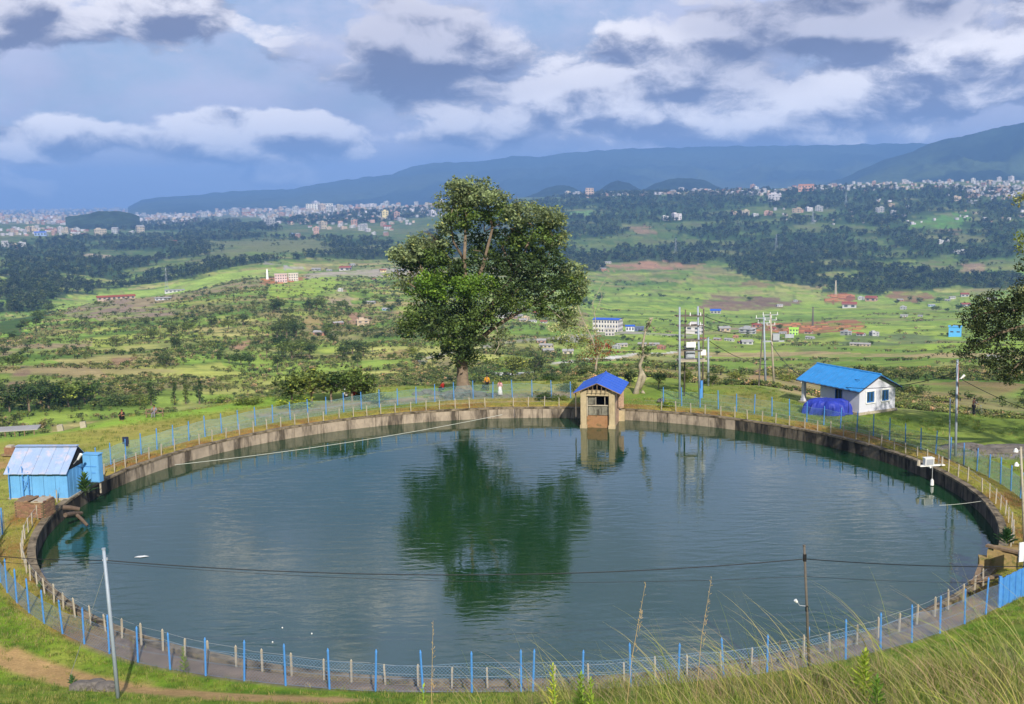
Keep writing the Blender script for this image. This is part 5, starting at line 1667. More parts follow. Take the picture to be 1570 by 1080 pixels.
# single trees one can tell apart on the terraced slope left of the great tree
for (x, y, h) in ((178, 532, 16), (256, 562, 22), (246, 558, 16), (335, 552, 12), (370, 560, 22), (352, 558, 16), (382, 562, 16), (425, 522, 30), (440, 515, 34), (455, 520, 30), (432, 545, 34), (448, 552, 36), (462, 545, 30), (425, 565, 28), (410, 548, 22),
                  (475, 552, 30), (525, 552, 26), (540, 545, 28), (558, 548, 26), (548, 562, 22), (512, 528, 22), (500, 515, 16), (572, 540, 18), (420, 480, 22), (430, 476, 20), (475, 478, 20), (485, 475, 22), (505, 506, 12), (525, 475, 18),
                  (232, 520, 18), (262, 515, 22), (290, 512, 22), (272, 535, 24), (278, 548, 16), (350, 505, 18), (372, 500, 20), (325, 500, 16), (225, 500, 14), (150, 470, 10), (20, 566, 26), (8, 545, 14), (635, 548, 20), (645, 556, 18), (602, 552, 12), (620, 530, 10),
                  (600, 480, 14), (590, 468, 14), (575, 462, 12), (560, 470, 12), (612, 470, 14), (905, 470, 10), (920, 462, 14), (500, 448, 8), (545, 448, 8), (560, 455, 12), (390, 470, 10), (30, 510, 14), (40, 505, 16), (55, 500, 18), (62, 490, 16), (20, 520, 12), (75, 480, 16)):
    kd = rnd.choice(['r1', 'r2', 'r3'])
    where = ('at the far left edge below the woods' if x < 80 else 'on the left terraces above the blue hut' if x < 215 else 'in the left clump above the row of three trees' if x < 300 and y > 530 else
             'on the upper terraces below the rust red shed' if x < 340 and y <= 530 else 'in the thicket between the terraces and the tan roofed house' if 395 < x < 470 and y > 500 else
             'on the open slope left of the big thicket' if x < 400 else 'near the knoll below the pink apartments' if x < 520 and y < 500 else 'in the small wood below the tan roofed house' if x < 600 and y > 500 else
             'on the green slope touching the great tree' if x < 700 else 'on the slope right of the great tree')
    size = 'small' if h < 15 else ('large' if h > 25 else 'medium')
    plant(kd, x + rnd.uniform(-1, 1), y, h, '%s %s tree %s' % (size, 'bright green' if kd == 'r2' else 'dark green', where), 'tree', 'single trees among the terraces', wide=rnd.uniform(.95, 1.35))
for (x, y, h) in ((1196, 508, 12), (1040, 520, 8), (955, 522, 10), (1335, 530, 8), (1380, 512, 8), (1435, 478, 10), (1452, 480, 8), (1530, 480, 12), (1410, 466, 10), (1375, 468, 8), (1100, 545, 8), (1290, 508, 6), (1255, 516, 6), (1470, 478, 12), (1500, 478, 10), (1150, 462, 8), (1500, 462, 10), (1440, 465, 10), (1395, 462, 8), (895, 468, 14), (880, 475, 12)):
    kd = rnd.choice(['r1', 'r2', 'r3'])
    where = ('beside the school block' if x < 1000 else 'near the transformer village' if x < 1160 else 'beside the orange kiln field' if x < 1300 else 'by the greenhouse roofs' if y > 500 else 'in the village under the right woods')
    plant(kd, x, y, h, '%s dark tree %s in the valley' % ('tiny' if h < 9 else 'small', where), 'tree', 'single trees on the valley fields', wide=rnd.uniform(.95, 1.3))


# ------------------------------------------------------------------ woods and scrub nobody could count
def polar_candidates(n, d0, d1, a0=-27, a1=27):
    a = np.radians(rng.uniform(a0, a1, n)); D = np.exp(rng.uniform(math.log(d0), math.log(d1), n))
    return D * np.sin(a), D * np.cos(a)


def small_crown(seed, n=150, h=8, w=4.2, colr=DEEP, leaf=1.15):
    global rng
    keep = rng; rng = np.random.default_rng(seed); rr = random.Random(seed)
    lobes = []
    for i in range(5):
        a = rr.uniform(0, 6.28); q = w * rr.uniform(.1, .55)
        lobes.append(((cos(a) * q, sin(a) * q, h * rr.uniform(.4, .75)), (w * .5, w * .5, h * .24), 6, colr))
    P, C = crown_points(lobes, w * .2, n // 30)
    v, f, tt = leaves(P, np.full(len(P), leaf), C, up=.8, aspect=.85)
    # a trunk of three sides inside the same mesh
    tv = np.array([(cos(q) * .25, sin(q) * .25, z) for z in (-1.0, h * .5) for q in (0, 2.1, 4.2)])
    tf = np.array([(0, 1, 4, 3), (1, 2, 5, 4), (2, 0, 3, 5)]) + len(v)
    v = np.concatenate([v, tv]); f = np.concatenate([f, tf]); tt = np.concatenate([tt, np.full((6, 3), .06)])
    rng = keep
    return np_mesh('tree_kind', v, f, M_['forest'], tt)


kinds = [small_crown(s, 180, 8 + s % 3, 4.0 + .4 * (s % 2), c_) for s, c_ in ((201, (.042, .076, .026)), (202, (.056, .098, .030)), (203, (.034, .062, .026)), (204, (.090, .135, .034)), (205, (.066, .096, .042)))]
X, Y = polar_candidates(34000, 1350, 5600)
keep_ = forest_at(X, Y); X, Y = X[keep_], Y[keep_]
Z = T(X, Y); D_ = np.hypot(X, Y)
sz = rng.uniform(.75, 1.5, len(X)) * np.interp(D_, [1300, 2500, 5000], [.9, 1.15, 1.7])
scatter('forest', np.stack([X, Y, Z], 1), sz, np.stack([np.zeros(len(X)), np.zeros(len(X)), rng.uniform(0, 6.28, len(X))], 1), kinds, 'dark woods covering the valley sides and the ridge', 'woods')
print('forest', len(X))

bk = [small_crown(s, 120, 3.2, 2.6, c_, .62) for s, c_ in ((301, (.080, .125, .028)), (302, (.105, .150, .034)), (303, (.055, .090, .024)), (304, (.135, .165, .050)))]
X, Y = polar_candidates(34000, 170, 3300)
D_ = np.hypot(X, Y); A_ = np.arctan2(X, Y)
right = np.clip((A_ - R(-4)) / R(9), 0, 1) * (D_ > 400) * (D_ < 1750)
dens = fbm(X, Y, 70, 5, 3)
Zc = T(X, Y)
lev_ = (D_ + (fbm(X, Y, 140, 3, 12) - .5) * 120) / 24.0 + Zc / 3.2
fr_ = lev_ - np.floor(lev_); hedge = (np.minimum(fr_, 1 - fr_) < .10) & (rng.random(len(X)) < .38) & (D_ < 1900)
ok = ((dens > .545 + .05 * rng.random(len(X)) + right * .17 + .12 * ((A_ > R(5)) & (D_ < 430))) | (hedge & (right < .6))) & ~forest_at(X, Y)
for p, _ in PATCH: ok &= ~inside(p, X, Y) | (rng.random(len(X)) < .4)
# hedges along the terrace edges
X, Y = X[ok], Y[ok]; D_ = D_[ok]
Z = T(X, Y)
sz = rng.uniform(.2, 1.15, len(X)) ** 1.5 * np.interp(D_, [170, 600, 1500, 3000], [.45, .75, 1.1, 1.9])
scatter('scrub', np.stack([X, Y, Z], 1), sz, np.stack([np.zeros(len(X)), np.zeros(len(X)), rng.uniform(0, 6.28, len(X))], 1), bk, 'green scrub and bushes scattered over the slopes', 'scrub')
print('scrub', len(X))


# rough grass and weeds over the slopes, in the colours of the fields
X2, Y2 = polar_candidates(60000, 150, 1500)
gk = [small_crown(s, 60, 1.3, 1.6, c_, .5) for s, c_ in ((401, (.16, .21, .055)), (402, (.20, .23, .075)), (403, (.12, .17, .040)), (404, (.24, .22, .10)))]
D2 = np.hypot(X2, Y2); A2 = np.arctan2(X2, Y2); r2 = np.clip((A2 - R(-4)) / R(9), 0, 1) * (D2 > 420)
ok = (fbm(X2, Y2, 22, 4, 71) > .46 + r2 * .2 + .08 * ((A2 > R(5)) & (D2 < 430))) & ~forest_at(X2, Y2)
for p, _ in PATCH: ok &= ~inside(p, X2, Y2) | (rng.random(len(X2)) < .3)
X2, Y2, D2 = X2[ok], Y2[ok], D2[ok]
scatter('rough_growth', np.stack([X2, Y2, T(X2, Y2)], 1), rng.uniform(.35, 1.2, len(X2)) * np.interp(D2, [150, 500, 1500], [.5, .9, 1.6]), np.stack([X2 * 0, X2 * 0, rng.uniform(0, 6.28, len(X2))], 1), gk, 'rough grass and weeds growing over the terraced slopes', 'weeds')


# ------------------------------------------------------------------ houses
def house_mesh(seed, w, d, fl, roof='flat', far=True):
    """one block with floors, window recesses, parapet and stair head; slots: wall, window, roof"""
    rr = random.Random(seed); mb = MB(); H_ = fl * 3.1
    mb.box((0, 0, H_ / 2 - 2), (w, d, H_ + 4))
    for k in range(1, fl + 1):
        mb.box((0, 0, k * 3.1), (w + .7, d + .7, .28))
    nw = max(2, int(w / 3.2)); nd = max(1, int(d / 3.2))
    for k in range(fl):
        for i in range(nw):
            if rr.random() < .12: continue
            mb.box((-w / 2 + (i + .5) * w / nw, -d / 2 - .02, k * 3.1 + 1.6), (w / nw * .48, .14, 1.35), mi=1)
            mb.box((-w / 2 + (i + .5) * w / nw, d / 2 + .02, k * 3.1 + 1.6), (w / nw * .48, .14, 1.35), mi=1)
        for i in range(nd):
            for s in (-1, 1): mb.box((s * (w / 2 + .02), -d / 2 + (i + .5) * d / nd, k * 3.1 + 1.6), (.14, d / nd * .42, 1.3), mi=1)
    if roof == 'flat':
        mb.box((0, -d / 2 + .08, H_ + .55), (w, .16, .8)); mb.box((0, d / 2 - .08, H_ + .55), (w, .16, .8))
        mb.box((-w / 2 + .08, 0, H_ + .55), (.16, d - .34, .8)); mb.box((w / 2 - .08, 0, H_ + .55), (.16, d - .34, .8))
        mb.box((rr.uniform(-.2, .2) * w, d * .15, H_ + 1.5), (w * .4, d * .4, 2.6))
        if rr.random() < .5: mb.tube([(w * .3, -d * .2, H_ + .2), (w * .3, -d * .2, H_ + 1.5)], .6, 7, mi=2)
    else:
        for s in (-1, 1):
            q = [(-w / 2 - .5, s * (d / 2 + .6), H_ - .1), (w / 2 + .5, s * (d / 2 + .6), H_ - .1), (w / 2 + .5, 0, H_ + d * .28), (-w / 2 - .5, 0, H_ + d * .28)]
            if s > 0: q = q[::-1]
            mb.face(q, 2); mb.face([(p[0], p[1], p[2] - .15) for p in q[::-1]], 2)
        for s in (-1, 1): mb.face([(s * w / 2, -d / 2, H_), (s * w / 2, d / 2, H_), (s * w / 2, 0, H_ + d * .26)], 0)
    me = bpy.data.meshes.new('house'); me.from_pydata(mb.v, [], mb.f)
    for m in (M_['wall_any'], M_['win_far'], M_['roof_grey'] if roof != 'rust' else M_['roof_rust']): me.materials.append(m)
    me.polygons.foreach_set('material_index', mb.mi); me.update()
    return me


HM = [house_mesh(1, 12, 10, 3), house_mesh(2, 9, 9, 4), house_mesh(3, 16, 10, 3), house_mesh(4, 11, 9, 2), house_mesh(5, 10, 8, 3, 'gable'), house_mesh(6, 14, 9, 2, 'rust')]
LOW = [house_mesh(11, 9, 6, 1, 'gable'), house_mesh(12, 12, 6, 1, 'gable'), house_mesh(13, 8, 6, 1, 'rust'), house_mesh(14, 7, 6, 2, 'flat')]
CLR = {'white': (.46, .46, .45), 'cream': (.44, .38, .28), 'pink': (.42, .27, .21), 'grey': (.40, .40, .40), 'tan': (.48, .38, .27), 'yellow': (.60, .50, .24), 'blue': (.30, .42, .60), 'brick': (.40, .20, .14), 'pale': (.55, .52, .52)}


def house(px, py, wpx, colr, label, group, low=False, kind=None, rot=None):
    p = on_ground(px, py)
    me = HM[kind] if kind is not None else rnd.choice(LOW if low else HM)
    zk = .62 if me is LOW[3] else 1.0
    base_w = me.vertices and (max(v.co.x for v in me.vertices) * 2)
    s = (wpx * .85 if 'town' in group or 'ridge' in group else wpx) * p.length / FPX / base_w
    s = max(s, .55)
    o = mesh_obj(me, 'house', loc=(p.x, p.y, p.z)); o.rotation_euler = (0, 0, rot if rot is not None else -atan2(p.x, p.y) + rnd.uniform(-.6, .6)); o.scale = (s, s, s * rnd.uniform(.7, .95) * zk)
    c_ = CLR[colr]; k = rnd.uniform(.85, 1.12)
    o.color = (min(c_[0] * k, .75), min(c_[1] * k, .75), min(c_[2] * k, .75), 1)
    return tag(o, label, 'house', group)


cnt = 0


def short_label(size, lb, third):
    w = (size + ' ' + lb).split()
    t = third.split()
    while len(w) + len(t) + 1 > 16: w.pop()
    while w[-1] in ('the', 'of', 'in', 'at', 'near', 'by'): w.pop()
    return ' '.join(w) + ', ' + ' '.join(t)


def band(n, x0, x1, y0, y1, w0, w1, label, group, pal=('white', 'white', 'cream', 'pink', 'grey', 'tan', 'pale'), low=False):
    global cnt
    for i in range(n):
        x = x0 + (x1 - x0) * (i + rnd.random()) / n; y = rnd.uniform(y0, y1)
        c_ = rnd.choice(pal); w_ = rnd.uniform(w0, w1)
        lb = label.replace('small pale', 'pale').replace('little ', '').replace('pale or pink', 'pale').replace('pale', c_, 1) if 'pale' in label else c_ + ' ' + label
        third = ('left part', 'middle', 'right part')[min(2, int(3 * i / n))]
        size = 'small' if w_ < w0 + (w1 - w0) / 3 else ('wide' if w_ > w0 + (w1 - w0) * .67 else 'medium')
        house(x, y, w_, c_, short_label(size, lb, third), group, low); cnt += 1


G1 = 'houses of the town on the left'
band(20, 15, 138, 352, 362, 5, 10, 'pale multi-storey house in the lower row at the left of the town', G1)
band(5, 0, 40, 376, 386, 6, 11, 'pale house at the far left edge below the town', G1)
band(9, 0, 130, 336, 346, 5, 9, 'small pale house in the upper row at the far left of the town', G1)
band(12, 160, 330, 330, 344, 5, 9, 'pale house in the middle rows of the left town', G1)
band(18, 300, 470, 322, 334, 6, 11, 'pale house along the raised edge of the left town', G1)
band(7, 400, 480, 338, 347, 6, 10, 'house below the raised edge of the left town', G1)
band(12, 470, 560, 318, 328, 7, 12, 'pale house in the dense cluster at the middle of the left town', G1)
band(14, 475, 610, 346, 362, 7, 12, 'house on the wooded slope below the left town', G1)
band(18, 560, 680, 313, 322, 6, 10, 'pale house at the right end of the left town near the great tree', G1)
G2 = 'houses along the ridge on the right'
band(14, 835, 955, 297, 303, 5, 9, 'pale house on the ridge just right of the great tree', G2)
band(16, 955, 1100, 293, 300, 5, 9, 'pale house on the ridge in front of the rounded wooded hills', G2)
band(12, 1100, 1200, 289, 296, 5, 8, 'small house on the middle of the right ridge', G2)
band(16, 1200, 1330, 284, 294, 5, 8, 'pale house in the dense part of the right ridge', G2)
band(16, 1320, 1460, 279, 290, 5, 8, 'pale house among the crowded roofs of the far right ridge', G2)
band(16, 1450, 1570, 277, 299, 5, 8, 'pale house in the crowded town at the right end of the ridge', G2)
G3 = 'lone houses on the wooded slope on the right'
for (x, y, w, c_, lb) in ((1125, 330, 9, 'tan', 'tan house at the left end of the row of four on the right slope'), (1142, 330, 12, 'cream', 'cream house second in the row of four on the right slope'), (1158, 332, 9, 'white', 'white house third in the row of four on the right slope'), (1178, 330, 13, 'pink', 'pink house at the right end of the row of four on the right slope'),
                         (1188, 309, 16, 'pale', 'pale wide house alone above the row of four on the right slope'), (1020, 338, 10, 'white', 'left one of two white houses on the slope below the ridge hills'), (1037, 337, 13, 'pale', 'right one of two pale houses on the slope below the ridge hills'),
                         (1222, 326, 12, 'tan', 'tan house left of the pylon on the right slope'), (1240, 324, 9, 'pale', 'pale house just left of the slope pylon'), (1256, 324, 10, 'white', 'white house just right of the slope pylon'), (1349, 325, 11, 'white', 'white house left of the orange one on the right slope'), (1367, 318, 9, 'tan', 'orange-tan house with a gable on the right slope'),
                         (1370, 329, 8, 'grey', 'grey low house under the orange-tan one'), (1467, 308, 10, 'tan', 'tan house under the right end of the ridge town'), (1486, 310, 6, 'white', 'narrow white house under the right end of the ridge town'), (1494, 312, 8, 'white', 'white cube house under the right end of the ridge town'),
                         (1442, 374, 8, 'white', 'white house on the right slope, left of a smaller cube'), (1453, 371, 5, 'white', 'tiny white cube house beside a white house on the right slope'), (1474, 389, 10, 'white', 'white two storey house deep in the right woods'), (1464, 387, 5, 'white', 'tiny white hut beside the two storey house in the right woods')):
    house(x, y, w, c_, lb, G3, kind=rnd.choice((0, 2, 3))); cnt += 1
for (x, y, w, c_, lb) in ((154, 362, 20, 'cream', 'largest cream block standing clear right of the lower left row'), (177, 358, 11, 'white', 'white block right of the largest cream block'), (202, 358, 8, 'white', 'narrow white block, first of the pair right of the cream block'), (215, 357, 13, 'cream', 'wider cream block, second of the pair right of the cream block'),
                         (260, 369, 10, 'cream', 'cream house alone above the sunlit left fields'), (268, 372, 8, 'pink', 'pinkish house touching the lone cream one above the left fields'), (448, 361, 7, 'blue', 'narrow bluish house on the slope below the middle of the left town'), (456, 364, 10, 'pink', 'brick pink house beside the narrow bluish one'), (485, 359, 10, 'pink', 'brick pink house alone right of the bluish one'),
                         (590, 336, 12, 'yellow', 'bright yellow house near the left of the great tree'), (608, 337, 11, 'pink', 'pale pink house beside the bright yellow one'), (619, 338, 6, 'white', 'small white house right of the pink and yellow pair'), (558, 352, 12, 'white', 'white house rising above the slope houses left of the great tree'), (594, 352, 14, 'white', 'white house by the green field left of the great tree'),
                         (415, 349, 12, 'grey', 'grey house under the raised town edge'), (663, 331, 9, 'pale', 'pale low house close to the upper left of the great tree')):
    house(x, y, w, c_, lb, G1, kind=(2 if w > 14 else None)); cnt += 1
G4 = 'houses in the valley'
for (x, y, w, c_, lb) in ((587, 417, 10, 'yellow', 'pale yellow house on the valley street left of the great tree'), (617, 417, 12, 'white', 'white house on the valley street nearest the great tree'), (605, 419, 9, 'grey', 'grey shed between the yellow and white street houses'), (630, 420, 8, 'tan', 'tan house on the street at the edge of the great tree'),
                         (540, 408, 9, 'white', 'white house above the valley street'), (485, 415, 14, 'grey', 'grey shed at the left end of the valley street'), (530, 415, 18, 'pale', 'long pale shed in the middle of the valley street'), (505, 416, 9, 'white', 'small white house in the middle of the valley street'), (574, 430, 6, 'white', 'tiny white house below the valley street'),
                         (522, 447, 8, 'white', 'small white house on top of the sandy cut'), (484, 462, 6, 'cream', 'tiny cream hut on the green knoll'), (518, 498, 13, 'brick', 'brick and white house among trees left of the great tree'), (556, 499, 20, 'tan', 'long tan roofed house in the clearing left of the great tree'), (490, 514, 18, 'brick', 'longer brick roofed house half hidden by trees'), (506, 515, 8, 'tan', 'tan hut beside the longer brick roofed house'),
                         (568, 466, 16, 'grey', 'grey shed, upper of the two on the green slope'), (592, 476, 12, 'blue', 'bluish shed, lower of the two on the green slope'),
                         (830, 526, 10, 'pink', 'topmost of the three small pink roofed houses in a column'), (838, 533, 12, 'cream', 'middle of the three small pink roofed houses in a column'), (840, 541, 12, 'cream', 'lowest of the three small pink roofed houses in a column'), (871, 543, 11, 'cream', 'cream house right of the column of three'),
                         (953, 532, 13, 'cream', 'cream house below the large blue roofed block'), (985, 530, 14, 'cream', 'cream house beside the old stump'), (1003, 530, 10, 'grey', 'grey house between cream house and red roofed house'), (1014, 536, 12, 'brick', 'small red roofed house left of the transformer poles'), (945, 535, 7, 'white', 'tiny white hut left of the cream house'),
                         (1063, 524, 10, 'cream', 'cream house seen between the transformer poles'), (1078, 522, 10, 'white', 'white house seen right of the transformer poles'), (1118, 523, 14, 'white', 'white broken roofed house in the village at centre right'), (1100, 522, 12, 'pink', 'pink house in the village at centre right'), (1136, 527, 10, 'grey', 'grey hut at the right end of the village at centre right'), (1128, 518, 8, 'brick', 'brick hut behind the village at centre right'),
                         (1065, 512, 26, 'pale', 'long pale shed roof above the village at centre right'), (1146, 512, 22, 'grey', 'long grey shed left of the tall double poles'), (1145, 528, 18, 'grey', 'low grey shed below the long grey shed'), (1110, 508, 18, 'tan', 'low tan shed above the village at centre right'), (1185, 506, 12, 'pink', 'pink house right beside the double poles'), (1160, 502, 14, 'brick', 'red roofed house behind the double poles'),
                         (1240, 512, 12, 'tan', 'tan hut right of the lime green house'), (1242, 520, 10, 'grey', 'grey hut below the tan hut'), (1200, 512, 9, 'grey', 'grey hut left of the lime green house'),
                         (1297, 514, 14, 'grey', 'first grey greenhouse roof right of the kiln field'), (1320, 515, 12, 'grey', 'second grey greenhouse roof right of the kiln field'), (1340, 515, 12, 'grey', 'third grey greenhouse roof right of the kiln field'), (1312, 530, 14, 'cream', 'cream farmhouse in the green fields'), (1326, 531, 11, 'tan', 'tan barn beside the cream farmhouse'),
                         (1386, 486, 11, 'white', 'white farmhouse alone on the far green fields'), (1411, 486, 6, 'grey', 'tiny grey hut right of the lone white farmhouse'), (1336, 462, 17, 'pink', 'long pink roofed shed right of the kiln chimney'), (1302, 472, 22, 'grey', 'long grey walled shed below the kiln chimney'), (1320, 460, 10, 'grey', 'grey hut between the kiln and the pink shed'),
                         (1380, 462, 9, 'brick', 'brick hut below the bare brown slope'), (1428, 470, 10, 'blue', 'bluish house in the village at far right'), (1385, 475, 9, 'grey', 'grey hut below the brown slope'), (1460, 458, 9, 'white', 'white house in the village at far right'), (1479, 455, 12, 'white', 'wide white house in the village at far right'), (1453, 462, 8, 'grey', 'grey house in the village at far right'), (1480, 470, 13, 'grey', 'grey low house beside the overhanging tree'),
                         (1520, 462, 14, 'tan', 'tan house behind the overhanging tree'), (1522, 552, 12, 'white', 'white small building under the overhanging tree'), (1195, 470, 10, 'pale', 'pale shed on the brown bare bank'), (1220, 463, 6, 'white', 'white hut on the slope left of the kiln chimney'), (932, 404, 10, 'pale', 'pale house on the terraces right of the great tree'), (925, 414, 10, 'brick', 'brick hut on the red terraces right of the great tree')):
    house(x, y, w, c_, lb, G4, low=True, rot=None); cnt += 1
band(13, 752, 838, 482, 498, 8, 13, 'little pale or pink house in the dense hamlet seen under the great tree', G4, ('white', 'pink', 'pink', 'tan', 'grey', 'pale'), low=True)
print('houses', cnt)


# named larger buildings
def block(name, px, py, wpx, dpx, hpx, wallc, label, cat, floors=3, bays=6, roofc=None, yaw=None, pitch=0.0, wr=.5):
    p = on_ground(px, py); k = p.length / FPX
    w, d, h = wpx * k, dpx * k, hpx * k
    t = empty(name, p, (-atan2(p.x, p.y) if yaw is None else yaw), label, cat)
    wm = mat(name + '_wall', wallc, .85, .06, .2, dirt=(tuple(c * .75 for c in wallc), .12, .6))
    MB().box((0, 0, h / 2 - 2), (w, d, h + 4)).build('wall', wm, t)
    o0 = None
    for fl in range(floors):
        for i in range(bays):
            x = -w / 2 + (i + .5) * w / bays; z = h * (fl + .52) / floors
            if o0 is None:
                o0 = o = MB().box((0, 0, 0), (w / bays * .5, .2, h / floors * wr)).build('window', M_['win_far'], t)
            else: o = inst(o0, parent=t)
            o.location = (x, -d / 2 - .03, z)
        for i in range(max(1, int(bays * d / w))):
            o = inst(o0, parent=t); nb = max(1, int(bays * d / w)); o.location = (w / 2 + .03, -d / 2 + (i + .5) * d / nb, h * (fl + .52) / floors); o.rotation_euler = (0, 0, pi / 2)
    for fl in range(1, floors): MB().box((0, 0, h * fl / floors), (w + .3, d + .3, .25)).build('floor_band', M_['white_wall'], t)
    if pitch:
        mb = MB(); e = .6
        for s in (-1, 1):
            q = [(-w / 2 - e, s * (d / 2 + e), h), (w / 2 + e, s * (d / 2 + e), h), (w / 2 + e, 0, h + pitch * d), (-w / 2 - e, 0, h + pitch * d)]
            if s > 0: q = q[::-1]
            mb.face(q); mb.face([(a_[0], a_[1], a_[2] - .2) for a_ in q[::-1]])
        mb.build('roof', roofc, t)
    else: MB().box((0, 0, h + .3), (w + .9, d + .9, .6)).build('roof', roofc or wm, t)
    return t


block('school_block', 932, 509, 40, 26, 20, (.62, .57, .55), 'long white three storey block with a deep blue roof in the valley', 'building', 3, 9, M_['royal_roof'], yaw=R(-22), pitch=.06)
block('annex_block', 935, 515, 14, 10, 11, (.50, .46, .42), 'low beige annex in front of the blue roofed block', 'building', 2, 3)
block('blue_white_shed', 966, 508, 13, 9, 8, (.60, .62, .66), 'white shed with blue roof just right of the large block', 'shed', 1, 3, M_['royal_roof'], pitch=.2)
block('dark_blue_shed', 980, 508, 14, 9, 6, (.12, .15, .25), 'dark blue shed right of the white blue roofed shed', 'shed', 1, 3)
block('canopy_shed', 1097, 481, 15, 10, 5, (.35, .34, .32), 'open shed with a bright blue roof on the far green fields', 'shed', 1, 3, M_['royal_roof'], pitch=.2)
block('lime_house', 1217, 514, 13, 9, 10, (.42, .70, .10), 'lime green two storey house beside the brick kiln field', 'house', 2, 3)
block('bright_blue_shed', 1464, 516, 17, 11, 14, (.10, .38, .72), 'plain bright blue shed on the fields at the right', 'shed', 1, 2, wr=.12)
block('pink_apartments', 431, 433, 18, 11, 12, (.62, .45, .42), 'pink and white banded three storey block by the left kiln', 'building', 3, 5)
block('cream_apartments', 450, 431, 14, 10, 11, (.62, .55, .46), 'cream three storey block right of the pink banded block', 'building', 3, 4)
block('hotel_tower', 904, 303, 12, 8, 14, (.50, .36, .26), 'brown stepped tower building rising from the ridge by the great tree', 'building', 4, 3)
block('orange_complex', 1236, 293, 22, 10, 8, (.55, .30, .20), 'orange roofed complex standing out on the right ridge', 'building', 2, 5, M_['kiln'], pitch=.2)
block('white_institute', 490, 322, 40, 12, 9, (.66, .62, .52), 'long white institute block on the rise of the left town', 'building', 3, 10)
block('white_hall', 431, 313, 13, 8, 7, (.66, .64, .62), 'white hall crowning the skyline of the left town', 'building', 2, 3)
block('red_roof_hall', 610, 314, 14, 8, 5, (.50, .34, .28), 'hall with a dull red roof at the back of the left town', 'building', 2, 4, M_['roof_rust'], pitch=.2)
block('blue_roof_market', 62, 362, 16, 9, 5, (.25, .34, .55), 'low market hall with a blue roof in the lower left row', 'building', 1, 4, M_['royal_roof'], pitch=.15)
# red shed and small pale sheds on the left crest
block('rust_shed', 178, 459, 52, 10, 4, (.42, .33, .26), 'long open shed with a rust red roof on the left crest', 'shed', 1, 8, M_['roof_rust'], yaw=R(26), pitch=.22)
block('pale_shed', 250, 460, 22, 8, 3, (.5, .52, .56), 'low pale grey shed at the foot of the left pylon', 'shed', 1, 4, M_['roof_grey'], pitch=.15)
block('crest_shed', 268, 448, 28, 8, 3, (.48, .48, .46), 'long low grey shed behind the left pylon', 'shed', 1, 5, M_['roof_grey'], pitch=.12)


# kiln grounds: chimneys and stacks of brick
def chimney(px, py, hpx, rpx, label, m):
    p = on_ground(px, py); k = p.length / FPX
    t = empty('kiln_chimney', p, 0, label, 'chimney')
    h = hpx * k; r = rpx * k
    MB().tube([(0, 0, -2), (0, 0, h * .12), (0, 0, h * .5), (0, 0, h)], [r * 1.8, r * 1.3, r, r * .65], 10).build('shaft', m, t, smooth=True)
    MB().tube([(0, 0, h * .95), (0, 0, h * 1.0)], r * .8, 10).build('rim', m, t)
    MB().box((0, 0, .5), (r * 5, r * 4, h * .1)).build('base', M_['kiln'], t)


chimney(1281, 453, 22, 1.4, 'pale grey brick kiln chimney rising above the red works on the right', M_['concrete_clean'])
chimney(1246, 502, 30, 1.2, 'thin dark kiln chimney standing in the orange brick field', M_['dark_pole'])
chimney(410, 430, 17, 1.6, 'short white kiln chimney beside the pink apartments', M_['white_paint'])
for (x0, x1, y0, y1, n, lb) in ((1160, 1320, 495, 511, 34, 'long orange stack of bricks drying in the valley kiln field'), (1268, 1310, 452, 464, 16, 'red stack of bricks around the grey kiln chimney'), (402, 468, 426, 436, 12, 'orange stack of bricks by the left kiln chimney')):
    for i in range(n):
        p = on_ground(rnd.uniform(x0, x1), rnd.uniform(y0, y1)); k = p.length / FPX
        w_ = rnd.uniform(6, 16) * k; h_ = rnd.uniform(.8, 1.7) * k
        t = MB().box((0, 0, h_ / 2 - .5), (w_, 3.0 * k, h_ + 1)).box((0, 0, h_ + .1), (w_ * .96, 1.6 * k, h_ * .35)).build('brick_stack', M_['kiln'], loc=p, rz=rnd.uniform(-.2, .2))
        tag(t, lb, 'brick stack', 'stacks of bricks at the kilns')


# pylons
def pylon(px, py, hpx, label):
    p = on_ground(px, py); k = p.length / FPX; h = hpx * k; w = h * .16
    t = empty('pylon', p, .3, label, 'pylon'); r = max(.10 * k, .12)
    lv = [(0, 1.0), (.2, .78), (.4, .56), (.6, .36), (.8, .2), (1, .08)]
    for sx in (-1, 1):
        for sy in (-1, 1):
            MB().tube([(sx * w * q / 2, sy * w * q / 2, h * z) for z, q in lv], r, 4).build('leg', M_['steel'], t)
    mb = MB()
    for i in range(5):
        (z0, q0), (z1, q1) = lv[i], lv[i + 1]
        for s in (-1, 1):
            mb.tube([(-w * q0 / 2, s * w * q0 / 2, h * z0), (w * q1 / 2, s * w * q1 / 2, h * z1)], r * .6, 3); mb.tube([(w * q0 / 2, s * w * q0 / 2, h * z0), (-w * q1 / 2, s * w * q1 / 2, h * z1)], r * .6, 3)
            mb.tube([(s * w * q0 / 2, -w * q0 / 2, h * z0), (s * w * q1 / 2, w * q1 / 2, h * z1)], r * .6, 3)
    mb.build('bracing', M_['steel'], t)
    for z in (.72, .84, .95): MB().tube([(-w * .9, 0, h * z), (0, 0, h * z + w * .08), (w * .9, 0, h * z)], r * .7, 4).build('cross_arm', M_['steel'], t)


pylon(256, 450, 38, 'tall lattice pylon on the crest of the left fields')
pylon(1190, 384, 24, 'lattice pylon on the right slope nearest the great tree side')
pylon(1246, 344, 24, 'lattice pylon higher on the right slope')
pylon(1297, 314, 18, 'smallest lattice pylon just under the right ridge town')
pylon(1036, 392, 26, 'lattice pylon on the terraces right of the great tree')
pylon(1035, 292, 14, 'mast on the ridge in front of the wooded hills')


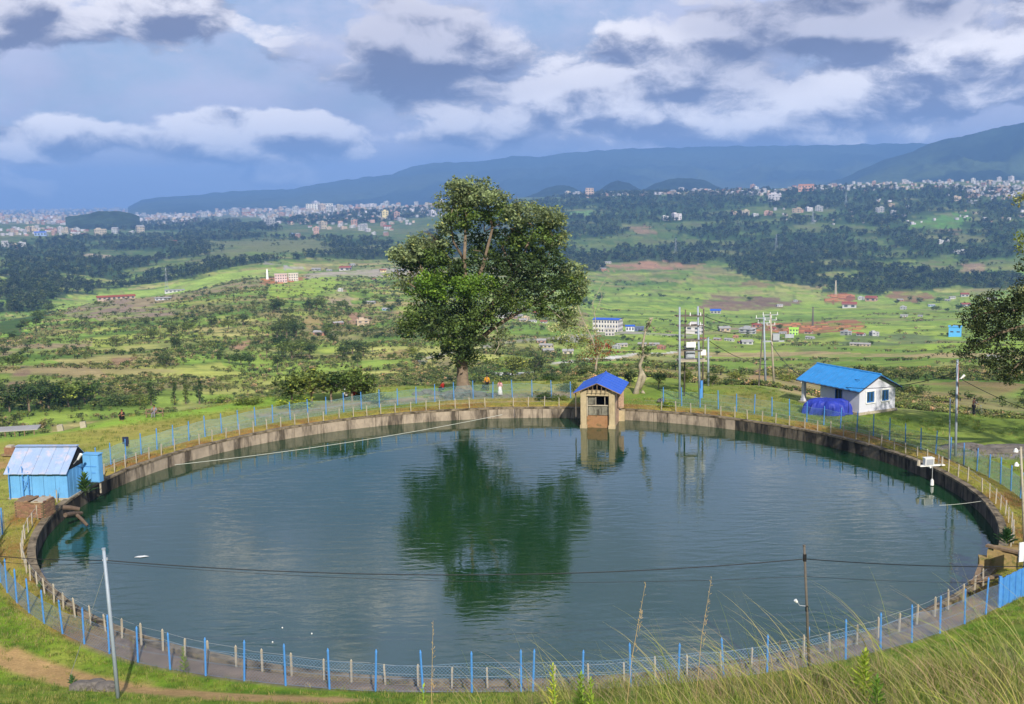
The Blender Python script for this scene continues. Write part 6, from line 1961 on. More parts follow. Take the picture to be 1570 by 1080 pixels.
# the crowded far city, nobody could count it
def far_city():
    v = []; f = []; colr = []
    bx = np.array([(-.5, -.5, -.6), (.5, -.5, -.6), (.5, .5, -.6), (-.5, .5, -.6), (-.5, -.5, 1), (.5, -.5, 1), (.5, .5, 1), (-.5, .5, 1)])
    bf = np.array([(4, 5, 6, 7), (0, 1, 5, 4), (1, 2, 6, 5), (2, 3, 7, 6), (3, 0, 4, 7)])
    pts = []
    def add(n, x0, x1, y0, y1, s0, s1):
        for i in range(n):
            px = rnd.uniform(x0, x1); py = rnd.uniform(y0, y1)
            d = ray(px, py); h = hypot(d.x, d.y)
            p = on_ground(px, py)
            pts.append((p, rnd.uniform(s0, s1) * p.length / FPX))
    add(900, 0, 700, 319, 333, 2, 4); add(300, 0, 300, 332, 345, 3, 6); add(260, 300, 700, 316, 326, 3, 6); add(120, 400, 640, 328, 345, 3, 6)
    add(200, 820, 1200, 293, 301, 3, 6); add(230, 1200, 1570, 278, 292, 2.5, 4.5); add(120, 1480, 1570, 290, 304, 3, 6)
    add(60, 0, 130, 350, 362, 3, 6); add(60, 1180, 1570, 300, 345, 2, 5)
    for p, s in pts:
        i = len(v) * 8
        a = rnd.uniform(0, 3.14); ca, sa = cos(a), sin(a)
        b = bx * np.array([s * rnd.uniform(.7, 1.3), s * rnd.uniform(.6, 1), s * rnd.uniform(.45, .95)])
        b = np.stack([b[:, 0] * ca - b[:, 1] * sa, b[:, 0] * sa + b[:, 1] * ca, b[:, 2]], 1) + np.array(p)
        v.append(b); f.append(bf + i)
        c_ = np.array(CLR[rnd.choice(['white', 'cream', 'pink', 'grey', 'tan', 'pale', 'pale'])]) * rnd.uniform(.5, .9)
        colr.append(np.repeat(c_[None], 8, 0))
    m = bpy.data.materials.new('far_city_wall'); m.use_nodes = True
    at = m.node_tree.nodes.new('ShaderNodeAttribute'); at.attribute_name = 'tint'
    m.node_tree.links.new(at.outputs['Color'], m.node_tree.nodes['Principled BSDF'].inputs['Base Color'])
    m.node_tree.nodes['Principled BSDF'].inputs['Roughness'].default_value = .9
    me = np_mesh('far_city', np.concatenate(v), np.concatenate(f), m, np.concatenate(colr))
    tag(mesh_obj(me, 'far_city'), 'crowded pale buildings of the distant city across the plain and ridge', 'city', kind='stuff')


far_city()
# ------------------------------------------------------------------ poles and wires
def pole(base, top, r0, r1, label, m='pole', group=None, extra=None, name='utility_pole'):
    t = empty(name, base, 0, label, 'pole', group)
    b, e = Vector((0, 0, -.3)), Vector(top) - Vector(base)
    MB().tube([b, e * .5, e], [r0, (r0 + r1) / 2, r1], 9).build('shaft', M_[m], t, smooth=True)
    MB().tube([e, e + Vector((0, 0, .06))], r1 * 1.25, 9).build('cap', M_[m], t)
    if extra: extra(t, e)
    return t


def brackets(*hs):
    def fn(t, e):
        for h, w in hs:
            q = e * h
            MB().tube([q - Vector((w, 0, 0)), q + Vector((w, 0, 0))], .03, 4).tube([q + Vector((w, 0, 0)), q + Vector((w, 0, .1))], .035, 5).build('bracket', M_['steel'], t)
    return fn


def gz(px, py):
    p = hit_z(px, py); p.z = tz(p.x, p.y); return p


bl = gz(184, 1108); tl = hit_d(159, 843, bl.y)
pole(bl, tl, .085, .062, 'bare grey steel pole leaning slightly at the lower left, by the footpath', extra=brackets((.93, .09)))
cable((tl + (bl - tl) * .12, gz(106, 1050)), .05, .012, 'guy_wire', 'thin guy wire running from the lower left steel pole down to the path', 'wire', 'steel')
br_ = gz(1241, 1048); trp = hit_d(1233, 838, br_.y)


def small_lamp(t, e):
    q = e * .52
    MB().tube([q, q + Vector((-.3, -.05, .05)), q + Vector((-.42, -.08, .22))], .018, 5).build('lamp_arm', M_['steel'], t)
    MB().tube([q + Vector((-.42, -.08, .2)), q + Vector((-.50, -.1, .30))], [.05, .07], 7).build('lamp_head', M_['white_paint'], t)
    MB().box((e * .91), (.12, .1, .3)).build('clamp', M_['dark'], t)
    MB().box((e * .52) + Vector((0, 0, -.1)), (.1, .1, .25)).build('clamp', M_['dark'], t)


pole(br_, trp, .062, .045, 'thin dark weathered pole standing in the grass before the right half of the water', 'dark_pole', extra=small_lamp)
a1 = tl + (bl - tl) * .07; b1 = trp + (br_ - trp) * .10
cable((a1, b1), .62, .020, 'power_cable', 'dark upper cable sagging across the water between the two near poles', seg=50)
cable((tl + (bl - tl) * .085, trp + (br_ - trp) * .24), .48, .009, 'power_cable', 'thin lower cable sagging across the water between the two near poles', seg=50)
cable((hit_d(-60, 846, 47), a1), .12, .016, 'power_cable', 'dark cable coming in from the left edge to the steel pole')
cable((hit_d(-60, 852, 47), a1 + Vector((0, 0, -.1))), .22, .010, 'power_cable', 'second fainter cable below the one from the left edge to the steel pole')
cable((b1, hit_d(1640, 866, 56)), .20, .020, 'power_cable', 'dark cable running from the thin pole out past the right edge')
cable((trp + (br_ - trp) * .24, hit_d(1640, 890, 56)), .18, .009, 'power_cable', 'thin second cable from the thin pole out past the right edge')

# lamp pole at the right edge
b_ = polar(116.5, 31.6); t_ = hit_d(1565, 687, b_.y)


def twin_lamp(t, e):
    for h in (.97, .83):
        q = e * h
        MB().tube([q, q + Vector((-.25, -.02, .03))], .02, 5).build('lamp_arm', M_['steel'], t)
        MB().tube([q + Vector((-.28, 0, -.05)), q + Vector((-.28, 0, .10)), q + Vector((-.28, 0, .16))], [.14, .09, .03], 9).build('lamp_head', M_['white_paint'], t)


pole(b_, t_, .075, .06, 'pale concrete lamp pole with two white lamp heads at the right edge', 'concrete_clean', extra=twin_lamp, name='lamp_pole')
b_ = gz(1465, 700); t_ = hit_d(1468, 553, b_.y)


def one_lamp(t, e):
    q = e * .80
    MB().tube([q, q + Vector((.30, 0, .12))], .02, 5).build('lamp_arm', M_['steel'], t)
    MB().tube([q + Vector((.26, 0, .08)), q + Vector((.55, 0, .35))], [.05, .10], 7).build('lamp_head', M_['white_paint'], t)
    MB().tube([e * .45 + Vector((.09, 0, 0)), e * .98 + Vector((.09, 0, 0))], .035, 5).build('conduit', M_['roof_rust'], t)


pole(b_, t_, .10, .075, 'tall pole with a rusty conduit and small lamp inside the right fence', 'pole', extra=one_lamp)
b2 = gz(1455, 706); pole(b2, hit_d(1457, 612, b2.y), .06, .045, 'shorter bare pole just left of the pole with the rusty conduit', 'pole')
rp_top = t_.copy(); rp_base = b_.copy()

# transformer platform
B1, B3 = gz(1042, 613), gz(1073, 612); B2, B4 = gz(1049, 607), gz(1077, 607)
tp = empty('transformer_platform', B1, 0, 'four pole platform carrying a grey transformer beyond the far fence', 'transformer')
for (b, px, py, m_, r) in ((B1, 1042, 471, 'pole', .12), (B2, 1051, 475, 'dark_pole', .09), (B3, 1070, 470, 'pole', .12), (B4, 1079, 474, 'dark_pole', .09)):
    e = hit_d(px, py, b.y) - B1; s = b - B1
    MB().tube([s - Vector((0, 0, .4)), e], [r, r * .75], 8).build('pole', M_[m_], tp, smooth=True)
L1 = lambda px, py, D: hit_d(px, py, D) - B1
dz = L1(1058, 555, B1.y).z
w_ = (B3 - B1).x
MB().box((w_ / 2 + .25, .45, dz), (w_ + .9, .16, .16)).box((w_ / 2 + .25, 1.5, dz), (w_ + .9, .16, .16)).box((w_ / 2 + .2, .95, dz + .1), (w_ + .5, 1.2, .06)).build('platform_beam', M_['concrete_clean'], tp)
tr = MB().box((w_ / 2 + .15, .9, dz + .75), (.85, .65, 1.0)).box((w_ / 2 + .15, .9, dz + 1.3), (.95, .75, .08)).build('transformer_tank', M_['steel'], tp)
MB().box((w_ / 2 + .15, .52, dz + .75), (.7, .06, .8)).box((w_ / 2 + .15, 1.28, dz + .75), (.7, .06, .8)).build('radiator', M_['steel'], tr)
for k in range(3): MB().tube([(w_ / 2 - .15 + .3 * k, .9, dz + 1.3), (w_ / 2 - .15 + .3 * k, .9, dz + 1.7)], [.06, .03], 6).build('bushing', M_['white_paint'], tr)
for k, (py, ext) in enumerate(((485, .4), (500, .25), (522, .2), (538, .2))):
    z = L1(1058, py, B1.y).z
    for yy in (0, .9): MB().box((w_ / 2, yy, z), (w_ + ext * 2, .1, .1)).build('cross_arm', M_['dark_pole'], tp)
    if k < 2:
        for q in range(3): MB().tube([(w_ * q / 2, 0, z + .05), (w_ * q / 2, 0, z + .35)], [.06, .04], 6).build('insulator', M_['white_paint'], tp)
MB().box((w_ / 2 + .1, .1, L1(1058, 529, B1.y).z), (.9, .2, .5)).build('fuse_board', M_['white_paint'], tp)
MB().box((w_ + .3, .2, L1(1083, 541, B1.y).z), (.5, .35, .5)).build('meter_box', M_['white_paint'], tp)
MB().box(((B3 - B1).x + .12, -.05, .95), (.22, .2, 1.7)).build('cable_guard', M_['blue_paint'], tp)

p5 = on_ground(1086, 592); pole(p5, hit_d(1086, 518, p5.y), .12, .09, 'single pale pole with a box close right of the transformer platform', 'pole', extra=brackets((.95, .3), (.6, .3)))
pa = on_ground(1174, 592); pb = on_ground(1187, 592)
ta = hit_d(1171, 487, pa.y); tb = hit_d(1181, 482, pb.y)


def arms(n):
    def fn(t, e):
        for k in range(n):
            q = e * (.99 - .07 * k); s = 1.1 - .25 * k
            MB().box(q, (s * 2, .1, .1)).build('cross_arm', M_['steel'], t)
            for x in (-s * .9, 0, s * .9): MB().tube([q + Vector((x, 0, .05)), q + Vector((x, 0, .4))], [.07, .04], 5).build('insulator', M_['white_paint'], t)
    return fn


pole(pa, ta, .16, .11, 'left one of the two tall pale poles beyond the far lawn', 'pole', extra=arms(2))
pole(pb, tb, .16, .11, 'right one of the two tall pale poles beyond the far lawn', 'concrete_clean', extra=arms(3))
tm = (pa + pb) / 2; dzb = hit_d(1184, 517, pb.y).z
t = empty('pole_transformer', (pb.x + .4, pb.y, dzb), 0, 'white transformer hung between the two tall poles beyond the lawn', 'transformer')
MB().box((-.3, 0, 0), (.9, .8, .9)).box((-.6, 0, -.6), (3.0, .2, .2)).build('tank', M_['steel'], t); MB().box((1.6, 0, .1), (1.2, .3, .5)).build('fuse_board', M_['steel'], t)
pole(on_ground(1163, 592), hit_d(1170, 500, pa.y), .10, .08, 'dark leaning strut pole left of the two tall poles', 'dark_pole')
e1 = hit_d(1070, 480, B3.y); e1b = hit_d(1078, 500, B4.y)
cable((e1, ta + Vector((0, 0, -.3))), .9, .035, 'power_cable', 'upper wire from the transformer platform to the two tall poles')
cable((e1b, ta + Vector((0, 0, -1.0))), .9, .035, 'power_cable', 'lower wire from the transformer platform to the two tall poles')
cable((hit_d(1086, 522, p5.y), hit_d(1180, 560, pa.y)), .6, .035, 'power_cable', 'wire from the single pole down towards the tall poles')
hr = hit_z(1243, 560, 0)
rl = hit_d(1240, 583, 108)
cable((hit_d(1181, 525, pb.y), rl), .7, .035, 'power_cable', 'wire falling from the tall poles to the roof of the white cabin')
cable((rl, rp_top + (rp_base - rp_top) * .12), 1.0, .028, 'power_cable', 'dark wire sagging over the cabin roof to the pole at the right fence')
cable((hit_d(1265, 562, 107), hit_d(1318, 583, 100)), .25, .022, 'power_cable', 'short dark wire lying over the blue cabin roof')
cable((rp_top + (rp_base - rp_top) * .17, hit_d(1640, 650, 84)), .3, .025, 'power_cable', 'dark wire running down right from the pole with the rusty conduit')
cable((rp_top + (rp_base - rp_top) * .05, hit_d(1650, 580, 70)), .5, .018, 'power_cable', 'thin wire going right from the top of the pole with the rusty conduit')


# ------------------------------------------------------------------ people
def skin_mesh(name, V, E_, rad, m, parent, root=0, sub=1):
    me = bpy.data.meshes.new(name); me.from_pydata(V, E_, []); me.materials.append(m)
    o = mesh_obj(me, name, parent)
    md = o.modifiers.new('skin', 'SKIN'); md.use_smooth_shade = True
    for i, r in enumerate(rad):
        sv = me.skin_vertices[0].data[i]; sv.radius = (r, r) if not isinstance(r, tuple) else r; sv.use_root = (i == root)
    s = o.modifiers.new('sub', 'SUBSURF'); s.levels = s.render_levels = sub
    return o


def person(loc, rz, label, top, bottom, pose='stand', h=1.65, group=None, long_hair=False, skirt=False, carry=None):
    t = empty('person', loc, rz, label, 'person', group)
    k = h / 1.7
    # facing +y; joints
    if pose == 'sit':
        hip = (0, 0, .46); kn = [(-.11, .42, .50), (.11, .42, .48)]; ft = [(-.12, .40, .06), (.13, .46, .06)]; zs = .46 - .90
    elif pose == 'squat':
        hip = (0, 0, .25); kn = [(-.16, .32, .52), (.16, .32, .52)]; ft = [(-.13, .16, .05), (.13, .16, .05)]; zs = .25 - .90
    elif pose == 'walk':
        hip = (0, 0, .90); kn = [(-.10, .16, .50), (.10, -.02, .48)]; ft = [(-.10, .22, .07), (.10, -.26, .10)]; zs = 0
    else:
        hip = (0, 0, .90); kn = [(-.10, .03, .49), (.10, .02, .49)]; ft = [(-.11, 0, .06), (.11, 0, .06)]; zs = 0
    up = lambda x, y, z: (x, y + (-.04 if pose == 'sit' else (.08 if pose == 'squat' else 0)) * (z - .9), z + zs)
    ch, nk, hd, hd2 = up(0, 0, 1.25), up(0, .01, 1.45), up(0, .03, 1.56), up(0, .02, 1.64)
    sh = [up(-.19, 0, 1.38), up(.19, 0, 1.38)]
    if pose == 'sit': el = [up(-.27, .10, 1.12), up(.27, .10, 1.12)]; ha = [up(-.20, .36, 1.02), up(.18, .40, 1.10)]
    elif pose == 'squat': el = [up(-.28, .2, 1.15), up(.28, .2, 1.15)]; ha = [up(-.10, .36, 1.12), up(.10, .36, 1.12)]
    elif pose == 'bike': el = [up(-.25, .2, 1.12), up(.25, .2, 1.12)]; ha = [up(-.2, .45, 1.02), up(.2, .45, 1.02)]
    else: el = [up(-.25, -.02, 1.10), up(.26, .02, 1.10)]; ha = [up(-.25, .08, .86), up(.27, .14, .90)]
    toe = [(ft[0][0], ft[0][1] + .16, ft[0][2] - .02), (ft[1][0], ft[1][1] + .16, ft[1][2] - .02)]
    V = [hip, up(0, 0, 1.06), ch, nk, hd, hd2, sh[0], el[0], ha[0], sh[1], el[1], ha[1], (-.09, 0, hip[2] - .02), kn[0], ft[0], toe[0], (.09, 0, hip[2] - .02), kn[1], ft[1], toe[1], (0, hd[1] + .115, hd[2] - .01)]
    E_ = [(0, 1), (1, 2), (2, 3), (3, 4), (4, 5), (2, 6), (6, 7), (7, 8), (2, 9), (9, 10), (10, 11), (0, 12), (12, 13), (13, 14), (14, 15), (0, 16), (16, 17), (17, 18), (18, 19), (4, 20)]
    V = [tuple(c * k for c in v) for v in V]
    R_ = [.12, .115, .14, .055, .095, .075, .06, .045, .035, .06, .045, .035, .085, .06, .045, .035, .085, .06, .045, .035, .02]
    skin_mesh('body', V, E_, [r * k for r in R_], M_['skin'], t)
    sV = [V[0], V[1], V[2], V[6], V[7], V[9], V[10]]
    skin_mesh('shirt', sV, [(0, 1), (1, 2), (2, 3), (3, 4), (2, 5), (5, 6)], [(.155 * k, .12 * k), (.15 * k, .12 * k), (.18 * k, .13 * k), .078 * k, .062 * k, .078 * k, .062 * k], M_[top], t)
    if skirt:
        MB().tube([(0, 0, (hip[2] + .12) * k), (0, .02, hip[2] * .6 * k), (0, .03, .16 * k)], [.15 * k, .23 * k, .30 * k], 12).build('skirt', M_[bottom], t, smooth=True)
    else:
        skin_mesh('trousers', [V[0], V[12], V[13], V[14], V[16], V[17], V[18]], [(0, 1), (1, 2), (2, 3), (0, 4), (4, 5), (5, 6)], [.135 * k, .10 * k, .075 * k, .06 * k, .10 * k, .075 * k, .06 * k], M_[bottom], t)
    hc = Vector(V[4]) + Vector((0, -.02, .06)) * k
    mb = MB(); n = 8
    hp = [hc + Vector((0, 0, .07 * k)), hc, hc + Vector((0, -.015, -.05)) * k] + ([hc + Vector((0, -.06, -.22)) * k, hc + Vector((0, -.08, -.42)) * k] if long_hair else [])
    mb.tube(hp, [.05 * k, .105 * k, .10 * k] + ([.08 * k, .03 * k] if long_hair else []), 9)
    mb.build('hair', M_['hair'], t, smooth=True)
    return t


def stand_at(px, py):
    return on_ground(px, py)


p = gz(679, 604); person((p.x, p.y, p.z + .15), R(60), 'person in a dark red shirt seated on the stones left of the great tree', 'cl_red', 'cl_dark', 'sit')
p = gz(747, 600); person(p, R(170), 'person in a mustard yellow shirt standing right of the great tree', 'cl_yellow', 'cl_black', 'stand', 1.72)
tag(MB().box((0, 0, .18), (.3, .14, .36)).tube([(-.08, 0, .36), (-.04, 0, .5), (.08, 0, .36)], .012, 4).build('bag', M_['cl_black'], loc=(p.x - .36, p.y - .05, p.z + .35)), 'small black bag held by the person in mustard yellow', 'bag')
p = gz(767, 607); person(p, R(150), 'woman in pale pink and white dress with long dark hair by the far fence', 'cl_pink', 'cl_white', 'stand', 1.6, long_hair=True, skirt=True)
p = gz(532, 616); person(p, R(30), 'person in white sitting under a white umbrella beyond the far fence', 'cl_white', 'cl_grey', 'sit', 1.6)
t = empty('umbrella', (p.x, p.y, p.z + .9), 0, 'open white umbrella over the sitting person beyond the far fence', 'umbrella')
MB().tube([(0, 0, -.2), (0, 0, .62)], .012, 5).build('shaft', M_['steel'], t)
mb = MB(); n = 8
for i in range(n):
    a, b = 2 * pi * i / n, 2 * pi * (i + 1) / n
    mb.face([(0, 0, .62), (.3 * cos(a), .3 * sin(a), .55), (.3 * cos(b), .3 * sin(b), .55)]); mb.face([(.3 * cos(a), .3 * sin(a), .55), (.58 * cos(a), .58 * sin(a), .34), (.58 * cos(b), .58 * sin(b), .34), (.3 * cos(b), .3 * sin(b), .55)])
mb.build('canopy', M_['white_paint'], t)
p = gz(543, 615); person(p, R(-20), 'person in dark red sitting next to the white umbrella', 'cl_red', 'cl_black', 'sit', 1.55)
p = gz(549, 614); person(p, R(-40), 'person in dark blue sitting at the right of the umbrella group', 'cl_dark', 'cl_black', 'sit', 1.6)
p = gz(188, 643); person(p, R(170), 'person in black squatting alone on the left meadow', 'cl_black', 'cl_black', 'squat', 1.7)
p = gz(237, 639); person(p, R(180), 'person in grey sitting on the wooden rail of the left meadow', 'cl_grey', 'cl_grey', 'sit', 1.6)
t = empty('wooden_rail', (p.x, p.y + .05, p.z), R(4), 'simple wooden rail bench on the left meadow', 'bench')
for s in (-1, 1): MB().box((s * .75, 0, .35), (.08, .08, .9)).build('leg', M_['wood'], t)
MB().box((0, 0, .42), (1.7, .3, .06)).build('seat', M_['wood'], t); MB().box((0, .12, .76), (1.7, .05, .08)).build('rail', M_['wood'], t)
p = on_ground(1228, 588); person(p, R(100), 'person in a black and white top standing left of the white cabin roof', 'cl_black', 'cl_white', 'stand', 1.6)

# bicycle and rider
p = gz(1497, 628)
t = empty('bicycle', (p.x, p.y, p.z), R(8), 'dark bicycle held on the lawn at the right', 'bicycle')
for x in (-.55, .55):
    mb = MB(); mb.tube([(x + .33 * cos(a), 0, .34 + .33 * sin(a)) for a in np.linspace(0, 2 * pi, 21)], .026, 5, cap=False)
    w = mb.build('wheel', M_['rubber'], t)
    mb = MB(); [mb.tube([(x, 0, .34), (x + .32 * cos(a), 0, .34 + .32 * sin(a))], .004, 3) for a in np.linspace(0, 2 * pi, 9)[:-1]]; mb.build('spokes', M_['steel'], w)
MB().tube([(-.55, 0, .34), (-.08, 0, .32), (-.2, 0, .78), (-.55, 0, .34)], .02, 5).tube([(-.08, 0, .32), (.38, 0, .78), (-.17, 0, .74)], .022, 5).build('frame', M_['cl_dark'], t)
MB().tube([(.55, 0, .34), (.40, 0, .92)], .02, 5).build('fork', M_['steel'], t)
MB().tube([(.34, -.27, .98), (.42, 0, .94), (.34, .27, .98)], .016, 5).build('handlebar', M_['steel'], t)
MB().box((-.22, 0, .84), (.26, .14, .06)).build('saddle', M_['rubber'], t)
person((p.x - .1, p.y + .35, p.z), R(-82), 'person in a pale top walking behind the bicycle on the right lawn', 'cl_grey', 'cl_black', 'bike', 1.62)

M_['mossy_brick'] = mat('mossy_brick', lin(130, 98, 76), .9, .3, 4)
# ------------------------------------------------------------------ stones and small things
for i, (px, py, s, lb) in enumerate(((655, 604, .7, 'flat grey stone at the left end of the stones round the great tree'), (668, 606, .6, 'small grey stone left of the seated person'), (688, 608, .9, 'grey boulder right of the seated person'), (697, 611, .95, 'largest pale grey boulder before the great tree trunk'),
                                     (722, 607, .8, 'dark stone at the foot of the great tree trunk'), (735, 608, .7, 'dark stone just right of the great tree trunk'), (755, 608, .5, 'small dark stone by the woman in white'), (705, 604, .8, 'stone squeezed against the great tree trunk'), (640, 606, .5, 'small stone furthest left of the great tree'))):
    p = gz(px, py); o = mesh_obj(rock_mesh(s * 1.1, s * .8, s * .55, 50 + i, 7), 'stone', loc=(p.x, p.y, p.z + .12)); tag(o, lb, 'stone', 'stones round the great tree')
for i, (px, py, s, lb) in enumerate(((128, 1078, .55, 'left dark stone of the small heap by the footpath'), (146, 1074, .6, 'top dark stone of the small heap by the footpath'), (164, 1080, .5, 'right dark stone of the small heap by the footpath'))):
    p = gz(px, py); o = mesh_obj(rock_mesh(s, s * .8, s * .5, 70 + i, 8), 'stone', loc=(p.x, p.y, p.z + .1)); tag(o, lb, 'stone', 'stone heap by the footpath')
p = gz(1500, 690)
o = mesh_obj(rock_mesh(4.2, 1.3, .55, 90, 16), 'rock_outcrop', loc=(38.6, 84.2, -.05)); tag(o, 'long low grey rock outcrop beyond the right fence', 'rock')
o = mesh_obj(rock_mesh(1.7, .8, .3, 91, 10), 'rock_outcrop', loc=(34.9, 85.8, -.02)); tag(o, 'smaller flat rock slab left of the long outcrop', 'rock')
for i, (px, py, s) in enumerate(((93, 656, .95), (128, 652, .95))):
    p = gz(px, py); o = MB().box((0, 0, .22), (.5, .35, .62)).box((0, 0, .55), (.44, .3, .06)).build('marker_block', M_['concrete_clean'], loc=p, rz=R(10 - 8 * i)); o.rotation_euler = (R(6 - 8 * i), R(-7), R(10))
    tag(o, ('left' if i == 0 else 'right') + ' one of two tilted pale concrete blocks on the left meadow', 'block', 'pale blocks on the left meadow')
p = gz(5, 664)
t = empty('low_shelter', (p.x - 1.2, p.y + 1.5, p.z), R(14), 'long low shelter with a pale grey sheet roof at the left edge', 'shelter')
MB().box((0, 0, .45), (7.0, 2.2, .07)).build('roof', M_['roof_grey'], t)
for i in range(9): MB().box((-3.2 + i * .8, -1.0, .18), (.08, .08, .5)).build('post', M_['wood'], t)
p = gz(12, 700)
t = empty('stone_bench', (p.x + .3, p.y, p.z), R(-10), 'rough bench of bricks and boards behind the blue hut', 'bench')
MB().box((0, 0, .35), (.9, .5, .8)).build('brick_base', M_['mossy_brick'], t); MB().box((.2, -.1, .15), (1.7, .6, .12)).build('board', M_['wood'], t); MB().box((-.05, 0, .82), (.5, .5, .14)).build('top_stone', M_['concrete_clean'], t)
q = fence_pt(-69.3, 1.5); tag(MB().box((0, 0, 0), (.46, .10, .55)).box((.05, -.03, -.3), (.3, .06, .3)).build('hanging_cloth', M_['cl_dark'], loc=(q.x, q.y - .1, q.z)), 'dark blue cloth hung on a fence post at the left', 'cloth')
p = gz(1014, 618); tag(mesh_obj(rock_mesh(.45, .3, .28, 95, 6), 'dark_bundle', loc=(p.x, p.y, p.z + .2)), 'small dark bundle lying behind the net right of the inlet house', 'bundle')


# ------------------------------------------------------------------ grasses
def blade_mesh(name, n, h0, h1, w, spread, lean, colours, seed, curl=.5, seg=4, dirx=0.0):
    r = np.random.default_rng(seed)
    V = []; F = []; C = []
    for i in range(n):
        a = r.uniform(0, 2 * pi); q = spread * math.sqrt(r.random())
        bx, by = q * cos(a), q * sin(a)
        h = r.uniform(h0, h1); la = r.uniform(0, 2 * pi); lx = cos(la) * lean * r.uniform(.2, 1) + dirx * r.uniform(.4, 1.3); ly = sin(la) * lean * r.uniform(.2, 1)
        wa = r.uniform(0, pi); wx, wy = cos(wa) * w / 2, sin(wa) * w / 2
        c = np.array(colours[r.integers(len(colours))]) * r.uniform(.75, 1.3)
        i0 = len(V)
        for k in range(seg + 1):
            t = k / seg
            x = bx + lx * h * t ** (1 + curl * 1.4); y = by + ly * h * t ** (1 + curl * 1.4)
            z = h * (t - .32 * curl * math.hypot(lx, ly) * t * t * 1.5)
            ww = (1 - t ** 1.5) + .08
            V += [(x - wx * ww, y - wy * ww, z), (x + wx * ww, y + wy * ww, z)]
            cc = c * (.75 + .35 * t); C += [cc, cc]
        for k in range(seg):
            F.append((i0 + 2 * k, i0 + 2 * k + 1, i0 + 2 * k + 3, i0 + 2 * k + 2))
    return np_mesh(name, np.array(V), np.array(F), M_['grass'], np.array(C))


YG = [(.24, .32, .05), (.30, .36, .07), (.17, .25, .04), (.36, .34, .12)]
DRY = [(.42, .34, .18), (.34, .28, .13), (.30, .30, .10), (.48, .40, .24)]
LUSH = [(.13, .23, .035), (.18, .28, .04), (.10, .18, .03), (.22, .27, .06)]
# short sward on the verge and the ring
tufts = [blade_mesh('tuft', 16, .06, .20, .014, .16, .5, LUSH, s, seg=2) for s in (1, 2)] + [blade_mesh('tuft', 16, .05, .16, .014, .16, .5, YG, s, seg=2) for s in (3, 4)]
N_ = 30000
X = rng.uniform(-34, 34, N_); Y = rng.uniform(38, 62, N_)
Rr = np.hypot(X - CX, Y - CY)
dd = np.full(N_, 99.0)
for i in range(len(PATH_LINE) - 1):
    ax, ay = PATH_LINE[i]; bx, by = PATH_LINE[i + 1]
    tt = np.clip(((X - ax) * (bx - ax) + (Y - ay) * (by - ay)) / ((bx - ax) ** 2 + (by - ay) ** 2), 0, 1)
    dd = np.minimum(dd, np.hypot(X - ax - tt * (bx - ax), Y - ay - tt * (by - ay)))
ok = (Rr > 32.5 + .35 * rng.random(N_)) & (np.abs(X) < .52 * Y) & ((dd > .75 + .35 * rng.random(N_)) | (rng.random(N_) < .04)) & (fbm(X, Y, 1.3, 4, 61) > .36)
X, Y = X[ok], Y[ok]; Z = T(X, Y)
scatter('verge_grass', np.stack([X, Y, Z - .02], 1), rng.uniform(.6, 1.35, len(X)), np.stack([X * 0, X * 0, rng.uniform(0, 6.28, len(X))], 1), tufts, 'short green grass growing on the verge outside the near fence', 'grass')
dt = [blade_mesh('tuft', 14, .05, .16, .014, .16, .5, YG + DRY, s, seg=2) for s in (5, 6, 7)]
N_ = 14000
an = rng.uniform(-180, 180, N_); rr = rng.uniform(30.8, 36, N_)
near_ = np.abs(an) > 140
ok = (~near_ & (rr < 36)) | (near_ & (rng.random(N_) < .12) & (rr < 32.6))
an, rr = np.radians(an[ok]), rr[ok]
X = CX + rr * np.sin(an); Y = CY + rr * np.cos(an); Z = np.where(rr < 32.5, -.02, T(X, Y))
scatter('ring_grass', np.stack([X, Y, Z], 1), rng.uniform(.5, 1.4, len(X)), np.stack([X * 0, X * 0, rng.uniform(0, 6.28, len(X))], 1), dt, 'dry grass growing along the rim of the reservoir', 'grass')
# far lawns: coarse clumps
N_ = 16000
X = rng.uniform(-52, 52, N_); Y = rng.uniform(66, 124, N_); Rr = np.hypot(X - CX, Y - CY)
D_ = np.hypot(X, Y); A_ = np.arctan2(X, Y)
ok = (Rr > 34) & (D_ < np.interp(A_, _az, [99, 113, 121, 124, 125, 123, 120, 111, 108])) & (np.abs(X) < .5 * Y) & (fbm(X, Y, 4, 4, 62) > .45)
X, Y = X[ok], Y[ok]
scatter('meadow_grass', np.stack([X, Y, T(X, Y) - .02], 1), rng.uniform(.8, 2.0, len(X)), np.stack([X * 0, X * 0, rng.uniform(0, 6.28, len(X))], 1), tufts, 'rough grass clumps on the meadows round the reservoir', 'grass')

# the long grass on the brow right before the camera
gd = [blade_mesh('long_grass', 26, .08, .26, .0046, .15, .7, YG, s, .6, 4, -.12) for s in (11, 12, 13)] + [blade_mesh('long_grass', 14, .10, .34, .0036, .14, .7, DRY, s, .6, 4, -.15) for s in (14, 15)]
def brow(n, d0, d1, p0, p1):
    px = rng.uniform(p0, p1, n); D = rng.uniform(d0, d1, n)
    az = np.arctan((px - 785) / FPX)
    return D * np.tan(az), D
X, Y = brow(2600, 4.0, 7.4, 560, 1640)
w = np.interp(X / Y, [-.13, -.02, .1, .45], [.06, .40, .85, 1.0])
ok = rng.random(len(X)) < w
X, Y = X[ok], Y[ok]; w = w[ok]
hs = np.interp(X / Y, [-.13, -.02, .12, .25, .45], [.32, .42, .52, .66, .80]) * rng.uniform(.5, 1.2, len(X))
scatter('brow_grass', np.stack([X, Y, T(X, Y) - .03], 1), hs, np.stack([X * 0, X * 0, rng.uniform(-.5, .5, len(X))], 1), gd, 'tall yellow green grass on the brow in the foreground', 'grass')
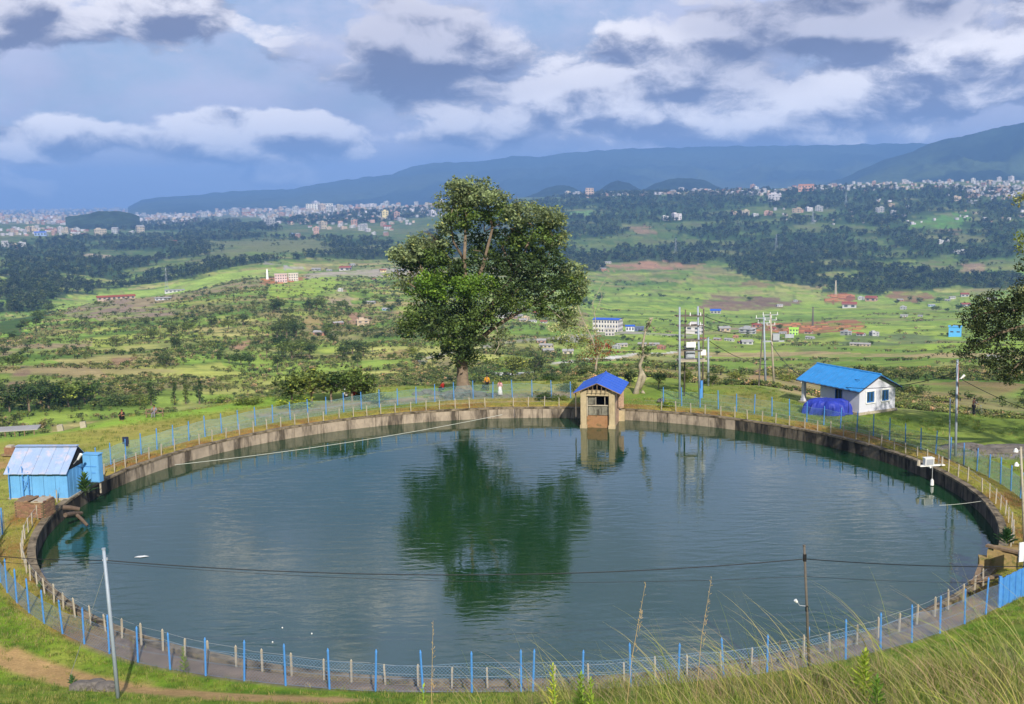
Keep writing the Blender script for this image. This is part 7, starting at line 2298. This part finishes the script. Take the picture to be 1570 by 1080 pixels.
ld = [blade_mesh('tall_blade', 4, .35, .95, .0064, .10, .45, DRY + YG, s, .8, 8, -.6) for s in (21, 22, 23, 24)]
X, Y = brow(430, 4.2, 6.8, 600, 1660)
w = np.interp(X / Y, [-.1, .0, .15, .45], [.15, .5, .8, 1.0]); ok = rng.random(len(X)) < w
X, Y = X[ok], Y[ok]
hs = np.interp(X / Y, [-.1, 0, .12, .3, .45], [.40, .48, .58, .72, .80]) * rng.uniform(.5, 1.15, len(X))
scatter('arching_grass', np.stack([X, Y, T(X, Y) - .03], 1), hs, np.stack([X * 0, X * 0, rng.uniform(-.35, .35, len(X))], 1), ld, 'long arching dry grass blades leaning left in the foreground', 'grass')

# seed stalks
for i, (bx_, by_, tx, ty, D, lb) in enumerate(((955, 1040, 990, 893, 5.0, 'tall pale seed stalk leaning right at the middle of the foreground'), (1072, 1030, 1091, 885, 5.6, 'fine brown seed stalk upright right of the leaning one'), (646, 1085, 664, 952, 5.0, 'thin dark seed stalk at the left end of the foreground grass')
                                             )):
    x0 = (bx_ - 785) / FPX * D; b = Vector((x0, D, tz(x0, D) - .02)); tp_ = hit_d(tx, ty, D)
    t = empty('seed_stalk', b, 0, lb, 'grass stalk', 'seed stalks in the foreground')
    e = tp_ - b
    MB().tube([(0, 0, 0), e * .5 + Vector((-.01, 0, .02)), e], [.0020, .0015, .0006], 5).build('stem', M_['straw'] if 'straw' in M_ else M_.setdefault('straw', mat('straw', lin(176, 150, 105), .8, .2, 20)), t)
    mb = MB()
    for k in range(26):
        q = e * rnd.uniform(.45, 1.0); s = .022 * (1.2 - q.length / e.length * .7)
        d = Vector((rnd.choice((-1, 1)) * rnd.uniform(.2, 1), rnd.uniform(-.5, .5), rnd.uniform(.4, 1.6))).normalized() * s
        mb.tube([q, q + d], [.0006, .0014], 3)
    mb.build('seed_head', M_['straw'], t)['kind'] = 'stuff'


# bright leafy shoots
def shoot(px, top_y, D, hgt, label, name='leafy_shoot', tint=((.34, .46, .05), (.26, .40, .05)), leaf=.05, base=None, n=46, cat='plant', group='leafy shoots in the foreground'):
    if base is None:
        tp_ = hit_d(px, top_y, D); b = Vector((tp_.x, D, tp_.z - hgt))
        hgt2 = tp_.z - (tz(tp_.x, D) - .02); b.z = tp_.z - hgt2; hgt = max(hgt2, .1)
    else: b = base
    t = empty(name, b, 0, label, cat, group)
    MB().tube([(0, 0, 0), (.01, 0, hgt * .5), (0, 0, hgt * .97)], [.006, .004, .002], 5).build('stem', M_['grass_stem'] if 'grass_stem' in M_ else M_.setdefault('grass_stem', mat('grass_stem', lin(120, 150, 50), .7, .1, 9)), t)
    V = []; F = []; C = []
    for k in range(n):
        z = hgt * (.12 + .86 * k / n); a = k * 2.4; L_ = leaf * (1.35 - .8 * k / n) * rnd.uniform(.8, 1.2)
        d = np.array([cos(a), sin(a), .55 + .9 * k / n]); d /= np.linalg.norm(d); s = np.cross(d, [0, 0, 1]); s /= np.linalg.norm(s)
        p = np.array([0, 0, z]); c = np.array(tint[k % len(tint)]) * rnd.uniform(.8, 1.2)
        i = len(V); V += [p, p + d * L_ * .5 + s * L_ * .17, p + d * L_ - np.array([0, 0, L_ * .15]), p + d * L_ * .5 - s * L_ * .17]; F.append((i, i + 1, i + 2, i + 3)); C += [c] * 4
    mesh_obj(np_mesh('leaves', np.array(V), np.array(F), M_['grass'], np.array(C)), 'leaves', t)


shoot(847, 1018, 5.2, .2, 'taller bright yellow green shoot left of the near foreground pair')
shoot(890, 1034, 5.2, .18, 'wide bright shoot right of the taller near shoot', leaf=.06)
shoot(905, 1040, 5.0, .15, 'smallest bright shoot at the right of the near pair')
shoot(1326, 998, 5.6, .3, 'tall bright green leafy shoot among the right foreground grass', leaf=.075, n=60)
shoot(1345, 1040, 5.2, .2, 'low bright green shoot below the tall right one', leaf=.07)
shoot(648, 1050, 4.8, .15, 'lone pale green shoot at the left end of the foreground grass')
GRN = ((.09, .20, .05), (.12, .24, .06))
shoot(0, 0, 0, 1.25, 'slender weed with grey green leaves outside the near fence', 'weed', GRN, .26, gz(283, 1040), 34, 'plant', None)
shoot(0, 0, 0, .35, 'small green weed on the dry ring near the left fence', 'weed', GRN, .22, gz(61, 903), 16, 'plant', None)
shoot(0, 0, 0, .5, 'low green weed by the stone heap at the footpath', 'weed', GRN, .25, gz(112, 1066), 30, 'plant', None)
shoot(0, 0, 0, 1.5, 'tall dark green weed with drooping leaves between hut and cabinet', 'weed', ((.04, .12, .03), (.06, .15, .03)), .75, gz(131, 760), 44, 'plant', None)
shoot(0, 0, 0, .9, 'green weed growing from the top of the mossy pier', 'weed', ((.05, .12, .03), (.08, .16, .04)), .6, polar(122.0, 30.9, .8), 44, 'plant', None)
